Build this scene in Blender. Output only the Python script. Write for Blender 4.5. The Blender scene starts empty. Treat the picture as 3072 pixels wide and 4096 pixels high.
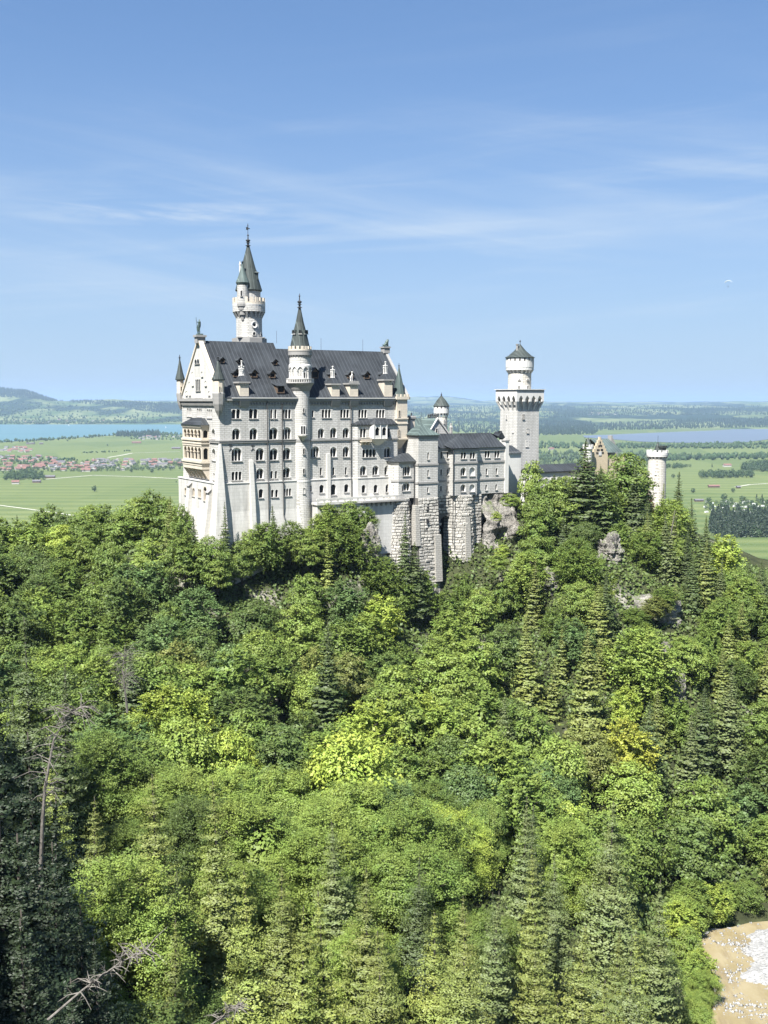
import bpy, math, random
import numpy as np
from math import sin, cos, tan, atan, pi, radians, hypot, sqrt
from mathutils import Vector, Matrix
random.seed(7)
SC = bpy.context.scene
COL = SC.collection

# ------------------------------------------------------------ camera, sky, sun
F = 4200.0; HY = 1605.0
TH = atan((2048 - HY) / F); CT, ST = cos(TH), sin(TH)
cam = bpy.data.cameras.new('camera'); co = bpy.data.objects.new('camera', cam); COL.objects.link(co)
cam.sensor_fit = 'VERTICAL'; cam.sensor_height = 36; cam.sensor_width = 27
cam.lens = 36 * F / 4096; cam.clip_start = 1; cam.clip_end = 150000
co.location = (0, 0, 0); co.rotation_euler = (pi / 2 - TH, 0, 0)
SC.camera = co
SC.render.engine = 'CYCLES'
SC.cycles.use_denoising = True
SC.cycles.max_bounces = 6; SC.cycles.diffuse_bounces = 3; SC.cycles.glossy_bounces = 2
SC.cycles.transmission_bounces = 3; SC.cycles.volume_bounces = 0; SC.cycles.transparent_max_bounces = 8
SC.cycles.volume_max_steps = 64
SC.cycles.use_adaptive_sampling = False
SC.view_settings.view_transform = 'Standard'; SC.view_settings.look = 'None'
SC.view_settings.exposure = 1.45; SC.view_settings.gamma = 1

SUN_EL = radians(56); SUN_AZ = radians(29); HAZE_D = 4.2e-5; CIR = [(22.3, 3.4, 3), (-3.9, 2.2, 6), (18, 7, 1)]
sdir = Vector((-sin(SUN_AZ) * cos(SUN_EL), -cos(SUN_AZ) * cos(SUN_EL), sin(SUN_EL)))
sl = bpy.data.lights.new('sun', 'SUN'); sl.energy = 5.0; sl.angle = radians(0.5); sl.color = (1, .98, .94)
so = bpy.data.objects.new('sun', sl); COL.objects.link(so)
so.rotation_euler = sdir.to_track_quat('Z', 'Y').to_euler(); so.location = (0, 0, 300)

world = bpy.data.worlds.new('World'); SC.world = world; world.use_nodes = True
nt = world.node_tree; nt.nodes.clear()
def N(nt, t, **kw):
    n = nt.nodes.new(t)
    for k, v in kw.items():
        if k.startswith('i_'):
            k2 = k[2:]; k2 = int(k2) if k2.isdigit() else k2.replace('_', ' ')
            n.inputs[k2].default_value = v
        else: setattr(n, k, v)
    return n
sky = N(nt, 'ShaderNodeTexSky', sky_type='NISHITA', sun_disc=False, sun_elevation=SUN_EL,
        sun_rotation=pi + SUN_AZ, altitude=990, air_density=1.0, dust_density=0.35, ozone_density=2.2)
bg = N(nt, 'ShaderNodeBackground', i_Strength=0.06)
wo = N(nt, 'ShaderNodeOutputWorld')
# a bank of thin cirrus low over the plain: bearing and slope of each sky direction, drawn out into long wisps
tc = N(nt, 'ShaderNodeTexCoord'); sp = N(nt, 'ShaderNodeSeparateXYZ')
nt.links.new(tc.outputs['Generated'], sp.inputs[0])
def MA(op, a, b_=None, clamp=False):
    n = N(nt, 'ShaderNodeMath', operation=op, use_clamp=clamp)
    for i, x in enumerate((a, b_)):
        if x is None: continue
        if isinstance(x, (int, float)): n.inputs[i].default_value = x
        else: nt.links.new(x, n.inputs[i])
    return n.outputs[0]
bear = MA('ARCTAN2', sp.outputs['X'], sp.outputs['Y']); slope = MA('ARCSINE', sp.outputs['Z'])
cb = N(nt, 'ShaderNodeCombineXYZ'); nt.links.new(bear, cb.inputs[0]); nt.links.new(slope, cb.inputs[1])
def cirrus(rot, sx, sy, loc, lo, hi, scale, detail=8, dist=.6):
    mp = N(nt, 'ShaderNodeMapping'); mp.inputs['Rotation'].default_value = (0, 0, rot); mp.vector_type = 'POINT'
    nt.links.new(cb.outputs[0], mp.inputs[0]); m2_ = N(nt, 'ShaderNodeMapping'); m2_.inputs['Scale'].default_value = (sx, sy, 1); m2_.inputs['Location'].default_value = loc; nt.links.new(mp.outputs[0], m2_.inputs[0])
    no = N(nt, 'ShaderNodeTexNoise', i_Scale=scale, i_Detail=detail, i_Roughness=.6, i_Distortion=dist); nt.links.new(m2_.outputs[0], no.inputs['Vector'])
    mr = N(nt, 'ShaderNodeMapRange', interpolation_type='SMOOTHSTEP'); mr.inputs['From Min'].default_value = lo; mr.inputs['From Max'].default_value = hi
    nt.links.new(no.outputs[0], mr.inputs[0]); return mr.outputs[0]
def bump_(x, c, w):      # soft band round x = c
    d = MA('DIVIDE', MA('SUBTRACT', x, c), w); return MA('SUBTRACT', 1.0, MA('MULTIPLY', d, d), True)
c1 = cirrus(radians(9), 1.6, 17, CIR[0], .45, .86, 1.0, 9, .5)
c2 = cirrus(radians(-4), 2.2, 26, CIR[1], .47, .84, 1.0, 9, .4)
band = bump_(slope, .165, .115); up_ = MA('ADD', band, .12)
mk = cirrus(0, 1.6, 5, CIR[2], .34, .68, 1.0, 2, 0)
# the bright streak left of the tall tower
rt = MA('ADD', slope, MA('MULTIPLY', bear, -.02)); st_ = MA('MULTIPLY', bump_(rt, .172, .011), MA('MULTIPLY', bump_(bear, -.20, .17), cirrus(radians(3), 7, 60, (1, 2, 0), .34, .72, 1.0, 8, .5)))
ov = MA('ADD', MA('MULTIPLY', MA('MULTIPLY', MA('ADD', c1, c2), up_), MA('MULTIPLY', mk, .68)), MA('MULTIPLY', st_, .75))
class _O: outputs = [MA('MULTIPLY', ov, 1.0, True)]
m3 = _O
mx = N(nt, 'ShaderNodeMixRGB'); mx.inputs[2].default_value = (4.6, 5.2, 5.8, 1)
# the deep gradient of the model sky is evened out a little, as summer haze does
ga = N(nt, 'ShaderNodeGamma'); ga.inputs['Gamma'].default_value = .62; nt.links.new(sky.outputs[0], ga.inputs[0])
tn = N(nt, 'ShaderNodeMixRGB', blend_type='MULTIPLY', i_0=1.0); tn.inputs[2].default_value = (.90, 1.24, 1.70, 1); nt.links.new(ga.outputs[0], tn.inputs[1])
hb_ = N(nt, 'ShaderNodeMixRGB'); hb_.inputs[2].default_value = (3.05, 3.95, 5.0, 1); hq = MA('SUBTRACT', 1.0, MA('DIVIDE', MA('MAXIMUM', slope, 0.0), .36), True)
nt.links.new(MA('MULTIPLY', MA('MULTIPLY', hq, hq), .95), hb_.inputs[0]); nt.links.new(tn.outputs[0], hb_.inputs[1])
nt.links.new(m3.outputs[0], mx.inputs[0]); nt.links.new(hb_.outputs[0], mx.inputs[1])
nt.links.new(mx.outputs[0], bg.inputs[0]); nt.links.new(bg.outputs[0], wo.inputs[0])

# ------------------------------------------------------------ survey: photo point -> real place
def ray(px, py):
    u = px - 1536; v = 2048 - py
    return (u, F * CT + v * ST, -F * ST + v * CT)
def at(px, py, Y):
    d = ray(px, py); k = Y / d[1]; return (d[0] * k, Y, d[2] * k)
def atz(px, py, z):
    d = ray(px, py); k = z / d[2]; return (d[0] * k, d[1] * k, z)
def proj(p):
    x, y, z = p; dd = y * CT - z * ST; up = y * ST + z * CT
    return (1536 + F * x / dd, 2048 - F * up / dd) if dd > 1 else (-9999, -9999)
A = radians(31); E1 = (cos(A), sin(A)); E2 = (-sin(A), cos(A))
O = at(880, 1764, 230)
def loc2(x, y):
    x -= O[0]; y -= O[1]; return (x * E1[0] + y * E1[1], x * E2[0] + y * E2[1])
def wst(s, t): return (O[0] + s * E1[0] + t * E2[0], O[1] + s * E1[1] + t * E2[1])
_a0 = loc2(0, 0)
def _dl(px, py):
    d = ray(px, py); return (d[0] * E1[0] + d[1] * E1[1], d[0] * E2[0] + d[1] * E2[1], d[2])
def PT(px, py, t=0.0):            # on the plane t = const: returns s, z
    d = _dl(px, py); k = (t - _a0[1]) / d[1]; return (_a0[0] + k * d[0], k * d[2])
def PS(px, py, s=0.0):            # on the plane s = const: returns t, z
    d = _dl(px, py); k = (s - _a0[0]) / d[0]; return (_a0[1] + k * d[1], k * d[2])
def Zt(py, t=0.0, px=1100): return PT(px, py, t)[1]

# ------------------------------------------------------------ mesh helpers
class MB:
    def __init__(s): s.v = []; s.f = []
    def add(s, vs, fs):
        o = len(s.v); s.v += [tuple(p) for p in vs]; s.f += [tuple(i + o for i in f) for f in fs]
    def quad(s, a, b, c, d): s.add([a, b, c, d], [(0, 1, 2, 3)])
    def poly(s, ps): s.add(ps, [tuple(range(len(ps)))])
    def box(s, x0, x1, y0, y1, z0, z1):
        s.add([(x0, y0, z0), (x1, y0, z0), (x1, y1, z0), (x0, y1, z0), (x0, y0, z1), (x1, y0, z1), (x1, y1, z1), (x0, y1, z1)],
              [(0, 3, 2, 1), (4, 5, 6, 7), (0, 1, 5, 4), (1, 2, 6, 5), (2, 3, 7, 6), (3, 0, 4, 7)])
    def hexa(s, bot, top):        # two 4-point rings
        s.add(list(bot) + list(top), [(0, 3, 2, 1), (4, 5, 6, 7), (0, 1, 5, 4), (1, 2, 6, 5), (2, 3, 7, 6), (3, 0, 4, 7)])
    def prism(s, pts, z0, z1, top=None):
        n = len(pts); top = top or pts
        s.add([(p[0], p[1], z0) for p in pts] + [(p[0], p[1], z1) for p in top],
              [tuple(range(n))[::-1], tuple(range(n, 2 * n))] + [(i, (i + 1) % n, n + (i + 1) % n, n + i) for i in range(n)])
    def cone(s, pts, z0, apex):
        n = len(pts); s.add([(p[0], p[1], z0) for p in pts] + [apex], [(i, (i + 1) % n, n) for i in range(n)] + [tuple(range(n))[::-1]])
    def lathe(s, cx, cy, prof, n=20, a0=0.0, sx=1, sy=1):
        vs = []; fs = []
        for (r, z) in prof:
            for i in range(n):
                a = a0 + 2 * pi * i / n; vs.append((cx + r * cos(a) * sx, cy + r * sin(a) * sy, z))
        for j in range(len(prof) - 1):
            for i in range(n):
                i2 = (i + 1) % n; fs.append((j * n + i, j * n + i2, (j + 1) * n + i2, (j + 1) * n + i))
        fs.append(tuple(range(n))[::-1]); m = (len(prof) - 1) * n; fs.append(tuple(range(m, m + n)))
        s.add(vs, fs)
    def tube(s, pts, rad, n=6):
        P = [Vector(p) for p in pts]; rings = []
        for i, p in enumerate(P):
            d = (P[min(i + 1, len(P) - 1)] - P[max(i - 1, 0)]).normalized()
            u = d.cross(Vector((0, 0, 1)) if abs(d.z) < .9 else Vector((1, 0, 0))).normalized(); w = d.cross(u)
            r = rad[i] if isinstance(rad, (list, tuple)) else rad
            rings.append([tuple(p + u * r * cos(2 * pi * k / n) + w * r * sin(2 * pi * k / n)) for k in range(n)])
        vs = [q for r in rings for q in r]; fs = []
        for j in range(len(rings) - 1):
            for k in range(n):
                k2 = (k + 1) % n; fs.append((j * n + k, j * n + k2, (j + 1) * n + k2, (j + 1) * n + k))
        fs.append(tuple(range(n))[::-1]); m = (len(rings) - 1) * n; fs.append(tuple(range(m, m + n)))
        s.add(vs, fs)
    def mesh(s, name, off=(0, 0, 0)):
        me = bpy.data.meshes.new(name)
        me.from_pydata([(p[0] - off[0], p[1] - off[1], p[2] - off[2]) for p in s.v], [], s.f); me.update(); return me

def tag(o, label=None, cat=None, group=None, kind=None):
    if label: o['label'] = label
    if cat: o['category'] = cat
    if group: o['group'] = group
    if kind: o['kind'] = kind
    return o
def link(name, me, mat=None, parent=None, loc=(0, 0, 0), rot=0.0):
    o = bpy.data.objects.new(name, me); COL.objects.link(o)
    if mat is not None and not me.materials: me.materials.append(mat)
    if parent: o.parent = parent
    o.location = loc; o.rotation_euler = (0, 0, rot); return o
def empty(name, loc, rot=0.0):
    o = bpy.data.objects.new(name, None); COL.objects.link(o); o.location = loc; o.rotation_euler = (0, 0, rot)
    o.empty_display_size = 1; return o
def np_mesh(name, verts, faces):
    verts = np.asarray(verts, dtype=np.float32); faces = np.asarray(faces, dtype=np.int32)
    me = bpy.data.meshes.new(name); k = faces.shape[1]
    me.vertices.add(len(verts)); me.vertices.foreach_set('co', verts.ravel())
    me.loops.add(faces.size); me.loops.foreach_set('vertex_index', faces.ravel())
    me.polygons.add(len(faces)); me.polygons.foreach_set('loop_start', np.arange(0, faces.size, k, dtype=np.int32))
    me.polygons.foreach_set('loop_total', np.full(len(faces), k, dtype=np.int32))
    me.update(); me.validate(); return me
def smooth(me): me.polygons.foreach_set('use_smooth', [True] * len(me.polygons)); return me

# ------------------------------------------------------------ materials
def newmat(name):
    m = bpy.data.materials.new(name); m.use_nodes = True; t = m.node_tree; t.nodes.clear()
    b = N(t, 'ShaderNodeBsdfPrincipled'); o = N(t, 'ShaderNodeOutputMaterial'); t.links.new(b.outputs[0], o.inputs[0])
    b.inputs['Roughness'].default_value = .85; return m, t, b
def mixc(t, fac, a, b, mode='MIX'):
    m = N(t, 'ShaderNodeMixRGB', blend_type=mode)
    for i, x in enumerate((fac, a, b)):
        if hasattr(x, 'is_linked') or hasattr(x, 'links'): t.links.new(x, m.inputs[i])
        elif isinstance(x, tuple): m.inputs[i].default_value = (*x, 1) if len(x) == 3 else x
        else: m.inputs[i].default_value = x
    return m.outputs[0]
def noise(t, vec, scale, detail=4, rough=.55, lo=.35, hi=.65):
    n = N(t, 'ShaderNodeTexNoise', i_Scale=scale, i_Detail=detail, i_Roughness=rough)
    if vec is not None: t.links.new(vec, n.inputs['Vector'])
    r = N(t, 'ShaderNodeMapRange'); r.inputs['From Min'].default_value = lo; r.inputs['From Max'].default_value = hi
    t.links.new(n.outputs[0], r.inputs[0]); return r.outputs[0]
def mapped(t, vec, sc, rot=(0, 0, 0)):
    m = N(t, 'ShaderNodeMapping'); m.inputs['Scale'].default_value = sc; m.inputs['Rotation'].default_value = rot
    t.links.new(vec, m.inputs[0]); return m.outputs[0]
def objco(t): return N(t, 'ShaderNodeTexCoord').outputs['Object']
def uvz(t):
    s = N(t, 'ShaderNodeSeparateXYZ'); t.links.new(objco(t), s.inputs[0])
    a = N(t, 'ShaderNodeMath', operation='ADD'); t.links.new(s.outputs[0], a.inputs[0]); t.links.new(s.outputs[1], a.inputs[1])
    c = N(t, 'ShaderNodeCombineXYZ'); t.links.new(a.outputs[0], c.inputs[0]); t.links.new(s.outputs[2], c.inputs[1]); return c.outputs[0]
def bump(t, b, h, strength, dist):
    n = N(t, 'ShaderNodeBump'); n.inputs['Strength'].default_value = strength; n.inputs['Distance'].default_value = dist
    t.links.new(h, n.inputs['Height']); t.links.new(n.outputs[0], b.inputs['Normal'])
def stone(name, c1, c2, mortar, bw, bh, ms, bs=.3, bd=.03, stain=.35, stainc=(.25, .24, .22)):
    m, t, b = newmat(name)
    k = N(t, 'ShaderNodeTexBrick'); t.links.new(uvz(t), k.inputs['Vector'])
    for n_, v in (('Color1', (*c1, 1)), ('Color2', (*c2, 1)), ('Mortar', (*mortar, 1)), ('Scale', 1.0), ('Mortar Size', ms),
                  ('Mortar Smooth', .3), ('Bias', 0.0), ('Brick Width', bw), ('Row Height', bh)): k.inputs[n_].default_value = v
    oc = objco(t)
    big = noise(t, mapped(t, oc, (.55, .55, .07)), 1.0, 6, .65, .44, .76)      # rain streaks and weathering
    fine = noise(t, oc, 2.2, 6, .7, .3, .7)
    c = mixc(t, fine, k.outputs['Color'], mixc(t, .5, k.outputs['Color'], tuple(x * .82 for x in c2)))
    st = N(t, 'ShaderNodeMath', operation='MULTIPLY', i_1=stain); t.links.new(big, st.inputs[0])
    c = mixc(t, st.outputs[0], c, stainc); t.links.new(c, b.inputs['Base Color'])
    inv = N(t, 'ShaderNodeMath', operation='MULTIPLY_ADD', i_1=-1.0, i_2=1.0); t.links.new(k.outputs['Fac'], inv.inputs[0])
    hh = N(t, 'ShaderNodeMath', operation='MULTIPLY_ADD', i_1=.45); t.links.new(fine, hh.inputs[0]); t.links.new(inv.outputs[0], hh.inputs[2])
    bump(t, b, hh.outputs[0], bs, bd); return m
M = {}
M['wall'] = stone('limestone_courses', (.57, .55, .51), (.48, .465, .43), (.27, .255, .225), 1.1, .42, .05, .6, .06, .75)
M['smooth'] = stone('limestone_ashlar', (.59, .57, .525), (.54, .52, .475), (.40, .385, .35), 1.6, .8, .025, .25, .02, .75)
M['trim'] = stone('limestone_trim', (.63, .61, .57), (.59, .57, .53), (.5, .485, .45), 1.4, .6, .015, .1, .01, .3)
M['sand'] = stone('warm_sandstone', (.60, .525, .42), (.54, .475, .38), (.42, .37, .30), 1.2, .6, .02, .2, .02, .35)
M['yellow'] = stone('yellow_brick', (.60, .49, .33), (.53, .43, .29), (.42, .35, .25), .8, .4, .03, .2, .02, .25)
M['grey'] = stone('grey_stone_band', (.30, .29, .27), (.26, .25, .235), (.2, .19, .18), 1.3, .5, .02, .2, .02, .3)
M['rustic'] = stone('rustic_masonry', (.66, .62, .55), (.48, .45, .39), (.075, .07, .06), 1.3, .58, .11, 1.0, .3, .6, (.2, .19, .17))
M['greystone'] = stone('grey_buttress_blocks', (.42, .40, .355), (.35, .33, .29), (.17, .16, .14), 1.0, .5, .05, .6, .05, .5)
M['pale_tower'] = stone('tower_blocks', (.60, .565, .50), (.53, .49, .42), (.30, .28, .24), 1.3, .5, .05, .6, .06, .35)
def roofmat(name, c, c2, axis='x'):
    m, t, b = newmat(name); oc = objco(t)
    streak = noise(t, mapped(t, oc, (1.5, .05, .04)), 1.0, 5, .7, .32, .72)
    patch = noise(t, oc, .22, 4, .6, .4, .68)
    w = N(t, 'ShaderNodeTexWave', wave_type='BANDS', bands_direction='X', i_Scale=.33); w.inputs['Distortion'].default_value = .25
    t.links.new(oc, w.inputs['Vector'])
    seam = N(t, 'ShaderNodeMapRange'); seam.inputs['From Min'].default_value = .93; seam.inputs['From Max'].default_value = 1.0
    t.links.new(w.outputs['Fac'], seam.inputs[0])
    col = mixc(t, streak, c, c2); col = mixc(t, patch, col, tuple(x * .72 for x in c))
    sm = N(t, 'ShaderNodeMath', operation='MULTIPLY', i_1=.35); t.links.new(seam.outputs[0], sm.inputs[0])
    col = mixc(t, sm.outputs[0], col, tuple(min(1, x * 2.6) for x in c2))
    t.links.new(col, b.inputs['Base Color']); b.inputs['Roughness'].default_value = .62; b.inputs['Specular IOR Level'].default_value = .22
    bump(t, b, seam.outputs[0], .5, .06); return m
M['roof'] = roofmat('slate_grey_metal_roof', (.026, .029, .032), (.044, .049, .054))
M['cone'] = roofmat('cone_roof_metal', (.042, .050, .046), (.068, .080, .073))
M['copper'] = roofmat('patinated_roof', (.062, .083, .077), (.10, .13, .12))
def flat(name, c, r=.7, metal=0.0, c2=None, sc=1.5):
    m, t, b = newmat(name); f = noise(t, objco(t), sc, 5)
    t.links.new(mixc(t, f, c, c2 or tuple(x * .75 for x in c)), b.inputs['Base Color'])
    b.inputs['Roughness'].default_value = r; b.inputs['Metallic'].default_value = metal; return m
M['metal'] = flat('dark_metal', (.05, .052, .055), .45)
M['pipe'] = flat('drainpipe_metal', (.055, .055, .055), .5)
M['bronze'] = flat('weathered_bronze', (.09, .13, .11), .55, .0, (.04, .06, .052), 3)
M['glass'] = flat('window_glass', (.008, .010, .013), .3); M['glass'].node_tree.nodes['Principled BSDF'].inputs['Specular IOR Level'].default_value = .2
M['joint'] = flat('dark_joints', (.12, .112, .10), .95)
M['void'] = flat('dark_opening', (.02, .02, .022), .9)
M['wood'] = flat('brown_timber', (.12, .08, .05), .8)
M['white'] = flat('white_paint', (.75, .75, .73), .6)
M['red'] = flat('red_clay_tiles', (.19, .095, .075), .85, 0, (.13, .075, .062), .2)
M['redbrick'] = flat('red_brick', (.45, .17, .10), .85)
M['housedark'] = flat('dark_roof_tiles', (.13, .12, .125), .85, 0, (.09, .085, .09), .2)
M['plaster'] = flat('pale_plaster', (.46, .44, .395), .85)
M['bark'] = flat('bark', (.055, .045, .035), .9, 0, (.03, .025, .02), 4)
M['deadwood'] = flat('dead_wood', (.17, .155, .135), .85, 0, (.08, .07, .06), 6)
M['cloth'] = flat('dark_clothes', (.03, .03, .04), .8)

def leafmat(name, trans=.3):
    m, t, b = newmat(name)
    oi = N(t, 'ShaderNodeObjectInfo'); ge = N(t, 'ShaderNodeNewGeometry')
    ri = N(t, 'ShaderNodeMapRange'); ri.inputs['To Min'].default_value = .72; ri.inputs['To Max'].default_value = 1.3
    t.links.new(ge.outputs['Random Per Island'], ri.inputs[0])
    ns = noise(t, objco(t), .35, 3, .5, .35, .65)
    h = N(t, 'ShaderNodeHueSaturation'); t.links.new(oi.outputs['Color'], h.inputs['Color'])
    hr = N(t, 'ShaderNodeMapRange'); hr.inputs['To Min'].default_value = .485; hr.inputs['To Max'].default_value = .51
    t.links.new(ns, hr.inputs[0]); t.links.new(hr.outputs[0], h.inputs['Hue']); t.links.new(ri.outputs[0], h.inputs['Value'])
    t.links.new(h.outputs[0], b.inputs['Base Color']); b.inputs['Roughness'].default_value = .55
    b.inputs['Specular IOR Level'].default_value = .35
    tr = N(t, 'ShaderNodeBsdfTranslucent')
    h2 = N(t, 'ShaderNodeHueSaturation', i_Hue=.485, i_Value=1.25); t.links.new(h.outputs[0], h2.inputs['Color']); t.links.new(h2.outputs[0], tr.inputs[0])
    ms = N(t, 'ShaderNodeMixShader', i_0=trans); t.links.new(b.outputs[0], ms.inputs[1]); t.links.new(tr.outputs[0], ms.inputs[2])
    out = [n for n in t.nodes if n.type == 'OUTPUT_MATERIAL'][0]; t.links.new(ms.outputs[0], out.inputs[0]); return m
def blockmat():
    m, t, b = newmat('rough_hewn_blocks'); g = N(t, 'ShaderNodeNewGeometry'); oc = objco(t)
    c = mixc(t, g.outputs['Random Per Island'], (.40, .375, .33), (.70, .66, .585)); c = mixc(t, noise(t, oc, 1.7, 6, .7, .35, .65), c, (.44, .415, .365)); c = mixc(t, noise(t, mapped(t, oc, (.3, .3, .07)), 1, 5, .6, .52, .7), c, (.26, .25, .225))
    t.links.new(c, b.inputs['Base Color']); bump(t, b, noise(t, oc, 3, 6, .7), .8, .12); return m
M['blocks'] = blockmat()
M['leaf'] = leafmat('broadleaf_foliage', .24)
M['needle'] = leafmat('conifer_foliage', .10)
# ------------------------------------------------------------ building kit
class XM(MB):                      # mesh builder with a placement transform
    def __init__(s, xf=None): super().__init__(); s.xf = xf
    def add(s, vs, fs): super().add([s.xf(p) for p in vs] if s.xf else vs, fs)
WX = lambda s0: (lambda p: (s0 + p[1], -p[0], p[2]))         # west-facing wall: x -> -t, inward -> +s

def plate(mb, x0, x1, z0, z1, lights, y, y2, pointed=False, ns=8):
    xs = x0
    for (xa, xb, zl, zs) in lights:
        if xa > xs + 1e-4: mb.quad((xs, y, z0), (xa, y, z0), (xa, y, z1), (xs, y, z1))
        if zl > z0 + 1e-4: mb.quad((xa, y, z0), (xb, y, z0), (xb, y, zl), (xa, y, zl))
        r = (xb - xa) / 2; cx = (xa + xb) / 2; pts = []
        for i in range(ns + 1):
            a = pi * (1 - i / ns); zz = r * sin(a)
            if pointed: zz = r * 1.5 * (1 - abs(cos(a))) ** .62
            pts.append((cx + r * cos(a), zs + zz))
        for (p, q) in zip(pts, pts[1:]):
            mb.quad((p[0], y, p[1]), (q[0], y, q[1]), (q[0], y, z1), (p[0], y, z1))
            if y2 != y: mb.quad((p[0], y, p[1]), (q[0], y, q[1]), (q[0], y2, q[1]), (p[0], y2, p[1]))
        if y2 != y:
            mb.quad((xa, y, zl), (xa, y, zs), (xa, y2, zs), (xa, y2, zl)); mb.quad((xb, y, zl), (xb, y, zs), (xb, y2, zs), (xb, y2, zl))
            if zl > z0 - 1e-4: mb.quad((xa, y, zl), (xb, y, zl), (xb, y2, zl), (xa, y2, zl))
        xs = xb
    if x1 > xs + 1e-4: mb.quad((xs, y, z0), (x1, y, z0), (x1, y, z1), (xs, y, z1))

def lights(n, x0, x1, zl, ztop, pier, gap=0):
    w = (x1 - x0 - pier * (n - 1)) / n
    return [(x0 + i * (w + pier), x0 + i * (w + pier) + w, zl, ztop - w / 2) for i in range(n)]

_wc = {}
def winmesh(kind, n, w, h):
    w = round(w * 10) / 10; h = round(h * 10) / 10; key = (kind, n, w, h)
    if key in _wc: return _wc[key]
    s = MB(); p = MB(); sl = MB()
    if kind in 'AE':
        pier = .13 if n > 1 else 0; m = .07
        if kind == 'E': pier = .8
        L = lights(n, -w / 2 + m, w / 2 - m, .02, h - .08, pier)
        rd = min(.5, .1 + w / n * .32); plate(s, -w / 2, w / 2, 0, h, L, 0, rd + .04)
        for a, b in zip(L, L[1:]):
            x = (a[1] + b[0]) / 2
            if kind == 'A': s.box(x - .11, x + .11, .04, .34, a[3] - .08, a[3] + .05)
        p.quad((-w / 2, rd, 0), (w / 2, rd, 0), (w / 2, rd, h), (-w / 2, rd, h))
        sl.box(-w / 2 - .08, w / 2 + .08, -.16, .02, -.16, 0)
    elif kind == 'B':
        plate(s, -w / 2, w / 2, 0, h, [(-w / 2 + .05, w / 2 - .05, 0, h - w / 2)], 0, .38)
        if n:
            ht = min(h - w * .22, h * .84); pier = .14
            L = lights(n, -w / 2 + .09, w / 2 - .09, .02, ht, pier)
            plate(s, -w / 2, w / 2, 0, h, L, .38, .8)
            for a, b in zip(L, L[1:]):
                x = (a[1] + b[0]) / 2; s.box(x - .11, x + .11, .34, .62, a[3] - .08, a[3] + .05)
            p.quad((-w / 2, .75, 0), (w / 2, .75, 0), (w / 2, .75, h), (-w / 2, .75, h))
        else: s.quad((-w / 2, .38, 0), (w / 2, .38, 0), (w / 2, .38, h), (-w / 2, .38, h))
        sl.box(-w / 2 - .06, w / 2 + .06, -.18, .02, -.17, 0)
    elif kind in 'DG':            # framed window standing proud (drums, gables); G: pointed
        L = lights(n, -w / 2 + .1, w / 2 - .1, .04, h - (.12 if kind == 'D' else .3), .12)
        plate(s, -w / 2, w / 2, 0, h, L, -.15, -.02, pointed=kind == 'G')
        for x in (-w / 2, w / 2): s.quad((x, -.15, 0), (x, .3, 0), (x, .3, h), (x, -.15, h))
        for z in (0, h): s.quad((-w / 2, -.15, z), (w / 2, -.15, z), (w / 2, .3, z), (-w / 2, .3, z))
        p.quad((-w / 2, -.03, 0.02), (w / 2, -.03, 0.02), (w / 2, -.03, h - .02), (-w / 2, -.03, h - .02))
        sl.box(-w / 2 - .06, w / 2 + .06, -.24, -.1, -.1, 0.02)
    r = (s.mesh('window'), p.mesh('pane') if p.f else None, sl.mesh('sill')); _wc[key] = r; return r

class Bld:
    def __init__(s, name, label, cat, s0, t0, zb, group=None):
        x, y = wst(s0, t0); s.off = (s0, t0, zb)
        s.root = tag(empty(name, (x, y, zb), A), label, cat, group)
    def put(s, mb, name, mat, parent=None, sm=False, label=None):
        me = mb.mesh(name, s.off)
        if sm: smooth(me)
        o = link(name, me, M[mat] if isinstance(mat, str) else mat, parent or s.root)
        if label: o['label'] = label
        return o
    def win(s, u, v, z, w, h, kind='A', n=1, rot=0.0, mat='trim', sill='grey', name='window', parent=None, pane='glass'):
        a, b, c = winmesh(kind, n, w, h)
        def use(me, m):
            if not me: return me
            if not me.materials: me.materials.append(M[m]); return me
            if me.materials[0] == M[m]: return me
            k = (me.name, m)
            if k not in _wc: q = me.copy(); q.materials.clear(); q.materials.append(M[m]); _wc[k] = q
            return _wc[k]
        o = link(name, use(a, mat), None, parent or s.root, (u - s.off[0], v - s.off[1], z - s.off[2]), rot)
        if b: link('pane', use(b, pane), None, o)
        link('sill', use(c, sill), None, o)
        return o

def wall(mb, u0, u1, z0, z1, y, ops):
    us = sorted({u0, u1, *[c for o in ops for c in o[:2] if u0 < c < u1]}); zs = sorted({z0, z1, *[c for o in ops for c in o[2:] if z0 < c < z1]})
    for a, b in zip(us, us[1:]):
        run = None
        for c, d in zip(zs, zs[1:]):
            um, zm = (a + b) / 2, (c + d) / 2
            hole = any(o[0] < um < o[1] and o[2] < zm < o[3] for o in ops)
            if hole:
                if run is not None: mb.quad((a, y, run), (b, y, run), (b, y, c), (a, y, c)); run = None
            elif run is None: run = c
        if run is not None: mb.quad((a, y, run), (b, y, run), (b, y, z1), (a, y, z1))

def opsof(ws): return [(u - round(w * 10) / 20, u + round(w * 10) / 20, z, z + round(h * 10) / 10) for (u, z, w, h, k, n) in ws]
def WS(px, py, wp, hp, kind, n, t=0.0):        # window measured on a south-facing wall
    u, z = PT(px, py, t); w = PT(px + wp / 2, py, t)[0] - PT(px - wp / 2, py, t)[0]; h = PT(px, py - hp, t)[1] - z
    return (u, z, w, h, kind, n)
def WW(px, py, wp, hp, kind, n, s=0.0):        # west-facing: u is local x = -t
    u, z = PS(px, py, s); w = abs(PS(px + wp / 2, py, s)[0] - PS(px - wp / 2, py, s)[0]); h = PS(px, py - hp, s)[1] - z
    return (-u, z, w, h, kind, n)

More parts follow.
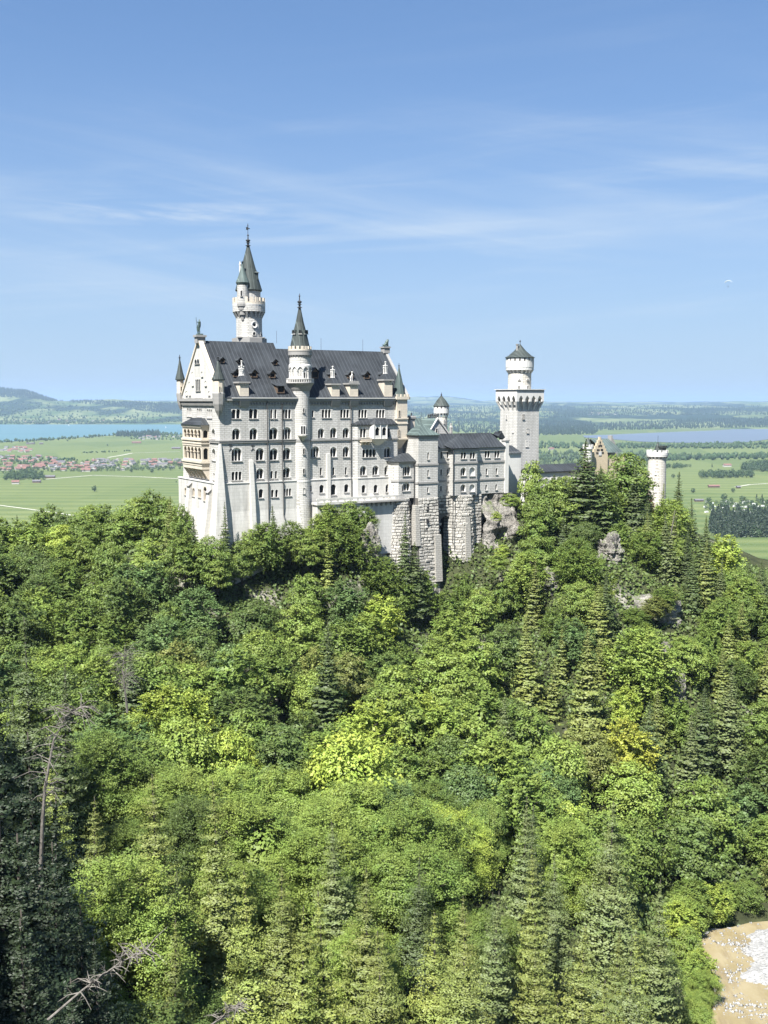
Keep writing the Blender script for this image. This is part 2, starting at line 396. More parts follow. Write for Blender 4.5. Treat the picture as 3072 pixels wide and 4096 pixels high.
def ring_boxes(mb, cx, cy, r0, r1, z0, z1, n, frac, a0=0.0, wedge=None):
    for i in range(n):
        a = a0 + 2 * pi * (i + .5) / n; da = pi / n * frac
        def q(r, aa, z): return (cx + r * cos(aa), cy + r * sin(aa), z)
        lo = r0 + (.05 if wedge else r1 - r0)
        mb.hexa([q(r0, a - da, z0), q(r0 if wedge else r0, a + da, z0), q(lo, a + da, z0), q(lo, a - da, z0)][:4],
                [q(r0, a - da, z1), q(r0, a + da, z1), q(r1, a + da, z1), q(r1, a - da, z1)])

class Tower:
    def __init__(s, px, py, Y):
        x, y, z = at(px, py, Y); s.Y = Y; s.cx, s.cy = loc2(x, y); s.px0, s.py0 = px, py; s.x = x
        c = _a0; s.view = math.atan2(c[1] - s.cy, c[0] - s.cx)
    def z(s, py): return at(s.px0, py, s.Y)[2]
    def r(s, rp): return rp * s.Y / F
    def prof(s, rows): return [(s.r(rp), s.z(py)) for (py, rp) in rows]
    def drum(s, B, name, rows, mat, n=24, parent=None, sm=False, a0=None):
        mb = MB(); mb.lathe(s.cx, s.cy, s.prof(rows), n, s.view if a0 is None else a0); return B.put(mb, name, mat, parent, sm)
    def cren(s, B, name, py0, py1, rp, n, mat, parent=None, frac=.55, th=.35, base=None):
        mb = MB(); r = s.r(rp); z0, z1 = s.z(py0), s.z(py1)
        ring_boxes(mb, s.cx, s.cy, r - th, r, z0, z1, n, frac, s.view)
        if base: mb.lathe(s.cx, s.cy, [(r, s.z(base)), (r, z0)], 32, s.view)
        return B.put(mb, name, mat, parent)
    def corb(s, B, name, pylo, pyhi, rlo, rhi, n, mat, frac=.45, band=.35, parent=None):
        mb = MB(); z0, z1 = s.z(pylo), s.z(pyhi); zb = z1 - (z1 - z0) * band
        ring_boxes(mb, s.cx, s.cy, s.r(rlo) - .05, s.r(rhi), z0, zb, n, frac, s.view, True)
        mb.lathe(s.cx, s.cy, [(s.r(rhi) , zb), (s.r(rhi), z1)], 32, s.view)
        return B.put(mb, name, mat, parent)
    def win(s, B, px, py, wp, hp, rp, kind='D', n=1, mat='wall', **k):
        # px measured against the drum axis at that height
        ax = proj((s.x, s.Y, s.z(py)))[0]; q = max(-.95, min(.95, (px - ax) / rp)); a = s.view + math.asin(q)
        r = s.r(rp) - .02
        w = s.r(wp) / max(.45, cos(math.asin(q))); h = s.r(hp)
        return B.win(s.cx + r * cos(a), s.cy + r * sin(a), s.z(py), w, h, kind, n, a + pi / 2, mat, **k)
def finial(mb, cx, cy, z0, z1, r):
    h = z1 - z0
    mb.lathe(cx, cy, [(r * .55, z0), (r * 1.3, z0 + .04 * h), (r * .5, z0 + .1 * h), (r * .5, z0 + .22 * h), (r * 1.1, z0 + .25 * h), (r * .4, z0 + .3 * h),
             (r, z0 + .38 * h), (r * 1.1, z0 + .44 * h), (r * .3, z0 + .52 * h), (r * .22, z0 + .75 * h), (r * .5, z0 + .8 * h), (r * .2, z0 + .86 * h), (.02, z1)], 8)

# ------------------------------------------------------------ the palace
W = 23.3; ZE = .75; ZR = 13.65; ZS = -8.65; ZL = -18.05
pal = Bld('palace', 'long white limestone palace with steep dark roofs and a tall west gable', 'palace', 0, 0, -32)
B = pal
ws_up = [  # south wall, left block, above the ledge
    WS(944.6, 1674, 36, 39, 'A', 2), WS(1013.6, 1674, 36, 39, 'A', 2), WS(1086, 1674, 12, 38, 'A', 1), WS(1102.5, 1674, 12, 38, 'A', 1), WS(1146, 1674, 38, 38, 'A', 3),
    WS(945, 1758, 33, 46, 'B', 2), WS(1014.5, 1758, 33, 46, 'B', 2), WS(1095, 1757, 35, 49, 'B', 2), WS(1147.5, 1757, 37, 49, 'B', 3),
    WS(947, 1844, 42, 54, 'B', 3), WS(1040, 1841, 34, 50, 'B', 2), WS(1096, 1840, 34, 48, 'B', 2), WS(1147.5, 1838, 32, 48, 'B', 2),
    WS(947, 1921, 42, 36, 'A', 3), WS(1040.5, 1915, 30, 42, 'B', 2), WS(1087.5, 1914, 11, 32, 'A', 1), WS(1104.5, 1914, 11, 32, 'A', 1), WS(1147, 1910, 30, 42, 'B', 2)]
ws_r = [
    WS(1305.5, 1671, 38, 35, 'A', 3), WS(1379, 1671, 38, 35, 'A', 3), WS(1450.7, 1671, 37, 34, 'A', 3), WS(1521.7, 1671, 36, 34, 'A', 3),
    WS(1252, 1669, 10, 30, 'A', 1), WS(1284.5, 1752, 26, 40, 'B', 2), WS(1334, 1751, 27, 41, 'B', 2), WS(1384, 1751, 27, 41, 'B', 2),
    WS(1261, 1829, 34, 46, 'B', 3), WS(1334, 1828, 27, 42, 'B', 2), WS(1384, 1828, 27, 42, 'B', 2),
    WS(1284, 1901, 11, 32, 'A', 1), WS(1334.5, 1900, 11, 32, 'A', 1), WS(1384, 1899, 11, 32, 'A', 1)]
T1 = -.85
ws_b = [
    WS(1452, 1750, 25, 38, 'A', 2, T1), WS(1549.5, 1750, 25, 38, 'A', 2, T1), WS(1476, 1829, 54, 34, 'A', 4, T1), WS(1550, 1829, 27, 42, 'B', 2, T1),
    WS(1453, 1901, 26, 39, 'B', 2, T1), WS(1502, 1900, 26, 39, 'B', 2, T1), WS(1550, 1899, 26, 39, 'B', 2, T1)]
TL = -.3; TB = -1.15


# measured again from the photograph: single, pair, triple
ws_lo = [WS(1044, 1992, 20, 38, 'A', 1, TL), WS(1090, 1989, 13, 32, 'A', 1, TL), WS(1107, 1989, 13, 32, 'A', 1, TL), WS(1149.5, 1984, 34, 31, 'A', 3, TL)]
ws_rlo = [WS(1287, 1972, 20, 34, 'A', 1, TL), WS(1334, 1980, 22, 44, 'A', 1, TL), WS(1386, 1969, 19, 34, 'A', 1, TL), WS(1244, 1966, 8, 26, 'A', 1, TL)]
ws_blo = [WS(1455, 1972, 18, 34, 'A', 1, TB), WS(1503, 1971, 18, 34, 'A', 1, TB), WS(1551, 1969, 18, 34, 'A', 1, TB)]
s_l = MB(); wall(s_l, 0, 18.9, ZL, ZE, 0, opsof(ws_up)); wall(s_l, 18.9, 32.8, ZL, ZE, 0, opsof(ws_r)); wall(s_l, 32.8, 45.3, -5.3, ZE, 0, opsof(ws_r))
wall(s_l, 34.1, 45.1, ZL, -5.45, T1, opsof(ws_b))
s_l.quad((32.8, 0, ZL), (34.1, T1, ZL), (34.1, T1, -5.45), (32.8, 0, -5.45)); s_l.quad((45.1, T1, ZL), (45.1, 2, ZL), (45.1, 2, -5.45), (45.1, T1, -5.45))
ws_w = [WW(757, 1666, 19, 36, 'A', 3), WW(797.5, 1668, 20, 37, 'A', 3), WW(838, 1672, 20, 38, 'A', 3),
        WW(853.5, 1756, 15, 42, 'B', 2), WW(855, 1842, 15, 48, 'B', 2), WW(856, 1920, 7, 30, 'A', 1)]
xw = XM(WX(0)); wall(xw, -W, 0, ZL, ZE, 0, opsof(ws_w)); s_l.add(xw.v, xw.f)
s_l.quad((0, W, ZL), (47, W, ZL), (47, W, ZE), (0, W, ZE)); s_l.quad((48.4, 1.4, ZL), (48.4, W, ZL), (48.4, W, ZE), (48.4, 1.4, ZE))
s_l.quad((45.3, 1.4, ZL), (48.4, 1.4, ZL), (48.4, 1.4, ZE), (45.3, 1.4, ZE)); s_l.quad((45.3, 1.4, -5.4), (45.3, 0, -5.4), (45.3, 0, ZE), (45.3, 1.4, ZE))
walls = B.put(s_l, 'wall', 'wall')
for wl, t in ((ws_up, 0), (ws_r, 0), (ws_b, T1), (ws_lo, TL), (ws_rlo, TL), (ws_blo, TB)):
    for (u, z, w, h, k, n) in wl: B.win(u, t, z, w, h, k, n)
for (u, z, w, h, k, n) in ws_w: B.win(0, -u, z, w, h, k, n, -pi / 2)
# lower, smoother base with its ledge, battered outwards towards the rock
bs = MB(); ZB = -24.4
wall(bs, -.3, 18.9, ZB, ZL, TL, opsof(ws_lo)); wall(bs, 18.9, 32.8, ZB, ZL, TL, opsof(ws_rlo)); wall(bs, 34.0, 45.3, ZB, ZL, TB, opsof(ws_blo))
bs.quad((32.8, TL, ZB), (34.0, TB, ZB), (34.0, TB, ZL), (32.8, TL, ZL))
bs.quad((-.3, TL, ZL), (32.8, TL, ZL), (32.8, 0, ZL), (-.3, 0, ZL)); bs.quad((32.8, TL, ZL), (34, TB, ZL), (45.3, TB, ZL), (45.3, 0, ZL))
bs.quad((45.3, TB, ZB), (45.3, 2, ZB), (45.3, 2, ZL), (45.3, TB, ZL))
bs.hexa([(-2.2, -1.1, -33), (33, -1.1, -33), (33, W + 1, -33), (-2.2, W + 2, -33)], [(-.9, TL, ZB), (33, TL, ZB), (33, W, ZB), (-.9, W + .9, ZB)])
bs.hexa([(32.9, -2.2, -33), (45.6, -2.2, -33), (48, W, -33), (32.9, W, -33)], [(32.9, TB, ZB), (45.3, TB, ZB), (48, W, ZB), (32.9, W, ZB)])
ws_wl = [WW(742, 1980, 7, 30, 'A', 1, -.9), WW(772, 1985, 14, 34, 'A', 2, -.9), WW(799, 1990, 12, 34, 'A', 2, -.9), WW(821, 2004, 13, 58, 'A', 1, -.9)]
xb = XM(WX(-.9)); wall(xb, -W - .9, .3, ZB, ZL, 0, opsof(ws_wl)); bs.add(xb.v, xb.f)
bs.quad((-.9, -.3, ZL), (-.9, W + .9, ZL), (0, W + .9, ZL), (0, -.3, ZL)); bs.quad((-.9, TL, ZB), (0, TL, ZB), (0, TL, ZL), (-.9, TL, ZL))
bs.quad((-.9, W + .9, ZB), (5, W + .9, ZB), (5, W + .9, ZL), (-.9, W + .9, ZL))
bs.hexa([(-4.2, -2.6, -47), (45.6, -3.4, -47), (48, W, -47), (-4.2, W + 4, -47)], [(-2.2, -1.15, -33), (45.6, -2.25, -33), (48, W, -33), (-2.2, W + 2, -33)])
B.put(bs, 'base', 'smooth')
for (u, z, w, h, k, n) in ws_wl: B.win(-.9, -u, z, w, h, k, n, -pi / 2, 'sand')
# ledge, string course
lg = MB(); lg.box(-.35, 18.9, TL - .12, 0.002, ZL - .05, ZL + .16); lg.box(21, 32.8, TL - .12, 0.002, ZL - .05, ZL + .16); lg.box(34, 45.3, TB - .12, T1 + .002, ZL - .05, ZL + .16)
lg.box(-1.05, -.352, -.42, W + 1, ZL - .05, ZL + .18); lg.hexa([(32.8, TL - .12, ZL - .05), (34, TB - .12, ZL - .05), (34, TB, ZL - .05), (32.8, TL, ZL - .05)], [(32.8, TL - .12, ZL + .16), (34, TB - .12, ZL + .16), (34, TB, ZL + .16), (32.8, TL, ZL + .16)])
B.put(lg, 'ledge', 'trim')
sc_ = MB(); zs = ZS
sc_.box(-.26, 18.6, -.24, .004, zs - .5, zs - .1); sc_.box(-.34, 18.6, -.34, .004, zs - .1, zs + .1)
sc_.box(21, 32.8, -.24, .004, zs - .4, zs); sc_.box(34.1, 45.15, T1 - .24, T1 + .004, zs - .4, zs)
sc_.hexa([(32.8, -.24, zs - .4), (34.1, T1 - .24, zs - .4), (34.1, T1, zs - .4), (32.8, 0, zs - .4)], [(32.8, -.24, zs), (34.1, T1 - .24, zs), (34.1, T1, zs), (32.8, 0, zs)])
sc_.box(-.26, .004, .0, 5.9, zs - .5, zs - .1); sc_.box(-.34, .004, .0, 5.9, zs - .1, zs + .1); sc_.box(-.26, .004, 20.6, W, zs - .4, zs)
B.put(sc_, 'string_course', 'grey')
# cornice with its table of little arches
cn = MB(); cn.box(-.5, 18.5, -.62, -.002, .12, ZE - .03); cn.box(18.5, 45.6, -.62, -.002, .12, ZE - .04); cn.box(-.75, -.002, -.5, W + .5, .0, .55)
for (a, b) in ((3.2, 18.4), (21.9, 45.2)):
    n = int((b - a) / .72); L = [(a + i * (b - a) / n + .08, a + (i + 1) * (b - a) / n - .08, -.75, -.45) for i in range(n)]
    plate(cn, a, b, -.75, .12, L, -.28, -.0)
xc = XM(WX(0)); n = 30; a, b = -W + 1, -1.0
for i in range(n): x = a + (b - a) * i / (n - 1); xc.box(x - .16, x + .16, -.5, 0, -.75, .0)
xc.box(a - .3, b + .3, -.3, 0, -1.0, -.75); cn.add(xc.v, xc.f)
B.put(cn, 'cornice', 'grey')
gt = MB(); gt.box(2.6, 18.6, -.84, -.62, ZE - .12, ZE + .06); gt.box(21.5, 45.7, -.84, -.62, ZE - .13, ZE + .05)
B.put(gt, 'gutter', 'trim')
# roofs: two gabled blocks, the right one a little narrower and lower
SR = (ZR - ZE) / (W / 2 + .7)
rf = MB()
def groof(mb, s0, s1, t0, t1, zr, ze):
    tm = (t0 + t1) / 2
    mb.add([(s0, t0, ze), (s1, t0, ze), (s1, tm, zr), (s0, tm, zr), (s0, t1, ze), (s1, t1, ze)], [(0, 1, 2, 3), (3, 2, 5, 4), (0, 3, 4), (1, 5, 2), (0, 4, 5, 1)])
groof(rf, .55, 18.5, -.7, W + .7, ZR, ZE); zr2 = ZE + SR * 11.0
groof(rf, 18.5, 48.6, -.7, 21.3, zr2, ZE - .01)
roof = B.put(rf, 'roof', 'roof')
def roofpt(px, py):
    t = 4.0
    for _ in range(30): s, z = PT(px, py, t); t = (z - ZE) / SR - .7
    return s, t, z
# west gable wall with coping and blind arcades
gb = MB(); gb.add([(0, -.1, .55), (0, W + .1, .55), (0, W / 2, ZR + .15), (.55, -.1, .55), (.55, W + .1, .55), (.55, W / 2, ZR + .15)], [(0, 1, 2), (3, 5, 4), (0, 2, 5, 3), (1, 4, 5, 2), (0, 3, 4, 1)])
B.put(gb, 'gable', 'smooth')
cp = MB()
for sg in (0, 1):
    f = (lambda t: t) if not sg else (lambda t: W - t)
    cp.hexa([(-.28, f(-.55), .3), (.75, f(-.55), .3), (.75, f(W / 2 + .0), ZR), (-.28, f(W / 2), ZR)], [(-.28, f(-.95), .62), (.75, f(-.95), .62), (.75, f(W / 2), ZR + .75), (-.28, f(W / 2), ZR + .75)])
B.put(cp, 'coping', 'sand')
for a in [WW(789.5, 1456, 20, 22, 'D', 2), WW(793.5, 1564, 19, 50, 'D', 3), WW(772, 1543, 7, 58, 'D', 1), WW(809.6, 1507, 8, 24, 'D', 1), WW(760, 1582, 7, 58, 'D', 1), WW(824, 1544, 8, 24, 'D', 1), WW(747.5, 1582, 8, 20, 'D', 1), WW(838, 1582, 8, 20, 'D', 1)]:
    blind = a[5] == 1
    B.win(0, -a[0], a[1], a[2], a[3], a[4], a[5], -pi / 2, 'smooth', name='blind_arch' if blind else 'window', pane='smooth' if blind else 'glass')
# dormers
def dormer(px, py, w, h, kind='gable'):
    s, t, z = roofpt(px, py); t0 = t - .55; z0 = z - .1
    mb = MB(); d = h / SR + .8
    mb.box(s - w / 2, s - w / 2 + .12, t0, t0 + d, z0, z0 + h); mb.box(s + w / 2 - .12, s + w / 2, t0, t0 + d, z0, z0 + h)
    mb.box(s - w / 2, s + w / 2, t0 + .02, t0 + .14, z0, z0 + .22)
    if kind == 'gable': mb.add([(s - w / 2, t0 + .1, z0 + h), (s + w / 2, t0 + .1, z0 + h), (s, t0 + .1, z0 + h + .5 * w)], [(0, 1, 2)])
    o = B.put(mb, 'dormer', 'wood')
    r = MB(); e = .28
    if kind == 'gable':
        for q in (-1, 1):
            r.hexa([(s + q * (w / 2 + e), t0 - .25, z0 + h - .22), (s, t0 - .25, z0 + h + .55 * w), (s, t0 + d + 1.6, z0 + h + .55 * w), (s + q * (w / 2 + e), t0 + d + .6, z0 + h - .22)],
                   [(s + q * (w / 2 + e), t0 - .25, z0 + h - .1), (s, t0 - .25, z0 + h + .55 * w + .12), (s, t0 + d + 1.6, z0 + h + .55 * w + .12), (s + q * (w / 2 + e), t0 + d + .6, z0 + h - .1)])
    else:
        r.hexa([(s - w / 2 - e, t0 - .3, z0 + h), (s + w / 2 + e, t0 - .3, z0 + h), (s + w / 2 + e, t0 + d + 1.5, z0 + h + .9), (s - w / 2 - e, t0 + d + 1.5, z0 + h + .9)],
               [(s - w / 2 - e, t0 - .3, z0 + h + .12), (s + w / 2 + e, t0 - .3, z0 + h + .12), (s + w / 2 + e, t0 + d + 1.5, z0 + h + 1.02), (s - w / 2 - e, t0 + d + 1.5, z0 + h + 1.02)])
    B.put(r, 'dormer_roof', 'roof', o)
    g = MB(); g.quad((s - w / 2 + .1, t0 + .45, z0), (s + w / 2 - .1, t0 + .45, z0), (s + w / 2 - .1, t0 + .45, z0 + h + .1), (s - w / 2 + .1, t0 + .45, z0 + h + .1)); B.put(g, 'opening', 'void', o)
for (x, y) in ((886.5, 1450), (956.5, 1452), (1098, 1457)): dormer(x, y, .95, .75)
for (x, y) in ((943.7, 1506), (1014.6, 1508), (1087, 1510), (1326, 1511), (1399, 1512), (1464.5, 1513), (1530, 1511)): dormer(x, y, 1.35, 1.0)
dormer(1257, 1512, 1.7, 1.5); dormer(1120, 1571, 1.75, 1.55, 'shed')
# the stone chimney houses breaking through the eaves
def chimney(px0, px1, pyb, pyt, style, st):
    s0, _ = PT(px0, pyb, -.3); s1, _ = PT(px1, pyb, -.3); zt = Zt(pyt, -.3, (px0 + px1) / 2); sm = (s0 + s1) / 2; hw = (s1 - s0) / 2
    mb = MB(); mb.box(s0, s1, -.35, 2.4, ZE - .6, zt); zc = zt
    for k in range(4): mb.box(s0 + .15 + k * (s1 - s0 - .3) / 4 + .08, s0 + .15 + (k + 1) * (s1 - s0 - .3) / 4 - .08, -.5, -.35, zt - .5, zt)
    o = B.put(mb, 'chimney', 'sand')
    m2 = MB(); m2.box(s0 - .3, s1 + .3, -.7, 2.7, zt, zt + .35); B.put(m2, 'cornice', 'grey', o); m2 = MB()
    m2.hexa([(s0, -.3, -1.2), (s1, -.3, -1.2), (s1, 0, -1.2), (s0, 0, -1.2)], [(s0 - .1, -.75, ZE - .6), (s1 + .1, -.75, ZE - .6), (s1 + .1, 0, ZE - .6), (s0 - .1, 0, ZE - .6)])
    B.put(m2, 'corbel', 'grey', o); z = zt + .35
    if style == 'hip':
        m3 = MB(); m3.hexa([(s0 - .2, -.6, z), (s1 + .2, -.6, z), (s1 + .2, 2.6, z), (s0 - .2, 2.6, z)], [(sm - .55, .5, z + 1.35), (sm + .55, .5, z + 1.35), (sm + .55, 1.6, z + 1.35), (sm - .55, 1.6, z + 1.35)]); B.put(m3, 'chimney_cap', 'roof', o); z += 1.35
    else:
        m3 = MB()
        for k in range(4):
            x = s0 - .2 + k * (s1 - s0 + .4) / 4; m3.box(x + .1, x + (s1 - s0 + .4) / 4 - .1, -.65, -.35, z, z + .45)
        B.put(m3, 'chimney_cap', 'grey', o); z += .1
    for (dx, hh) in st:
        m4 = MB(); m4.lathe(sm + dx, 1.0 + abs(dx) * .3, [(.22, z - .2), (.22, z + .1), (.15, z + .2), (.15, z + hh * .6), (.22, z + hh * .63), (.22, z + hh * .7), (.15, z + hh * .73), (.15, z + hh - .25), (.25, z + hh - .18), (.2, z + hh)], 8)
        B.put(m4, 'chimney_stack', 'trim', o)
chimney(959, 995, 1582, 1533, 'hip', ((-.45, 2.1), (.05, 3.3), (.5, 2.1), (-.2, 1.7), (.25, 1.6)))
chimney(1326, 1358, 1584, 1540, 'hip', ((-.35, 1.9), (.0, 2.7), (.4, 1.9)))
chimney(1399, 1432, 1584, 1538, 'cren', ((-.1, 1.6), (.3, 2.6)))
chimney(1537, 1569, 1584, 1523, 'hip', ((-.4, 2.0), (.0, 2.9), (.4, 2.0)))
# corner turrets
def corner_turret(px, Y, pc, apex, fin, rc, pb0, pb1, rb, pk0, pk1, ns=8):
    T = Tower(px, 1600, Y); m = MB(); r = T.r(rb); z0, z1 = T.z(pb1), T.z(pb0)
    a0 = pi / 4 if ns == 4 else pi / 8
    m.lathe(T.cx, T.cy, [(r * .98, z0), (r * .98, z1)], ns, a0); o = B.put(m, 'corner_turret', 'sand')
    m = MB(); m.lathe(T.cx, T.cy, [(r * .15, T.z(pk1)), (r * .7, T.z(pk1 * .5 + pk0 * .5)), (r * 1.02, T.z(pk0)), (r * 1.15, T.z(pb1 + 4)), (r * 1.15, T.z(pb1)), (r, T.z(pb1 - 3))], ns, a0); B.put(m, 'corbel', 'grey', o)
    m = MB(); m.lathe(T.cx, T.cy, [(r * 1.05, z1 - .15), (T.r(rc), z1), (T.r(rc), z1 + .12), (T.r(rc * .6), T.z(pc + (apex - pc) * .36)), (.08, T.z(apex))], ns, a0); B.put(m, 'turret_roof', 'cone', o)
    m = MB(); finial(m, T.cx, T.cy, T.z(apex) - .1, T.z(fin), .28); B.put(m, 'finial', 'metal', o)
    T.win(B, px + 3 - (apex and 0), pb1 - 3, 8, 26, rb * .93, 'D', 1, 'sand', name='window', parent=None)
    return T
corner_turret(875, 229.6, 1517, 1437, 1414, 26, 1519, 1573, 22, 1617, 1668)
corner_turret(722, 250.2, 1517, 1434, 1418, 19, 1519, 1573, 14, 1600, 1640)
# square oriel turret at the palace's east corner
eo = MB(); eo.box(45.05, 47.95, -.75, 2.2, Zt(1752, -.75, 1600), ZE - .3); east = B.put(eo, 'corner_turret', 'sand')
za = Zt(1671, -.75, 1600); zb_ = Zt(1752, -.75, 1600)
for (a_, b_, c_, d_, z0_, z1_) in ((44.85, 48.15, -.95, 2.3, za - .35, za), (44.9, 48.1, -.9, 2.3, za - 1.5, za - 1.25)): m = MB(); m.box(a_, b_, c_, d_, z0_, z1_); B.put(m, 'string_course', 'sand', east)
m = MB(); m.box(44.7, 48.3, -1.1, 2.4, ZE - .32, ZE + .35)
for x in (44.75, 45.8, 46.9, 47.8): m.box(x, x + .5, -1.1, -.8, ZE + .34, ZE + .95)
m.box(48.0, 48.3, -.75, -.3, ZE + .34, ZE + .95); B.put(m, 'parapet', 'sand', east)
m = MB(); m.box(44.9, 48.1, -.95, 2.3, zb_ - .35, zb_)
m.hexa([(46.2, .8, zb_ - 2.6), (47, .8, zb_ - 2.6), (47, 2, zb_ - 2.6), (46.2, 2, zb_ - 2.6)], [(45.05, -.75, zb_ - .34), (47.95, -.75, zb_ - .34), (47.95, 2.2, zb_ - .34), (45.05, 2.2, zb_ - .34)]); B.put(m, 'corbel', 'sand', east)
cx, cy = 46.5, .75; m = MB(); m.lathe(cx, cy, [(1.6, ZE + .3), (1.45, ZE + .9), (.9, ZE + 3.8), (.06, Zt(1466, .7, 1604))], 8, pi / 8); B.put(m, 'turret_roof', 'copper', east)
m = MB(); finial(m, cx, cy, Zt(1467, .7, 1604) - .1, Zt(1452, .7, 1604), .2); B.put(m, 'finial', 'metal', east)
for py in (1667, 1745): u, z = PT(1592 if py < 1700 else 1591, py, -.75); B.win(u + .3, -.75, z, .6, 1.6, 'D', 1, 0, 'sand')
# porch roof and oriel on the bay
pr = MB(); ze_ = -5.45; zt_ = -4.2
pr.add([(32.4, -.1, ze_), (34.0, T1 - .35, ze_), (45.0, T1 - .35, ze_), (45.0, 0, ze_), (35.6, 0.0, zt_ - .1), (44.0, 0, zt_), (38.6, -1.2, zt_ + .1), (38, -2.5, ze_), (41.2, -2.5, ze_), (37, T1 - .35, ze_), (42.2, T1 - .35, ze_), (39.6, 0, zt_ + .25)],
       [(0, 1, 9, 11, 4), (9, 7, 6, 11), (7, 8, 6), (8, 10, 11, 6), (10, 2, 5, 11), (2, 3, 5)])
pr.box(34.0, 45.0, T1 - .34, T1 - .05, ze_ - .25, ze_ - .01)
B.put(pr, 'porch_roof', 'roof')
orl = MB(); za, zb_ = Zt(1755, -2.3, 1510), ze_ - .02
L = lights(2, 37.9, 41.3, za + .75, zb_ - .55, .35)
plate(orl, 37.8, 41.4, za, zb_, [(a + .2, b - .2, c, d) for a, b, c, d in L], -2.3, -2.0, True)
orl.quad((37.8, -2.3, za), (37.3, T1, za), (37.3, T1, zb_), (37.8, -2.3, zb_)); orl.quad((41.4, -2.3, za), (42, T1, za), (42, T1, zb_), (41.4, -2.3, zb_))
orl.hexa([(39, T1, za - 1.6), (40.2, T1, za - 1.6), (40.2, T1 + .02, za - 1.6), (39, T1 + .02, za - 1.6)], [(37.6, -2.5, za), (41.6, -2.5, za), (42.1, T1, za), (37.1, T1, za)])
for x in (37.7, 39.5, 41.25): orl.lathe(x, -2.35, [(.12, za), (.12, zb_)], 6)
ob = B.put(orl, 'oriel', 'trim')
og = MB(); og.quad((37.9, -2.0, za + .1), (41.3, -2.0, za + .1), (41.3, -2.0, zb_ - .1), (37.9, -2.0, zb_ - .1)); B.put(og, 'pane', 'glass', ob)
zk = Zt(1766, -1.5, 1460); bl = MB(); bl.box(34.6, 37.4, -1.9, T1 + .01, zk - .1, zk + .12)
for k in range(9): bl.lathe(34.75 + k * .32, -1.8, [(.08, zk + .12), (.11, zk + .4), (.06, zk + .8)], 6)
bl.box(34.55, 37.4, -1.95, -1.68, zk + .8, zk + .95)
for x in (35, 36, 37): bl.hexa([(x - .15, T1 - .1, zk - .9), (x + .15, T1 - .1, zk - .9), (x + .15, T1, zk - .9), (x - .15, T1, zk - .9)], [(x - .15, -1.8, zk - .1), (x + .15, -1.8, zk - .1), (x + .15, T1, zk - .1), (x - .15, T1, zk - .1)])
B.put(bl, 'balcony', 'sand')
# the two-storey arcaded gallery on the west front
gp = 1.75; g0 = PS(806, 1750, -gp)[0]; g1 = PS(731, 1750, -gp)[0]
gl = MB(); zz = lambda py: PS(770, py, -gp)[1]
zR, zE_, zU0, zL1, zL0, zK0, zK1 = zz(1672), zz(1699), zz(1755), zz(1778), zz(1840), zz(1862), zz(1912)
def arc5(z0, z1):
    x = XM(WX(-gp)); a, b = -g1, -g0
    L = lights(5, a + .7, b - .6, z0 + .3, z1 - .5, .5); plate(x, a, b, z0, z1, L, 0, .35)
    for p, q in zip(L, L[1:]): xm = (p[1] + q[0]) / 2; x.box(xm - .36, xm + .36, -.1, .3, p[3] - .3, p[3] - .1)
    x.box(a, b, -.12, .0, z1 - .25, z1); gl.add(x.v, x.f)
    y = MB(); plate(y, -gp, 0, z0, z1, [(-gp + .4, -.25, z0 + .35, z1 - 1.2)], g0, g0 + .3); gl.add(y.v, y.f)
    gl.quad((-gp, g1, z0), (0, g1, z0), (0, g1, z1), (-gp, g1, z1)); gl.quad((-gp, g0, z0), (0, g0, z0), (0, g1, z0), (-gp, g1, z0))
arc5(zU0, zE_ - .5); arc5(zL0, zL1)
gal = B.put(gl, 'gallery', 'sand')
m = MB()
def band(z0, z1, e): m.box(-gp - e, -.002, g0 - e, g1 + e, z0, z1)
band(zE_ - .5, zE_ - .02, .25); band(zU0 - .35, zU0 - .01, .3); band(zL1 + .01, zU0 - .36, .08); band(zL1 + .25, zL1 + .5, .2); band(zL0 - .5, zL0 - .02, .3); band(zL0 - 1.1, zL0 - .51, .1)
for k in range(6):
    t = g0 + .4 + k * (g1 - g0 - .8) / 5; m.hexa([(-.25, t - .28, zK1), (0, t - .28, zK1), (0, t + .28, zK1), (-.25, t + .28, zK1)], [(-gp, t - .28, zL0 - 1.9), (0, t - .28, zL0 - 1.9), (0, t + .28, zL0 - 1.9), (-gp, t + .28, zL0 - 1.9)])
band(zL0 - 1.9, zL0 - 1.11, .0); B.put(m, 'cornice', 'sand', gal)
m = MB(); m.quad((-.3, g0 + .3, zK0), (-.3, g1, zK0), (-.3, g1, zE_), (-.3, g0 + .3, zE_)); B.put(m, 'dark_interior', 'void', gal)
m = MB(); e = .5; tm = (g0 + g1) / 2
m.hexa([(-gp - e, g0 - e, zE_), (0, g0 - e, zE_), (0, g1 + e, zE_), (-gp - e, g1 + e, zE_)], [(-.6, g0 + 2.2, zR), (0, g0 + 2.2, zR), (0, g1 - 3.2, zR), (-.6, g1 - 3.2, zR)]); B.put(m, 'gallery_roof', 'roof', gal)
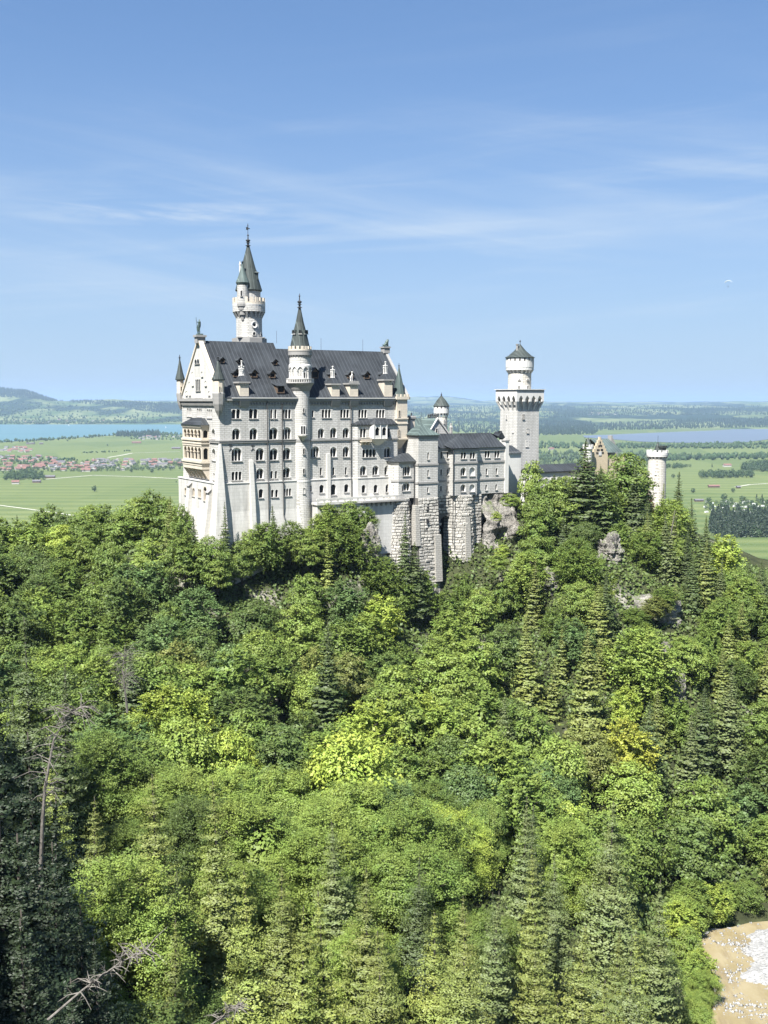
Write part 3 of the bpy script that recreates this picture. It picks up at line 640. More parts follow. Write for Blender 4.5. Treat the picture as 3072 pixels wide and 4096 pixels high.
# buttresses and drainpipes
m = MB(); zt_ = ZS - .6; m.hexa([(-2.6, -2.4, -33), (.9, -2.4, -33), (.9, .1, -33), (-2.6, 2.0, -33)], [(-.25, -.3, zt_), (.15, -.3, zt_), (.15, 0, zt_), (-.25, .2, zt_)])
B.put(m, 'buttress', 'smooth')
def butt(px, py, wpx, out_b, spread):
    s, z = PT(px, py, 0); w = wpx * .055 / 2; m = MB()
    m.hexa([(s - w - spread, -1.1 - out_b, -33), (s + w + spread, -1.1 - out_b, -33), (s + w + spread, 0, -33), (s - w - spread, 0, -33)], [(s - w, -.4, z), (s + w, -.4, z), (s + w, 0, z), (s - w, 0, z)]); B.put(m, 'buttress', 'smooth')
butt(1003, 1840, 17, .9, .1)
m = MB(); s, z = PT(1311, 1815, 0); m.box(s - .45, s + .45, -.55, .01, -26, z); B.put(m, 'buttress', 'smooth')
for (t, dz, l) in ((3.2, -20.3, 1.6), (15.2, -19.6, 1.6)):
    m = MB(); m.hexa([(-3.2, t, -33), (-.8, t, -33), (-.8, t + l, -33), (-3.2, t + l, -33)], [(-1.5, t, dz), (-.8, t, dz + .8), (-.8, t + l, dz + .8), (-1.5, t + l, dz)]); B.put(m, 'buttress', 'smooth')
    m = MB(); m.hexa([(-1.8, t - .15, dz), (-.8, t - .15, dz + .9), (-.8, t + l + .15, dz + .9), (-1.8, t + l + .15, dz)], [(-1.8, t - .15, dz + .15), (-.8, t - .15, dz + 1.05), (-.8, t + l + .15, dz + 1.05), (-1.8, t + l + .15, dz + .15)]); B.put(m, 'weathering_slab', 'grey')
for (px, y1, y0) in ((1066, 1600, 2090), (1126, 1620, 1925), (1130, 1935, 2060), (1401, 1600, 1992)):
    s, z1 = PT(px, y1, 0); _, z0 = PT(px, y0, 0); tt = -.52 if y0 > 1950 else -.2
    m = MB(); m.tube([(s, -.5, z1 + .3), (s, -.36, z1), (s, -.36, ZL + .3), (s, -.56, ZL - .2), (s, -.56, min(z0, ZL - .4)), (s, -1.0, min(z0, ZL - .4) - 1)] if z0 < ZL else [(s, -.5, z1 + .3), (s, -.36, z1), (s, -.36, z0)], .11, 6)
    B.put(m, 'drainpipe', 'pipe')
for px in (824, 913): # wrought iron wall anchors under the string course
    pass
for (px, py) in ((922, 1788), (1010, 1788)):
    s, z = PT(px, py, 0); m = MB(); m.box(s - .06, s + .06, -.1, -.01, z - .7, z + .4); m.box(s - .4, s + .4, -.1, -.01, z + .25, z + .55); m.tube([(s - .45, -.08, z - .75), (s, -.08, z - .2), (s + .45, -.08, z - .75)], .05, 5); B.put(m, 'wall_anchor', 'pipe')
# rods, pedestals
for (px, y1, y0) in ((1106, 1324, 1374), (1284, 1353, 1398), (1451, 1358, 1402)):
    t = W / 2 if px < 1120 else 10.3
    s, z1 = PT(px, y1, t); m = MB(); m.tube([(s, t, (ZR if px < 1120 else zr2) - .1), (s, t, z1)], .035, 5); B.put(m, 'lightning_rod', 'metal')
m = MB(); m.box(-.7, 1.3, W / 2 - .8, W / 2 + .8, ZR - .6, ZR + .75); m.box(-.95, 1.5, W / 2 - 1.05, W / 2 + 1.05, ZR + .75, ZR + 1.2); B.put(m, 'statue_pedestal', 'grey')
m = MB(); m.box(47.6, 49.2, 9.4, 11.2, zr2 - .4, zr2 + .9); m.box(47.4, 49.4, 9.2, 11.4, zr2 + .9, zr2 + 1.2); B.put(m, 'statue_pedestal', 'grey')
m = MB()
for sg in (0, 1):
    f = (lambda t: t) if not sg else (lambda t: 20.6 - t)
    m.hexa([(48.1, f(-.5), .4), (48.8, f(-.5), .4), (48.8, f(10.3), zr2 - .1), (48.1, f(10.3), zr2 - .1)], [(48.1, f(-.8), .8), (48.8, f(-.8), .8), (48.8, f(10.3), zr2 + .3), (48.1, f(10.3), zr2 + .3)])
B.put(m, 'coping', 'grey')

# ------------------------------------------------------------ terrace in front of the palace
tr = Bld('terrace', 'white stone terrace with a low parapet along the foot of the palace', 'terrace', 22, -4, -32)
z1 = Zt(1987, -3.8, 1420); zf = z1 - 1.0
m = MB(); m.box(21.9, 45.2, -3.7, -1.3, -36, zf); tr.put(m, 'retaining_wall', 'smooth')
m = MB(); m.box(21.6, 44.9, -4.0, -3.7, zf + .55, z1); m.box(21.6, 44.9, -4.05, -1.31, zf - .5, zf - .02)
for k in range(14): x = 21.7 + k * 1.76; m.box(x, x + .42, -3.98, -3.72, zf, zf + .55)
m.box(21.7, 44.9, -3.97, -3.9, zf, zf + .12); tr.put(m, 'parapet', 'smooth')
m = MB()
for k in range(9): x = 33.5 + k * 1.3; m.hexa([(x, -3.75, zf - 1.5), (x + .45, -3.75, zf - 1.5), (x + .45, -3.69, zf - 1.5), (x, -3.69, zf - 1.5)], [(x, -4.6, zf - .5), (x + .45, -4.6, zf - .5), (x + .45, -3.69, zf - .5), (x, -3.69, zf - .5)])
m.box(33.2, 45.0, -4.75, -3.71, zf - .5, zf - .1); tr.put(m, 'bracket', 'grey')

# ------------------------------------------------------------ stair tower on the south front
st_ = Bld('stair_tower', 'slim round stair tower with balcony and pointed cone against the palace front', 'tower', 19.7, -.6, -30)
T = Tower(1204, 1900, 241.2)
T.drum(st_, 'shaft', [(2110, 44), (2070, 40.5), (1990, 38), (1925, 37), (1923, 36.5), (1562, 37), (1556, 37)], 'wall', 28)
T.drum(st_, 'ledge', [(1926, 37.8), (1920, 37.8)], 'trim', 28)
T.drum(st_, 'string_course', [(1766, 37.8), (1757, 38.6)], 'grey', 28)
T.drum(st_, 'corbel', [(1566, 37), (1556, 42), (1548, 45), (1540, 50), (1534, 55), (1531, 55.5)], 'grey', 28)
T.drum(st_, 'upper_drum', [(1534, 41), (1430, 42)], 'wall', 28)
m = MB(); rr = T.r(55); z0 = T.z(1531); z1 = T.z(1516); m.lathe(T.cx, T.cy, [(rr, z1 - .12), (rr, z1 + .08)], 32); m.lathe(T.cx, T.cy, [(rr, z0), (rr, z0 + .12)], 32)
for k in range(36): a = k * pi / 18; m.lathe(T.cx + (rr - .1) * cos(a), T.cy + (rr - .1) * sin(a), [(.07, z0), (.11, z0 + .3), (.06, z1 - .1)], 5)
st_.put(m, 'balustrade', 'trim')
m = MB(); n = 12; r = T.r(43.6)
for k in range(n):
    a = T.view + 2 * pi * (k + .5) / n; m.lathe(T.cx + r * cos(a), T.cy + r * sin(a), [(.16, T.z(1514)), (.12, T.z(1511)), (.12, T.z(1487)), (.24, T.z(1484)), (.24, T.z(1482))], 6)
    for j in range(8):
        a1 = T.view + 2 * pi * (k + .5 + j / 8) / n; a2 = T.view + 2 * pi * (k + .5 + (j + 1) / 8) / n; h1 = T.z(1482) + .75 * sin(pi * j / 8) ; h2 = T.z(1482) + .75 * sin(pi * (j + 1) / 8); zt2 = T.z(1462)
        rr_ = T.r(45.2); m.quad((T.cx + rr_ * cos(a1), T.cy + rr_ * sin(a1), h1), (T.cx + rr_ * cos(a2), T.cy + rr_ * sin(a2), h2), (T.cx + rr_ * cos(a2), T.cy + rr_ * sin(a2), zt2), (T.cx + rr_ * cos(a1), T.cy + rr_ * sin(a1), zt2))
m.lathe(T.cx, T.cy, [(T.r(45.2), T.z(1462)), (T.r(42), T.z(1458))], 28, T.view)
st_.put(m, 'arcade', 'trim')
T.corb(st_, 'corbel', 1432, 1409, 42, 47, 22, 'grey', .5, .55)
T.drum(st_, 'gallery_floor', [(1410, 46), (1407, 47.5), (1403, 47.5), (1403, 30)], 'grey', 28)
T.cren(st_, 'parapet', 1398, 1386, 46.5, 16, 'sand', base=1404, frac=.6)
T.drum(st_, 'cone_roof', [(1400, 40), (1388, 39), (1340, 29), (1290, 16), (1232, 4.5)], 'cone', 24)
m = MB(); finial(m, T.cx, T.cy, T.z(1233), T.z(1172), .5); st_.put(m, 'finial', 'metal')
for q in (-.85, 0.05, .9): T.win(st_, proj((T.x, T.Y, T.z(1330)))[0] + q * 27, 1337, 13, 16, 29, 'D', 1, 'cone', sill='trim', pane='void')
for (x, y, w, h) in ((1214, 1650, 9, 20), (1215, 1815, 10, 24), (1215, 1893, 10, 22), (1216, 1972, 11, 24)): T.win(st_, x, y, w, h, 37, 'D', 1, 'wall')
T.win(st_, 1212, 1736, 20, 34, 37, 'D', 2, 'trim')
a = T.view + .22; m = MB(); bx_, by_ = T.cx + T.r(41) * cos(a), T.cy + T.r(41) * sin(a); m.lathe(bx_, by_, [(.15, T.z(1762)), (.9, T.z(1746)), (1.15, T.z(1742)), (1.15, T.z(1737))], 8, a + pi / 8); st_.put(m, 'balcony', 'wall')
T.win(st_, 1217, 1513, 9, 24, 42, 'D', 1, 'trim')

# ------------------------------------------------------------ the tall tower behind
tt = Bld('tall_tower', 'tallest round tower, grey spire and side turret, standing behind the palace roof', 'tower', 18.4, 26, -30)
T = Tower(997, 1330, 262); rows = T
T.drum(tt, 'shaft', [(2000, 51), (1272, 51), (1236, 52)], 'wall', 30)
m = MB(); r = T.r(76); m.prism([(T.cx + r * cos(a), T.cy + r * sin(a)) for a in [pi / 4 + k * pi / 2 - .25 for k in range(4)]], T.z(1354), T.z(1351))
m.prism([(T.cx + r * .9 * cos(a), T.cy + r * .9 * sin(a)) for a in [pi / 8 + k * pi / 4 for k in range(8)]], T.z(1400), T.z(1354.1)); tt.put(m, 'platform', 'grey')
T.corb(tt, 'corbel', 1278, 1228, 50, 64, 20, 'wall', .42, .42)
T.drum(tt, 'gallery_floor', [(1229, 64), (1222, 65), (1220, 65), (1220, 30)], 'trim', 30)
T.cren(tt, 'parapet', 1212, 1193, 64, 18, 'sand', base=1222, frac=.6)
T.drum(tt, 'upper_drum', [(1222, 46), (1160, 46)], 'wall', 28)
m = MB(); tx = proj((T.x, T.Y, T.z(1160)))[0]
T.drum(tt, 'cone_roof', [(1166, 50), (1162, 53), (1120, 41), (1080, 31.5), (1079, 30), (1030, 17), (983, 5)], 'cone', 26)
m = MB(); finial(m, T.cx, T.cy, T.z(985), T.z(930), .55); z = T.z(932); m.tube([(T.cx, T.cy, z - .3), (T.cx, T.cy, T.z(894))], .07, 5)
z = T.z(914); m.box(T.cx - .45, T.cx + .1, T.cy - .05, T.cy + .05, z - .35, z + .35); m.box(T.cx + .1, T.cx + .5, T.cy - .05, T.cy + .05, z - .1, z + .12); m.lathe(T.cx, T.cy, [(.02, T.z(909)), (.16, T.z(903)), (.02, T.z(895))], 6); tt.put(m, 'weather_vane', 'metal')
T.win(tt, 1016, 1344, 13, 15, 51, 'D', 1, 'trim', pane='void'); T.win(tt, 1043, 1344, 8, 12, 51, 'D', 1, 'trim', pane='void')
ax = proj((T.x, T.Y, T.z(1303)))[0]; q = math.asin((1016 - ax) / 51); a = T.view + q
R = Matrix.Rotation(a + pi / 2, 4, 'Z'); m = MB(); mg = MB(); c = Vector((T.cx + (T.r(51) + .1) * cos(a), T.cy + (T.r(51) + .1) * sin(a), T.z(1303))); n = 18; r1, r0 = T.r(11.5), T.r(6.5)
for i in range(n):
    P_ = lambda r_, k, y_: tuple(c + R @ Vector((r_ * cos(2 * pi * k / n), y_, r_ * sin(2 * pi * k / n))))
    m.quad(P_(r1, i, -.2), P_(r1, i + 1, -.2), P_(r0, i + 1, -.08), P_(r0, i, -.08)); m.quad(P_(r1, i, -.2), P_(r1, i + 1, -.2), P_(r1, i + 1, .3), P_(r1, i, .3)); m.quad(P_(r0, i, -.08), P_(r0, i + 1, -.08), P_(r0, i + 1, .1), P_(r0, i, .1))
mg.poly([P_(r0, i, .0) for i in range(n)]); rw = tt.put(m, 'round_window', 'trim'); tt.put(mg, 'pane', 'glass', rw)
# side turret
x2, y2, _ = at(971, 1170, 259.2); T2 = Tower(971, 1170, 259.2)
side = T2.drum(tt, 'side_turret', [(1214, 22), (1137, 22)], 'wall', 18)
T2.drum(tt, 'turret_roof', [(1140, 23), (1131, 27), (1100, 15), (1070, 6), (1050, 1.5)], 'copper', 18, side)
T2.drum(tt, 'turret_corbel', [(1292, .5), (1280, 7), (1262, 10), (1260, 14), (1242, 15), (1240, 19), (1228, 20), (1226, 23), (1216, 24), (1213, 23)], 'grey', 16, side)
m = MB(); finial(m, T2.cx, T2.cy, T2.z(1052), T2.z(1042), .25); tt.put(m, 'finial', 'metal', side)
T2.win(tt, 966, 1187, 9, 24, 22, 'D', 1, 'trim', parent=None)
T3 = Tower(961, 1080, 262.5); T3.drum(tt, 'chimney', [(1130, 4.5), (1060, 4), (1059, 5.5), (1056, 5.5), (1055, 3), (1046, 3)], 'trim', 8)
T4 = Tower(1024, 1100, 261); m = MB(); w_ = T4.r(8); m.box(T4.cx - w_, T4.cx + w_ * .8, T4.cy - w_, T4.cy + w_, T4.z(1120), T4.z(1092)); dm = tt.put(m, 'dormer', 'cone')
m = MB(); e = w_ * 1.4; m.cone([(T4.cx - e, T4.cy - e), (T4.cx + e, T4.cy - e), (T4.cx + e, T4.cy + e), (T4.cx - e, T4.cy + e)], T4.z(1092), (T4.cx, T4.cy, T4.z(1084))); tt.put(m, 'dormer_roof', 'cone', dm)
# ------------------------------------------------------------ the bower: three-storey wing on a rusticated rock base
bo = Bld('bower', 'white three-storey wing with grey roofs on a high rusticated stone base beside the palace', 'building', 46, -4, -45)
tA, tB, tC1, tC2, tC3 = -4.0, -5.4, -2.6, -4.3, -3.3
SX = lambda px, t, py=1900: PT(px, py, t)[0]
zb = Zt(1991, tB, 1700)
def face(ws, s0, s1, z0, z1, t, mat_mb): wall(mat_mb, s0, s1, z0, z1, t, opsof(ws))
wm = MB()
# A: low canted pavilion
a0, a1, a2 = SX(1566, tA + 1.4), SX(1594, tA), SX(1664, tA)
wA = [WS(1626, 1903, 33, 44, 'B', 3, tA), WS(1624, 1964, 33, 36, 'B', 3, tA)]
zA = Zt(1846, tA, 1620); face(wA, a1, a2, zb, zA, tA, wm); wm.quad((a0, tA + 1.6, zb), (a1, tA, zb), (a1, tA, zA), (a0, tA + 1.6, zA)); wm.quad((a0, tA + 1.6, zb), (a0, 3, zb), (a0, 3, zA), (a0, tA + 1.6, zA))
# B: square stair tower with a green hip roof
b0, b1 = SX(1673, tB), SX(1751, tB); zBt = Zt(1742, tB, 1710)
wB = [WS(1713, 1838, 9, 30, 'A', 1, tB), WS(1713, 1906, 9, 28, 'A', 1, tB), WS(1712, 1970, 9, 24, 'A', 1, tB)]
face(wB, b0, b1, zb, zBt, tB, wm); wm.quad((b0, tB, zb), (b0, 1, zb), (b0, 1, zBt), (b0, tB, zBt)); wm.quad((b1, tB, zb), (b1, 1, zb), (b1, 1, zBt), (b1, tB, zBt)); wm.quad((b0, 1, zb), (b1, 1, zb), (b1, 1, zBt), (b0, 1, zBt))
# C1, C2 (projecting bay), C3
c1a, c1b = b1, SX(1812, tC1); c2a, c2b = SX(1812, tC2), SX(1908, tC2); c3a, c3b = c2b, SX(2020, tC3)
zC = Zt(1790, tC3, 1900)
wC1 = [WS(1766, 1834, 9, 30, 'A', 1, tC1), WS(1791, 1833, 9, 28, 'A', 1, tC1), WS(1765, 1902, 8, 26, 'A', 1, tC1), WS(1790, 1901, 8, 26, 'A', 1, tC1), WS(1764, 1964, 8, 22, 'A', 1, tC1), WS(1789, 1963, 8, 22, 'A', 1, tC1)]
wC2 = [WS(1854, 1835, 23, 28, 'A', 2, tC2), WS(1890, 1835, 22, 28, 'A', 2, tC2), WS(1853, 1903, 22, 34, 'B', 2, tC2), WS(1888.5, 1904, 23, 36, 'B', 0, tC2), WS(1852, 1967, 21, 30, 'B', 2, tC2), WS(1888, 1967, 22, 30, 'B', 0, tC2)]
wC3 = [WS(1949, 1831, 22, 28, 'A', 2, tC3), WS(1988, 1831, 21, 28, 'A', 2, tC3), WS(1947, 1899, 9, 27, 'A', 1, tC3), WS(1986.5, 1898, 9, 27, 'A', 1, tC3), WS(1945, 1961, 9, 24, 'A', 1, tC3), WS(1985, 1959, 9, 24, 'A', 1, tC3)]
face(wC1, c1a, c2a + .6, zb, zC, tC1, wm); face(wC2, c2a, c2b, zb, zC, tC2, wm); face(wC3, c3a, c3b, zb, zC, tC3, wm)
wm.quad((c2a, tC2, zb), (c2a, tC1 + .5, zb), (c2a, tC1 + .5, zC), (c2a, tC2, zC)); wm.quad((c2b, tC2, zb), (c2b, tC1, zb), (c2b, tC1, zC), (c2b, tC2, zC))
wm.quad((c3b, tC3, zb), (c3b, 4, zb), (c3b, 4, zC), (c3b, tC3, zC)); wm.quad((a0, 4, zb), (c3b, 4, zb), (c3b, 4, zC), (a0, 4, zC))
bo.put(wm, 'wall', 'wall')
for wl, t in ((wA, tA), (wB, tB), (wC1, tC1), (wC2, tC2), (wC3, tC3)):
    for (u, z, w, h, k, n) in wl: bo.win(u, t, z, w, h, k, n)
m = MB(); e0 = SX(2020, tC3 - .25); e1 = SX(2034, tC3 - .25); m.box(e0, e1, tC3 - .3, 3.9, zb - .6, Zt(1765, tC3, 2027)); bo.put(m, 'corner_pier', 'trim')
m = MB(); zz_ = Zt(1765, tC3, 2027); m.box(e0 - .15, e1 + .15, tC3 - .45, tC3 + 1.2, zz_, zz_ + .35); m.cone([(e0, tC3 - .3), (e1, tC3 - .3), (e1, tC3 + 1), (e0, tC3 + 1)], zz_ + .35, ((e0 + e1) / 2, tC3 + .3, zz_ + 1.1)); bo.put(m, 'chimney', 'grey')
m = MB()
for (py) in (1850, 1921):
    z = Zt(py, tC2, 1850)
    for (s0, s1, t) in ((b0, b1, tB), (b1 + .001, c2a, tC1), (c2a, c2b, tC2), (c2b + .001, e0, tC3)): m.box(s0 - (.14 if t in (tB, tC2) else 0), s1 + (.14 if t in (tB, tC2) else 0), t - .16, t + .05, z - .32, z + .12)
    m.box(b0 - .14, b0, tB - .16, tA, z - .32, z + .12)
z = Zt(1920, tA, 1620); m.box(a1, b0, tA - .15, tA + .05, z - .45, z); m.hexa([(a0 - .1, tA + 1.45, z - .45), (a1, tA - .15, z - .45), (a1, tA, z - .45), (a0, tA + 1.6, z - .45)], [(a0 - .1, tA + 1.45, z), (a1, tA - .15, z), (a1, tA, z), (a0, tA + 1.6, z)])
m.box(c2a - .1, c2b + .1, tC2 - .2, tC2, zC - .9, zC); m.box(c2b + .11, e0, tC3 - .2, tC3, zC - .9, zC); m.box(b1, c2a - .11, tC1 - .2, tC1, zC - .9, zC)
m.box(b0 - .1, b1 + .1, tB - .12, 1, zBt - .7, zBt); m.hexa([(a0 - .1, tA + 1.5, zA - .7), (a1, tA - .1, zA - .7), (a2, tA - .1, zA - .7), (a2, tA + 1.6, zA - .7)], [(a0 - .4, tA + 1.3, zA), (a1 - .1, tA - .5, zA), (a2, tA - .5, zA), (a2, tA + 1.6, zA)])
bo.put(m, 'string_course', 'grey')
# roofs
m = MB(); za = zA + .02; zp = Zt(1813, tA + 2.6, 1640)
m.add([(a0 - .5, tA + 1.3, za), (a1 - .15, tA - .55, za), (a2 + .1, tA - .55, za), (a2 + .1, 2, zp), (SX(1606, tA + 3) , tA + 3, zp), (a0 - .5, 3, za), (a2 + .1, tA + 3, zp)], [(0, 1, 4), (1, 2, 6, 4), (0, 4, 5), (4, 6, 3), (5, 4, 3)]); bo.put(m, 'pavilion_roof', 'roof')
m = MB(); e = .45; sm = (b0 + b1) / 2; tm = (tB + 1) / 2; zpk = Zt(1690, tm, 1705); q = [(b0 - e, tB - e), (b1 + e, tB - e), (b1 + e, 1 + e), (b0 - e, 1 + e)]
g = lambda f: [(sm + (x - sm) * f, tm + (y - tm) * f) for x, y in q]
z = zBt; m.prism(q, z, z + .15)
for f0, f1, h0, h1 in ((1, .55, .15, .42), (.55, .26, .42, .72), (.26, .02, .72, 1.0)): m.hexa([(x, y, z + (zpk - z) * h0 if h0 > .2 else z + .15) for x, y in g(f0)], [(x, y, z + (zpk - z) * h1) for x, y in g(f1)])
bo.put(m, 'tower_roof', 'copper'); m = MB(); m.tube([(sm, tm, zpk - .1), (sm, tm, Zt(1648, tm, 1705))], .04, 5); bo.put(m, 'lightning_rod', 'metal')
m = MB(); zr = Zt(1733, 0, 1850); zr1 = Zt(1749, 0, 1980); e = .45; tr_ = 0.0
sA, sB, sC = b1 + .02, SX(1962, 0, 1735), SX(1999, 0, 1750)
m.add([(sA, tC1 - e, zC), (e0, tC3 - e, zC), (sA, tr_, zr), (sB, tr_, zr), (sC, tr_, zr1), (e0, tr_ + .3, zr1 - .35), (e0, 4, zC), (sA, 4, zC), (c2a, tC1 - e, zC), (c2b, tC3 - e, zC)],
      [(0, 8, 3, 2), (8, 9, 3), (9, 1, 5, 4, 3), (2, 3, 4, 5, 6, 7), (1, 6, 5)])
cm = (c2a + c2b) / 2 + .4; m.add([(c2a - .8, tC2 - e, zC - .01), (cm, tC2 - e - .1, zC - .01), (c2b + .3, tC2 - e, zC - .01), (c2a - 1.6, tC1 + .3, zC + .75), (c2b + 1.6, tC1 + .5, zC + .75), (cm, -.9, Zt(1738, -.9, 1868))], [(0, 1, 5), (1, 2, 5), (3, 0, 5), (2, 4, 5)])
m.box(c2a - .8, c2b + .3, tC2 - e + .02, tC2, zC - .18, zC - .03)
bo.put(m, 'wing_roof', 'roof'); m = MB(); m.tube([(cm, -.9, Zt(1740, -.9, 1868)), (cm, -.9, Zt(1668, -.9, 1868))], .04, 5); bo.put(m, 'lightning_rod', 'metal')
for (px, t) in ((1655, tA), (1811, tC2)):
    s = SX(px, t); m = MB(); m.tube([(s, t - .25, (zA if px < 1700 else zC)), (s, t - .25, zb - 12)], .11, 6); bo.put(m, 'drainpipe', 'pipe')
# rusticated base
m = MB(); zlo = -56
def bat(s0, s1, t, d=1.6): m.hexa([(s0 - .5, t - d, zlo), (s1 + .5, t - d, zlo), (s1 + .5, 2, zlo), (s0 - .5, 2, zlo)], [(s0, t - .12, zb), (s1, t - .12, zb), (s1, 2, zb), (s0, 2, zb)])
bat(b0 - .15, b1 + .1, tB)
s_, _ = PT(1609, 2050, tA); rA = 3.05; m.lathe(s_, tA + 2.5, [(rA + 1.3, zlo), (rA + .36, zb - 9), (rA, zb)], 26)
s_, _ = PT(1862, 2050, tC2); rC = 3.8; m.lathe(s_, tC2 + 3.3, [(rC + 1.25, zlo), (rC + .31, zb - 9), (rC - .05, zb)], 30)
m.box(c2b - .3, SX(1926, tC3), tC3 - .15, 3, zlo, zb)
xa, xb = SX(1757, tC1, 2080), SX(1806, tC1, 2080); zt_ = Zt(2064, tC1, 1780)
plate(m, b1, c2a + 1.2, zlo, zb, [(xa, xb, zlo, zt_ - (xb - xa) / 2)], tC1 - .2, tC1 + 6)
base = bo.put(m, 'rusticated_base', 'joint')
def hewn(mb, x, y, z, w, h, p, nx_, ny_):      # one rough-hewn block: outward normal (nx,ny), width w along the wall
    tx, ty = -ny_, nx_; hw = w / 2 - .045; h0, h1 = z + .04, z + h - .04; q = lambda a, o, zz: (x + tx * a + nx_ * o, y + ty * a + ny_ * o, zz)
    r = lambda: random.uniform(.0, .09)
    mb.hexa([q(-hw, -.1, h0), q(hw, -.1, h0), q(hw, -.1, h1), q(-hw, -.1, h1)], [q(-hw + .05 + r(), p - r(), h0 + .05 + r()), q(hw - .05 - r(), p - r(), h0 + .05 + r()), q(hw - .05 - r(), p - r(), h1 - .05 - r()), q(-hw + .05 + r(), p - r(), h1 - .05 - r())])
random.seed(12); bk = MB(); rh = .74; nrow = 38
for k in range(nrow):
    z = zb - (k + 1) * rh; dz = zb - z - rh / 2
    for (sa, sb, tf) in ((b0 - .15, b1 + .1, lambda d: tB - .12 - (1.6 - .12) * d / (zb - zlo)), (b1 + .1, c2a + .9, lambda d: tC1 - .2), (c2b - .3, SX(1926, tC3), lambda d: tC3 - .15)):
        x = sa
        while x < sb - .3:
            w = min(random.uniform(.9, 2.0), sb - x)
            if sb - x - w < .5: w = sb - x
            if not (sa == b1 + .1 and xa - .1 < x + w / 2 < xb + .1 and z < zt_): hewn(bk, x + w / 2, tf(dz), z, w, rh, random.uniform(.05, .24), 0, -1)
            x += w
    for (cx_, cy_, R0, f9) in ((SX(1609, tA, 2050), tA + 2.5, rA, .5), (SX(1862, tC2, 2050), tC2 + 3.3, rC - .05, .5)):
        rr_ = R0 + (.04 * dz if dz < 9 else .36 + .035 * (dz - 9)); a = pi * .98
        while a < 2 * pi * 1.0:
            w = random.uniform(.9, 1.9); am = a + w / rr_ / 2; hewn(bk, cx_ + rr_ * cos(am), cy_ + rr_ * sin(am), z, w, rh, random.uniform(.07, .26), cos(am), sin(am)); a += w / rr_
bo.put(bk, 'hewn_blocks', 'blocks', base)
for b_ in [m]:
    pass
m = MB(); m.quad((xa - .5, tC1 + 5.5, zlo), (xb + .5, tC1 + 5.5, zlo), (xb + .5, tC1 + 5.5, zt_ + 1), (xa - .5, tC1 + 5.5, zt_ + 1)); bo.put(m, 'arch_opening', 'void', base)
for (p0, p1, t, y1, y0) in ((1661, 1676, tB - .25, 2020, 2180), (1741, 1764, tB - 1.0, 2143, 2330), (1861, 1880, tC2 - .75, 2078, 2260)):
    s0, s1 = SX(p0, t, y1), SX(p1, t, y1); m = MB(); m.hexa([(s0 - .1, t - .75, Zt(y0, t, 1700)), (s1 + .1, t - .75, Zt(y0, t, 1700)), (s1 + .1, t + 1.6, Zt(y0, t, 1700)), (s0 - .1, t + 1.6, Zt(y0, t, 1700))], [(s0, t - .05, Zt(y1, t, 1700)), (s1, t - .05, Zt(y1, t, 1700)), (s1, t + 1.6, Zt(y1, t, 1700)), (s0, t + 1.6, Zt(y1, t, 1700))]); bo.put(m, 'buttress', 'greystone')
m = MB()
for (px, py, t) in ((1639, 2014, tA - .5), (1711, 2036, tB - .3), (1711, 2086, tB - .7), (1791, 2010, tC1 - .25)):
    s, z = PT(px, py, t); m.box(s - .28, s + .28, t - .1, t + .2, z - .5, z + .5)
bo.put(m, 'slit_opening', 'void')
# low passage roofs between palace and bower
lk = Bld('link_building', 'small passage building squeezed between the palace and the bower', 'building', 47, 3, -30)
m = MB(); s0, s1 = SX(1600, 5), SX(1665, 3); m.box(46.5, s1, 3.2, 10, zb, Zt(1800, 3, 1640)); m.box(SX(1622, 3.0, 1780), SX(1658, 3, 1780), 2.4, 3.1, zb, Zt(1768, 3, 1640)); lk.put(m, 'wall', 'wall')
m = MB(); z = Zt(1756, 2.5, 1640); m.box(SX(1584, 2), SX(1662, 2), 1.2, 4.5, z, z + .35)
for k in range(9): m.box(SX(1622, 2) + k * .38, SX(1622, 2) + k * .38 + .12, 1.25, 1.4, z + .35, z + .95)
m.box(SX(1622, 2), SX(1662, 2), 1.2, 1.45, z + .95, z + 1.1); lk.put(m, 'balcony', 'sand')
m = MB(); s0, s1 = SX(1607, 2.9, 1800), SX(1640, 2.9, 1800); m.add([(s0, 2.3, Zt(1835, 3, 1620)), (s1, 2.3, Zt(1835, 3, 1620)), (s1 - .3, 2.3, Zt(1800, 3, 1620)), (s0 + .9, 2.3, Zt(1780, 3, 1620)), (s0, 2.3, Zt(1790, 3, 1620))], [(0, 1, 2, 3, 4)]); lk.put(m, 'opening', 'void')
# ------------------------------------------------------------ knights' house behind: gabled block, chimneys, round turret
kh = Bld('knights_house', 'gabled house with a pale green roof behind the bower', 'building', 52, 8, -25)
tk = 9.0; m = MB()
def roofquadS(mb, p): mb.poly(p)
zg0 = Zt(1733, tk, 1700); g0s, g1s = SX(1715, tk, 1733), SX(1792, tk, 1733); gm = SX(1749, tk, 1733); zgp = Zt(1676, tk, 1749)
m.add([(g0s, tk, -24), (g1s, tk, -24), (g1s, tk, zg0), (gm, tk, zgp), (g0s, tk, zg0)], [(0, 1, 2, 3, 4)])
l0 = SX(1600, tk + 3, 1735); m.box(l0, g1s, tk + 3, tk + 11, -24, zg0 - 1.5); m.quad((g1s, tk, -24), (g1s, tk + 11, -24), (g1s, tk + 11, zg0 - 1), (g1s, tk, zg0)); kh.put(m, 'wall', 'wall')
m = MB(); d = 12; m.add([(g0s - .4, tk - .4, zg0 - .3), (gm, tk - .4, zgp + .1), (g1s + .4, tk - .4, zg0 - .3), (g0s - .4, tk + d, zg0 - .3), (gm, tk + d, zgp + .1), (g1s + .4, tk + d, zg0 - .3)], [(0, 1, 4, 3), (1, 2, 5, 4)])
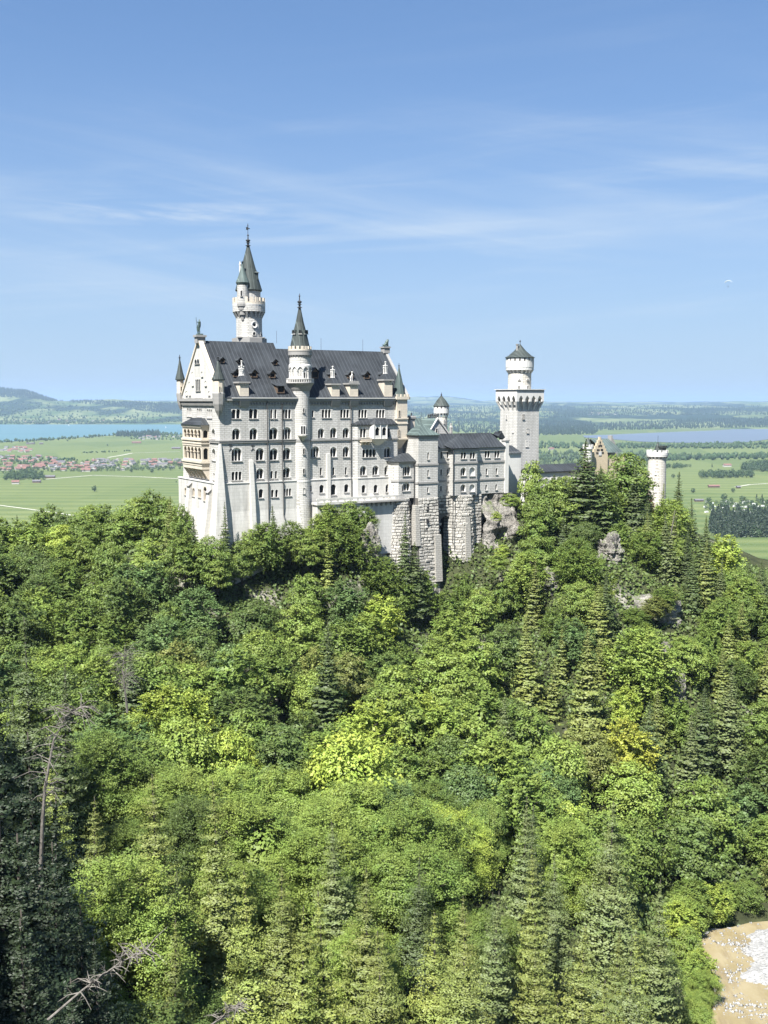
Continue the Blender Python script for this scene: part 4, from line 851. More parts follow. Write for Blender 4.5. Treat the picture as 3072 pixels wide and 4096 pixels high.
zq = Zt(1672, tk + 7, 1680); s_l0 = SX(1670, tk + 7, 1672); m.add([(l0 - 1, tk + 2.4, zg0 - 1.6), (g0s + 2, tk + 2.4, zg0 - 1.6), (gm, tk + 7.5, zq), (s_l0, tk + 7.5, zq), (l0 - 1, tk + 12, zg0 - 1.6), (gm, tk + 12, zg0 - 1.6)], [(0, 1, 2, 3), (0, 3, 4), (3, 2, 5, 4)]); kh.put(m, 'roof', 'copper')
m = MB()
for a_, b_ in (((g0s - .3, zg0 - .3), (gm, zgp + .2)), ((gm, zgp + .2), (g1s + .3, zg0 - .3))): m.hexa([(a_[0], tk - .35, a_[1] - .25), (b_[0], tk - .35, b_[1] - .25), (b_[0], tk + .1, b_[1] - .25), (a_[0], tk + .1, a_[1] - .25)], [(a_[0], tk - .35, a_[1] + .2), (b_[0], tk - .35, b_[1] + .2), (b_[0], tk + .1, b_[1] + .2), (a_[0], tk + .1, a_[1] + .2)])
kh.put(m, 'coping', 'trim'); kh.win(SX(1746, tk, 1733), tk, Zt(1733, tk, 1746), .7, 1.3, 'D', 1, 0, 'wall')
T = Tower(1645, 1700, 268); m = MB(); r = T.r(11); m.lathe(T.cx, T.cy, [(r * 1.3, T.z(1760)), (r * 1.3, T.z(1678))], 4, pi / 4); o = kh.put(m, 'chimney', 'sand')
m = MB(); m.lathe(T.cx, T.cy, [(r * 1.2, T.z(1682)), (r * 1.8, T.z(1674)), (r * 1.8, T.z(1666)), (r * 1.5, T.z(1664))], 4, pi / 4); kh.put(m, 'cornice', 'grey', o)
for dx in (-.7, -.2, .0, .7): m = MB(); m.lathe(T.cx + dx, T.cy, [(.16, T.z(1665)), (.2, T.z(1663 if dx else 1652)), (.1, T.z(1661 if dx else 1651))], 6); kh.put(m, 'chimney_pot', 'metal', o)
T = Tower(1733, 1665, 287); m = MB()
for k in range(6): m.lathe(T.cx - 1.6 + k * .62, T.cy, [(.3, T.z(1672)), (.22, T.z(1664)), (.3, T.z(1660 - (k % 3) * 1.5)), (.1, T.z(1656 - (k % 3) * 1.5))], 6)
kh.put(m, 'chimney_stack', 'metal')
tu = Bld('round_turret', 'small round turret with a dark cone, behind the gabled roof between palace and square tower', 'tower', 76, 25, -25)
T = Tower(1765, 1690, 292)
T.drum(tu, 'shaft', [(1790, 24.5), (1668, 24)], 'pale_tower', 20)
T.corb(tu, 'corbel', 1671, 1645, 24, 30.5, 14, 'trim', .42, .3); T.drum(tu, 'parapet_drum', [(1647, 30.5), (1634, 30.5)], 'trim', 20)
T.drum(tu, 'drum', [(1660, 25), (1624, 26)], 'grey', 20)
T.cren(tu, 'crenels', 1634, 1624, 30.5, 12, 'trim', frac=.62); T.drum(tu, 'cone_roof', [(1626, 31), (1624, 33), (1604, 20), (1581, 1)], 'cone', 20)
m = MB(); finial(m, T.cx, T.cy, T.z(1583), T.z(1569), .25); tu.put(m, 'finial', 'metal')
T.win(tu, 1776, 1694, 6, 16, 24, 'D', 1, 'trim')
sp_ = Bld('stone_pinnacle', 'small dark stone pinnacle on the gable end beside the round turret', 'pinnacle', 77, 9, Zt(1730, 8, 1800))
T = Tower(1804, 1710, 275); m = MB(); m.lathe(T.cx, T.cy, [(T.r(7), T.z(1734)), (T.r(7), T.z(1712)), (T.r(8.5), T.z(1710)), (T.r(4), T.z(1703)), (T.r(3), T.z(1698)), (T.r(4), T.z(1696)), (.05, T.z(1692))], 6); sp_.put(m, 'shaft', 'grey')
# lean-to building beside the square tower
ln = Bld('stair_annex', 'white annex with a small dark lean-to roof at the foot of the square tower', 'building', 80, 0, -32)
m = MB(); s0, s1 = SX(2035, 1.0), SX(2083, 1.0); m.box(s0, s1, 1.0, 9, zb - 3, Zt(1808, 1, 2055)); ln.put(m, 'wall', 'trim')
m = MB(); z0_, z1_ = Zt(1814, 1, 2055), Zt(1781, 3, 2055); m.hexa([(s0 - .2, .6, z0_), (s1 + .3, .6, z0_), (s1 + .3, 9, z0_), (s0 - .2, 9, z0_)], [(s0 - .2, 3, z1_), (s1 - 1.6, 3, z1_), (s1 - 1.6, 8, z1_), (s0 - .2, 8, z1_)]); ln.put(m, 'roof', 'roof')
m = MB(); t = 5.5; s0, s1, sm = SX(1991, t, 1750), SX(2026, t, 1750), SX(2008, t, 1740); m.add([(s0, t, Zt(1749, t, 2000)), (sm, t, Zt(1727, t, 2000)), (s1, t, Zt(1760, t, 2000)), (s0, t + 3, Zt(1749, t, 2000)), (sm, t + 3, Zt(1727, t, 2000)), (s1, t + 3, Zt(1760, t, 2000))], [(0, 1, 4, 3), (1, 2, 5, 4), (0, 2, 1)])
m.box(sm - .4, sm + .4, t + .5, t + 1.3, Zt(1735, t, 2000), Zt(1724, t, 2000)); ln.put(m, 'dormer', 'roof')
# ------------------------------------------------------------ the square tower
sq = Bld('square_tower', 'square white tower with pointed machicolation arches and a round crenellated top', 'tower', 94, 13, -38)
cxs, cys = loc2(*at(2067, 1800, 291.5)[:2]); z_ = lambda py: at(2067, py, 293)[2]
wS = PT(2155, 1700, cys)[0] - cxs; m = MB()
s0, s1, t0, t1 = cxs, cxs + wS, cys, cys + wS
m.hexa([(s0 - .35, t0 - .35, -40), (s1 + .1, t0 - .35, -40), (s1 + .1, t1, -40), (s0 - .35, t1, -40)], [(s0, t0, z_(1641)), (s1, t0, z_(1641)), (s1, t1, z_(1641)), (s0, t1, z_(1641))]); m.box(s0 + .02, s1 - .02, t0 + .02, t1, z_(1641), z_(1560)); sq.put(m, 'shaft', 'wall')
ov = .95; X0, X1, T0_, T1_ = s0 - ov, s1 + ov, t0 - ov, t1 + ov; zA_, zB_, zC_ = z_(1641), z_(1606), z_(1562)
m = MB(); Lr = X1 - X0
def arcs(a, b, nar):
    p = .75; w = (b - a - p) / nar; return [(a + p + i * w, a + p + i * w + w - p, zB_, z_(1598)) for i in range(nar)]
plate(m, X0, X1, zB_, zC_, arcs(X0, X1, 4), T0_, T0_ + .4, True); xw = XM(WX(X0)); plate(xw, -T1_, -T0_, zB_, zC_, arcs(-T1_, -T0_, 4), 0, .4, True); m.add(xw.v, xw.f)
m.quad((X1, T0_, zB_), (X1, T1_, zB_), (X1, T1_, zC_), (X1, T0_, zC_)); m.quad((X0, T1_, zB_), (X1, T1_, zB_), (X1, T1_, zC_), (X0, T1_, zC_))
ar = arcs(X0, X1, 4); ed = [X0] + [q for a in ar for q in a[:2]] + [X1]
for a, b in zip(ed[::2], ed[1::2]):
    lo = s0 + (((a + b) / 2) - X0) / Lr * (s1 - s0)
    m.hexa([(lo - .22, t0 - .04, zA_), (lo + .22, t0 - .04, zA_), (lo + .22, t0, zA_), (lo - .22, t0, zA_)], [(a, T0_, zB_), (b, T0_, zB_), (b, t0, zB_), (a, t0, zB_)])
ar = arcs(-T1_, -T0_, 4); ed = [-T1_] + [q for a in ar for q in a[:2]] + [-T0_]
for a, b in zip(ed[::2], ed[1::2]):
    a, b = -b, -a; lo = t0 + (((a + b) / 2) - T0_) / Lr * (s1 - s0)
    m.hexa([(s0 - .04, lo - .22, zA_), (s0, lo - .22, zA_), (s0, lo + .22, zA_), (s0 - .04, lo + .22, zA_)], [(X0, a, zB_), (s0, a, zB_), (s0, b, zB_), (X0, b, zB_)])
sq.put(m, 'machicolation', 'trim')
m = MB(); m.box(X0 + .45, X1 - .05, T0_ + .45, T1_, zC_ - 2.2, zC_ - .02); m.box(X0, X1, T0_, T1_, zC_, z_(1559)); m.box(X0 - .3, X1 + .3, T0_ - .3, T1_ + .3, z_(1559) + .002, z_(1556.5)); sq.put(m, 'platform', 'trim')
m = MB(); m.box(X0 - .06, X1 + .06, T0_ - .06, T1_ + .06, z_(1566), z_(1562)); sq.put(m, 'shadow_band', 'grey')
for (px, py, w_, h_) in ((2093, 1677, 12, 18), (2110, 1733, 11, 16)):
    u, z = PT(px, py, t0); sq.win(u, t0, z, .9, 1.35, 'D', 2, 0, 'wall')
u, z = PT(2107, 1788, t0); sq.win(u, t0, z, 1.1, 1.9, 'D', 2, 0, 'trim')
for (px, py) in ((2027, 1677), (2053, 1731)):
    t, z = PS(px, py, s0); sq.win(s0, t, z, .5, 1.3, 'D', 1, -pi / 2, 'trim')
x_, y_ = wst((s0 + s1) / 2, (t0 + t1) / 2)
T = Tower(1536 + x_ / y_ * 4223, 1500, y_); zf_ = y_ / T.Y
T.drum(sq, 'upper_shaft', [(1560, 46), (1492, 46)], 'pale_tower', 26)
T.corb(sq, 'upper_corbel', 1496, 1471, 45, 55, 18, 'trim', .42, .4); T.drum(sq, 'upper_parapet', [(1474, 55), (1470, 56), (1446, 56)], 'trim', 26)
T.drum(sq, 'inner_drum', [(1494, 46), (1430, 46)], 'pale_tower', 26); T.cren(sq, 'crenels', 1446, 1431, 56, 18, 'trim', frac=.68)
T.drum(sq, 'cone_roof', [(1433, 54), (1431, 60), (1423, 46), (1404, 24), (1377, 1.5)], 'cone', 26)
m = MB(); m.tube([(T.cx, T.cy, T.z(1379)), (T.cx, T.cy, T.z(1366))], .09, 6); m.lathe(T.cx, T.cy, [(.05, T.z(1369)), (.26, T.z(1365)), (.05, T.z(1360))], 8); sq.put(m, 'finial', 'metal')
T5 = Tower(2069, 1390, y_ - 1); T5.drum(sq, 'chimney', [(1412, 6), (1402, 4.5), (1380, 4.5), (1379, 6.5), (1376, 6.5)], 'grey', 8)
for px in (2076, 2110): T.win(sq, px, 1556, 8, 14, 46, 'D', 1, 'trim', pane='void')
for px in (2077, 2110): T.win(sq, px, 1522, 10, 6, 46, 'D', 1, 'trim', pane='void')

# ------------------------------------------------------------ connecting wing, gatehouse and gate tower at the far end
cw = Bld('connecting_wing', 'long low wing with a flat dark roof between square tower and gatehouse', 'building', 100, 8, -40)
t = 8; s0, s1 = SX(2150, t, 1880), SX(2345, t, 1880); m = MB(); m.box(s0, s1, t, t + 7, -42, Zt(1888, t, 2240)); cw.put(m, 'wall', 'trim')
m = MB(); z = Zt(1884, t, 2240); m.box(s0 - .3, s1, t - .45, t + 7.4, z - .3, z); m.hexa([(s0 - .3, t - .45, z), (s1, t - .45, z), (s1, t + 7.4, z), (s0 - .3, t + 7.4, z)], [(s0 + .6, t + 3, z + 1.7), (s1, t + 3, z + 1.7), (s1, t + 4, z + 1.7), (s0 + .6, t + 4, z + 1.7)]); cw.put(m, 'roof', 'roof')
for k in range(7): cw.win(s0 + 3 + k * 2.1, t, z - 3.2, .8, 1.6, 'D', 1)
gh = Bld('gatehouse', 'yellow brick gatehouse with a stepped gable and green roof, half hidden by trees', 'gatehouse', 122, 2, -40)
tg = 3.0; gx = lambda px, py=1800: SX(px, tg, py); gz = lambda py: Zt(py, tg, 2400); a_, b_ = gx(2366), gx(2432); m = MB()
hw = (b_ - a_) / 2; mid = (a_ + b_) / 2 + .1; ztop, zlo_ = gz(1748), gz(1818); m.box(a_, b_, tg, tg + .6, -42, zlo_)
for k in range(6): f = 1 - (k + .6) / 6.2; m.box(mid - hw * f, mid + hw * f, tg, tg + .6, zlo_ + (ztop - zlo_) * k / 6, zlo_ + (ztop - zlo_) * (k + 1) / 6)
gbl = gh.put(m, 'stepped_gable', 'yellow')
m = MB(); m.box(a_ + .2, b_ + 7.0, tg + .6, tg + 3.4, -42, zlo_ - 1.0); gh.put(m, 'wall', 'yellow')
m = MB(); zr_, ze_ = gz(1759), gz(1812); r0, r1 = gx(2420, 1759), gx(2492, 1759); m.add([(r0, tg + 6, zr_), (r1, tg + 6, zr_), (r1 + .9, tg + .6, ze_), (r0 + 1, tg + .6, ze_), (r0, tg + 11, ze_), (r1 + .9, tg + 11, ze_)], [(0, 1, 2, 3), (0, 1, 5, 4)]); gh.put(m, 'roof', 'copper')
m = MB()
for k in range(5): q = r1 + .3 + k * .5; m.box(q, q + .5, tg + 5, tg + 6.5, ze_ - 4, gz(1746 + 13 * k))
gh.put(m, 'far_gable', 'grey')
m = MB()
random.seed(3)
for (dx, dy) in ((0, 1758 + 12), (-7, 1785), (8, 1784), (0, 1782), (-14, 1800), (14, 1800), (-6, 1801), (7, 1800), (-18, 1812), (18, 1812), (10, 1812), (-10, 1813)):
    u = mid + dx * .065; z = gz(dy); m.box(u - .22, u + .22, tg - .03, tg + .1, z - .3, z + .3)
gh.put(m, 'blind_opening', 'void', gbl)
m = MB(); u = mid; m.lathe(0, 0, [(.1, 0)], 3); m = MB(); m.box(u - .5, u + .5, tg - .12, tg, gz(1822), gz(1806)); gh.put(m, 'relief', 'trim', gbl)
T = Tower(2352, 1770, 288); T.drum(gh, 'turret', [(1850, 17), (1782, 17)], 'trim', 14); T.drum(gh, 'turret_roof', [(1784, 19), (1750, 1)], 'cone', 14)
T.cren(gh, 'turret_parapet', 1786, 1778, 21, 10, 'trim', base=1796)
# white and orange lower gate building seen through a gap in the crowns
m = MB(); s0, s1 = SX(2498, 0, 2000), SX(2556, 0, 2000); m.box(s0, s1, 0, 5, -42, Zt(1972, 0, 2530)); gh.put(m, 'gate_front', 'trim')
m = MB(); s2 = SX(2600, 0, 2000); m.box(s1, s2, .2, 5, -42, Zt(1960, 0, 2560)); gh.put(m, 'gate_side', 'yellow')
m = MB()
for k in range(6): z = Zt(2064 - k * 16, 0, 2556); m.box(s1 - (.5 if k % 2 else .25), s1 + .35, -.08, 0, z, z + .7)
gh.put(m, 'quoins', 'redbrick')
gt_ = Bld('gate_tower', 'round pale stone tower with crenellated top and small dark cone, rightmost tower of the castle', 'tower', 138, 3, -42)
T = Tower(2627, 1900, 303)
T.drum(gt_, 'shaft', [(2120, 40), (1850, 35.5), (1836, 35.5)], 'pale_tower', 26)
T.corb(gt_, 'corbel', 1838, 1816, 35, 42, 16, 'trim', .42, .42); T.cren(gt_, 'parapet', 1809, 1800, 42.5, 14, 'trim', base=1820, frac=.6); T.drum(gt_, 'platform', [(1838, 34), (1812, 34)], 'pale_tower', 20)
T6 = Tower(2631, 1790, 303); T6.drum(gt_, 'cone_roof', [(1812, 14), (1801, 15), (1767, 1)], 'cone', 14); m = MB(); m.tube([(T6.cx, T6.cy, T6.z(1768)), (T6.cx, T6.cy, T6.z(1742))], .05, 5); gt_.put(m, 'lightning_rod', 'metal')
m = MB(); T7 = Tower(2650, 1790, 302); r = T7.r(10); m.box(T7.cx - r, T7.cx + r, T7.cy - r, T7.cy + r, T7.z(1812), T7.z(1790)); m.box(T7.cx - r * 1.3, T7.cx + r * 1.3, T7.cy - r * 1.3, T7.cy + r * 1.3, T7.z(1790), T7.z(1782)); gt_.put(m, 'stair_housing', 'cone')
T.win(gt_, 2623, 1897, 7, 18, 35.5, 'D', 1, 'trim', pane='void'); T.win(gt_, 2622, 1967, 8, 20, 36, 'D', 1, 'trim', pane='void')
# metal cone and gate tower sit on the ridge; statues on the palace gables
def skin(name, joints, bones, rad, mat, parent=None, sub=1):
    me = bpy.data.meshes.new(name); me.from_pydata([tuple(j) for j in joints], bones, []); me.materials.append(M[mat])
    o = bpy.data.objects.new(name, me); COL.objects.link(o)
    if parent: o.parent = parent
    sk = o.modifiers.new('skin', 'SKIN'); 
    for i, v in enumerate(me.skin_vertices[0].data): v.radius = (rad[i], rad[i]); v.use_root = (i == 0)
    if sub: ss = o.modifiers.new('sub', 'SUBSURF'); ss.levels = sub; ss.render_levels = sub
    dg = bpy.context.evaluated_depsgraph_get(); ev = o.evaluated_get(dg); m2 = bpy.data.meshes.new_from_object(ev)
    o.modifiers.clear(); o.data = m2; m2.name = name; smooth(m2); return o
x, y = wst(.25, W / 2); kz = ZR + 1.2
kn = tag(empty('knight_statue', (x, y, kz), A), 'weathered bronze knight with spear and shield on top of the west gable', 'statue')
H_ = (at(788, 1278, y)[2] - kz)
s_ = H_ / 1.9
J = [(0, 0, .95), (0, .02, 1.2), (0, .03, 1.45), (0, .0, 1.62), (-.02, 0, 1.78), (.0, -.2, 1.48), (-.28, -.38, 1.28), (-.5, -.42, 1.45), (0, .22, 1.46), (-.02, .34, 1.15), (-.14, .38, .9), (0, -.12, .9), (-.12, -.17, .5), (-.02, -.2, .08), (-.22, -.2, .03), (.02, .12, .9), (.04, .16, .5), (.08, .18, .08), (-.12, .2, .03)]
Bn = [(0, 1), (1, 2), (2, 3), (3, 4), (2, 5), (5, 6), (6, 7), (2, 8), (8, 9), (9, 10), (0, 11), (11, 12), (12, 13), (13, 14), (0, 15), (15, 16), (16, 17), (17, 18)]
Rd = [.16, .17, .18, .06, .11, .09, .06, .045, .09, .06, .045, .12, .085, .06, .045, .12, .085, .06, .045]
o = skin('figure', [(a * s_, b * s_, c * s_ + .3) for a, b, c in J], Bn, [r * s_ for r in Rd], 'bronze', kn)
m = MB(); m.box(-.55, .6, -.7, .7, 0, .32); m.tube([(-.35 * s_, -.3 * s_, .1), (-.62 * s_, -.5 * s_, 2.1 * s_)], .05, 6); link('spear', m.mesh('spear'), M['bronze'], kn)
m = MB(); m.add([(-.3, .1, 1.95), (-.3, 1.1, 1.95), (-.25, 1.05, 1.1), (-.2, .6, .35), (-.25, .15, 1.1), (-.16, .1, 1.95), (-.16, 1.1, 1.95), (-.1, 1.05, 1.1), (-.05, .6, .35), (-.1, .15, 1.1)], [(0, 1, 2, 3, 4), (5, 9, 8, 7, 6), (0, 4, 9, 5), (4, 3, 8, 9), (3, 2, 7, 8), (2, 1, 6, 7), (1, 0, 5, 6)]); link('shield', m.mesh('shield'), M['bronze'], kn)
x, y = wst(48.4, 10.3); li = tag(empty('lion_statue', (x, y, zr2 + 1.2), A), 'weathered seated lion statue on the east end of the palace ridge', 'statue')
J = [(0, 0, .55), (.35, 0, .95), (.55, 0, 1.4), (.72, 0, 1.75), (.98, 0, 1.72), (.6, -.22, .9), (.7, -.24, .1), (.6, .22, .9), (.7, .24, .1), (-.3, -.25, .35), (.15, -.32, .12), (-.3, .25, .35), (.15, .32, .12), (-.55, 0, .25), (-.8, .15, .6)]
skin('figure', J, [(0, 1), (1, 2), (2, 3), (3, 4), (1, 5), (5, 6), (1, 7), (7, 8), (0, 9), (9, 10), (0, 11), (11, 12), (0, 13), (13, 14)], [.38, .38, .4, .33, .17, .16, .12, .16, .12, .26, .14, .26, .14, .08, .07], 'bronze', li)
m = MB(); m.box(-.8, 1.05, -.5, .5, 0, .12); link('plinth', m.mesh('plinth'), M['bronze'], li)
# ------------------------------------------------------------ terrain: gorge, wooded slope, castle ridge, then the plain
UC = [(p - 1536) / 4220 for p in (0, 820, 1536, 2042, 2464, 2802, 3072)]
TY = [60, 95, 120, 145, 170, 190, 210, 225, 235, 245, 255, 270, 300, 340, 420, 560]
TZ = [[-62, -72, -78, -80, -85, -90, -90], [-64, -70, -72, -74, -78, -88, -90], [-63, -66, -69, -70, -76, -88, -89], [-60, -64, -67, -69, -76, -87, -88],
      [-56, -61, -66, -70, -77, -86, -87], [-52, -58, -63, -68, -73, -81, -84], [-47, -54, -57, -61, -64, -71, -76], [-44, -43, -48, -55, -55, -60, -67],
      [-42, -34, -42, -50, -47, -52, -59], [-41, -32, -37, -45, -40, -46, -53], [-41, -31, -33, -40, -36, -42, -49], [-44, -31, -31, -32, -33, -38, -46],
      [-62, -34, -31, -31, -32, -38, -46], [-100, -75, -60, -52, -48, -60, -75], [-165, -150, -135, -125, -120, -125, -140], [-190] * 7]
TZ = np.array(TZ, float); PLAIN = -190.0
_rng = np.random.RandomState(11)
_ph = _rng.rand(24, 3) * 6.28; _fr = np.exp(_rng.rand(24) * 2.3 - 3.6); _di = _rng.rand(24) * 6.28
def rough(x, y, amp=1.0):
    v = 0
    for i in range(24): v = v + np.sin((x * np.cos(_di[i]) + y * np.sin(_di[i])) * _fr[i] + _ph[i, 0]) * (.03 / _fr[i]) ** .8
    return v * amp
BUMPS = [(at(1780, 2100, 247)[0], 247, 15, 9, -13), (at(1760, 2100, 232)[0], 232, 16, 9, -5), (at(1400, 2100, 236)[0], 237, 7.5, 9, 5.5), (at(600, 2100, 236)[0], 250, 16, 14, 4), (at(2250, 2100, 262)[0], 266, 14, 10, 3), (at(1120, 2200, 236)[0], 238, 7, 5, 3)]
def tz(x, y):
    x = np.asarray(x, float); y = np.asarray(y, float); yy = np.clip(y, 60, 560); u = np.clip(x / np.maximum(yy, 60), UC[0], UC[-1])
    i = np.clip(np.searchsorted(TY, yy) - 1, 0, len(TY) - 2); j = np.clip(np.searchsorted(UC, u) - 1, 0, len(UC) - 2)
    ty = np.array(TY, float); uc = np.array(UC); fy = (yy - ty[i]) / (ty[i + 1] - ty[i]); fu = (u - uc[j]) / (uc[j + 1] - uc[j])
    fy = fy * fy * (3 - 2 * fy) * .5 + fy * .5
    z = (TZ[i, j] * (1 - fu) + TZ[i, j + 1] * fu) * (1 - fy) + (TZ[i + 1, j] * (1 - fu) + TZ[i + 1, j + 1] * fu) * fy
    near = np.clip((520 - y) / 200, 0, 1)
    z = z + rough(x, y, .55) * near
    for (bx, by, rx, ry, h) in BUMPS: z = z + h * np.exp(-((x - bx) / rx) ** 2 - ((y - by) / ry) ** 2)
    side = np.clip((np.abs(x) - .40 * np.maximum(y, 60) - 150) / 500, 0, 1); z = z * (1 - side) + np.minimum(z, PLAIN) * side * 0 + z * side * 1.0
    # unseen mountain flank left of and behind the bridge, shaped to shade the lower-left trees
    d = (-x) - (.43 * np.maximum(y, -60) + 28); fl = np.clip(d / 34, 0, 1) * np.clip((130 - y) / 60, 0, 1); z = z + fl * fl * (3 - 2 * fl) * 140
    return z
def grid_sheet(xs, ys, zf, name):
    X, Y = np.meshgrid(xs, ys); Z = zf(X, Y); nx, ny = len(xs), len(ys)
    v = np.stack([X.ravel(), Y.ravel(), Z.ravel()], 1); i = np.arange(nx * ny).reshape(ny, nx)
    f = np.stack([i[:-1, :-1].ravel(), i[:-1, 1:].ravel(), i[1:, 1:].ravel(), i[1:, :-1].ravel()], 1); return smooth(np_mesh(name, v, f))
def prog(a, b, d0, g):
    r = [a]; d = d0
    while r[-1] < b: r.append(r[-1] + d); d *= g
    return r
xs = prog(180, 42000, 4, 1.085); xs = [-x for x in xs[::-1]] + list(np.arange(-177, 178, 3.0)) + xs
ys = [-x for x in prog(20, 4000, 6, 1.2)[::-1]] + list(np.arange(-15, 345, 3.0)) + prog(348, 7600, 4, 1.05) + [9000, 14000, 30000, 90000]
def ground_z(x, y):
    z = tz(x, y); far = y > 7000; z = np.where(far, PLAIN - (y - 7000) * .012, z); return z
mg_, t, b = newmat('ground_grass_and_forest_floor')
ge = N(t, 'ShaderNodeNewGeometry'); P_ = ge.outputs['Position']; spz = N(t, 'ShaderNodeSeparateXYZ'); t.links.new(P_, spz.inputs[0])
# the plain: mown and unmown strips, tracks of lighter hay, darker pasture
v1 = N(t, 'ShaderNodeTexVoronoi', i_Scale=.0042); t.links.new(mapped(t, P_, (1, .42, 0), (0, 0, .12)), v1.inputs['Vector'])
strip = N(t, 'ShaderNodeTexWave', wave_type='BANDS', bands_direction='Y', i_Scale=.0045, i_Distortion=3.0); strip.inputs['Detail'].default_value = 3
t.links.new(mapped(t, P_, (.25, 1, 0), (0, 0, .1)), strip.inputs['Vector'])
fine = noise(t, mapped(t, P_, (.004, .03, 0)), 1.0, 6, .65, .3, .7)
fcol = mixc(t, v1.outputs['Color'], (.165, .235, .085), (.235, .285, .12)); sepc = N(t, 'ShaderNodeSeparateXYZ')
t.links.new(v1.outputs['Color'], sepc.inputs[0]); fcol = mixc(t, sepc.outputs[0], (.060, .095, .026), (.160, .185, .064))
fcol = mixc(t, .45, fcol, mixc(t, strip.outputs['Fac'], (.056, .092, .025), (.185, .205, .075))); fcol = mixc(t, .35, fcol, mixc(t, fine, (.048, .08, .025), (.125, .142, .062)))
floor = mixc(t, noise(t, P_, .25, 6, .7, .35, .65), (.022, .026, .013), (.055, .062, .026)); floor = mixc(t, noise(t, P_, .08, 5, .6, .58, .70), floor, (.24, .225, .19))
mr = N(t, 'ShaderNodeMapRange'); mr.inputs['From Min'].default_value = -186; mr.inputs['From Max'].default_value = -170; t.links.new(spz.outputs[2], mr.inputs[0])
t.links.new(mixc(t, mr.outputs[0], fcol, floor), b.inputs['Base Color']); b.inputs['Specular IOR Level'].default_value = .1
ground = link('ground', grid_sheet(np.array(xs), np.array(ys), ground_z, 'ground'), mg_); tag(ground, kind='structure')

# river bed at the lower right
rv, t, b = newmat('shallow_river_over_sand'); oc = objco(t)
c = mixc(t, noise(t, oc, .22, 5, .6, .38, .62), (.215, .172, .088), (.265, .22, .13)); c = mixc(t, noise(t, mapped(t, oc, (.5, .12, 1), (0, 0, .6)), 1, 5, .7, .5, .7), c, (.17, .13, .075))
c = mixc(t, noise(t, oc, 2.2, 3, .6, .66, .72), c, (.28, .26, .22))
t.links.new(c, b.inputs['Base Color']); b.inputs['Roughness'].default_value = .35; bump(t, b, noise(t, oc, 1.5, 4), .15, .05)
zr0 = -85.2
out = [(2790, 3760), (2850, 3722), (2930, 3708), (3000, 3690), (3120, 3680), (3400, 3660), (3700, 3900), (3700, 4600), (2900, 4600), (2835, 4200), (2850, 4040), (2858, 3930), (2840, 3850), (2795, 3800)]
rp = [atz(x, y, zr0) for x, y in out]
m = MB(); c0 = atz(3100, 4000, zr0)
for p, q in zip(rp, rp[1:] + rp[:1]): m.add([c0, p, q], [(0, 1, 2)])
river = link('river', m.mesh('river'), rv); tag(river, kind='structure')
# carve the bed out of the ground sheet
me = ground.data; co_ = np.empty(len(me.vertices) * 3, np.float32); me.vertices.foreach_get('co', co_); co_ = co_.reshape(-1, 3)
def inpoly(x, y, pts):
    ins = np.zeros(np.shape(x), bool); n = len(pts)
    for i in range(n):
        x1, y1 = pts[i][:2]; x2, y2 = pts[(i + 1) % n][:2]
        c = ((y1 > y) != (y2 > y)) & (x < (x2 - x1) * (y - y1) / ((y2 - y1) + 1e-9) + x1); ins ^= c
    return ins
def grow(pts, d):
    cx = sum(p[0] for p in pts) / len(pts); cy = sum(p[1] for p in pts) / len(pts)
    return [(p[0] + d * (p[0] - cx) / hypot(p[0] - cx, p[1] - cy), p[1] + d * (p[1] - cy) / hypot(p[0] - cx, p[1] - cy)) for p in pts]
ins = inpoly(co_[:, 0], co_[:, 1], grow(rp, 2.0)); co_[ins, 2] = np.minimum(co_[ins, 2], zr0 - .5)
bank = inpoly(co_[:, 0], co_[:, 1], grow(rp, 7)) & ~ins; co_[bank, 2] = np.clip(co_[bank, 2], zr0 + .2, zr0 + .9)
me.vertices.foreach_set('co', co_.ravel()); me.update()
gb_, t, b = newmat('white_river_gravel'); oc = objco(t); vo = N(t, 'ShaderNodeTexVoronoi', i_Scale=1.6); t.links.new(oc, vo.inputs['Vector'])
c = mixc(t, noise(t, oc, 1.2, 6, .75, .3, .7), (.17, .165, .155), (.36, .355, .34)); c = mixc(t, noise(t, oc, 3.2, 3, .7, .55, .66), c, (.10, .10, .095))
t.links.new(c, b.inputs['Base Color']); bump(t, b, vo.outputs['Distance'], .8, .25)
gp_ = [atz(x, y, zr0) for x, y in ((2925, 3850), (2955, 3790), (3010, 3755), (3090, 3735), (3300, 3720), (3350, 3900), (3200, 4000), (3060, 4010), (2990, 3960), (2925, 3945))]
gx0, gx1 = min(p[0] for p in gp_), max(p[0] for p in gp_); gy0, gy1 = min(p[1] for p in gp_), max(p[1] for p in gp_)
gxs = np.arange(gx0 - 1, gx1 + 1, .55); gys = np.arange(gy0 - 1, gy1 + 1, .55); gX, gY = np.meshgrid(gxs, gys)
gZ = np.full(gX.shape, zr0 - .35)
for d in (0, -1.0, -2.0, -3.0, -4.2): gZ += np.where(inpoly(gX + rough(gX * 5, gY * 5, .9), gY + rough(gX * 4.2, gY * 6, .9), grow(gp_, d)), .16, 0)
gZ += _rng.rand(*gZ.shape) * .22
nx, ny = len(gxs), len(gys); i_ = np.arange(nx * ny).reshape(ny, nx)
gbar = link('gravel_bar', np_mesh('gravel_bar', np.stack([gX.ravel(), gY.ravel(), gZ.ravel()], 1), np.stack([i_[:-1, :-1].ravel(), i_[:-1, 1:].ravel(), i_[1:, 1:].ravel(), i_[1:, :-1].ravel()], 1)), gb_); tag(gbar, kind='structure')

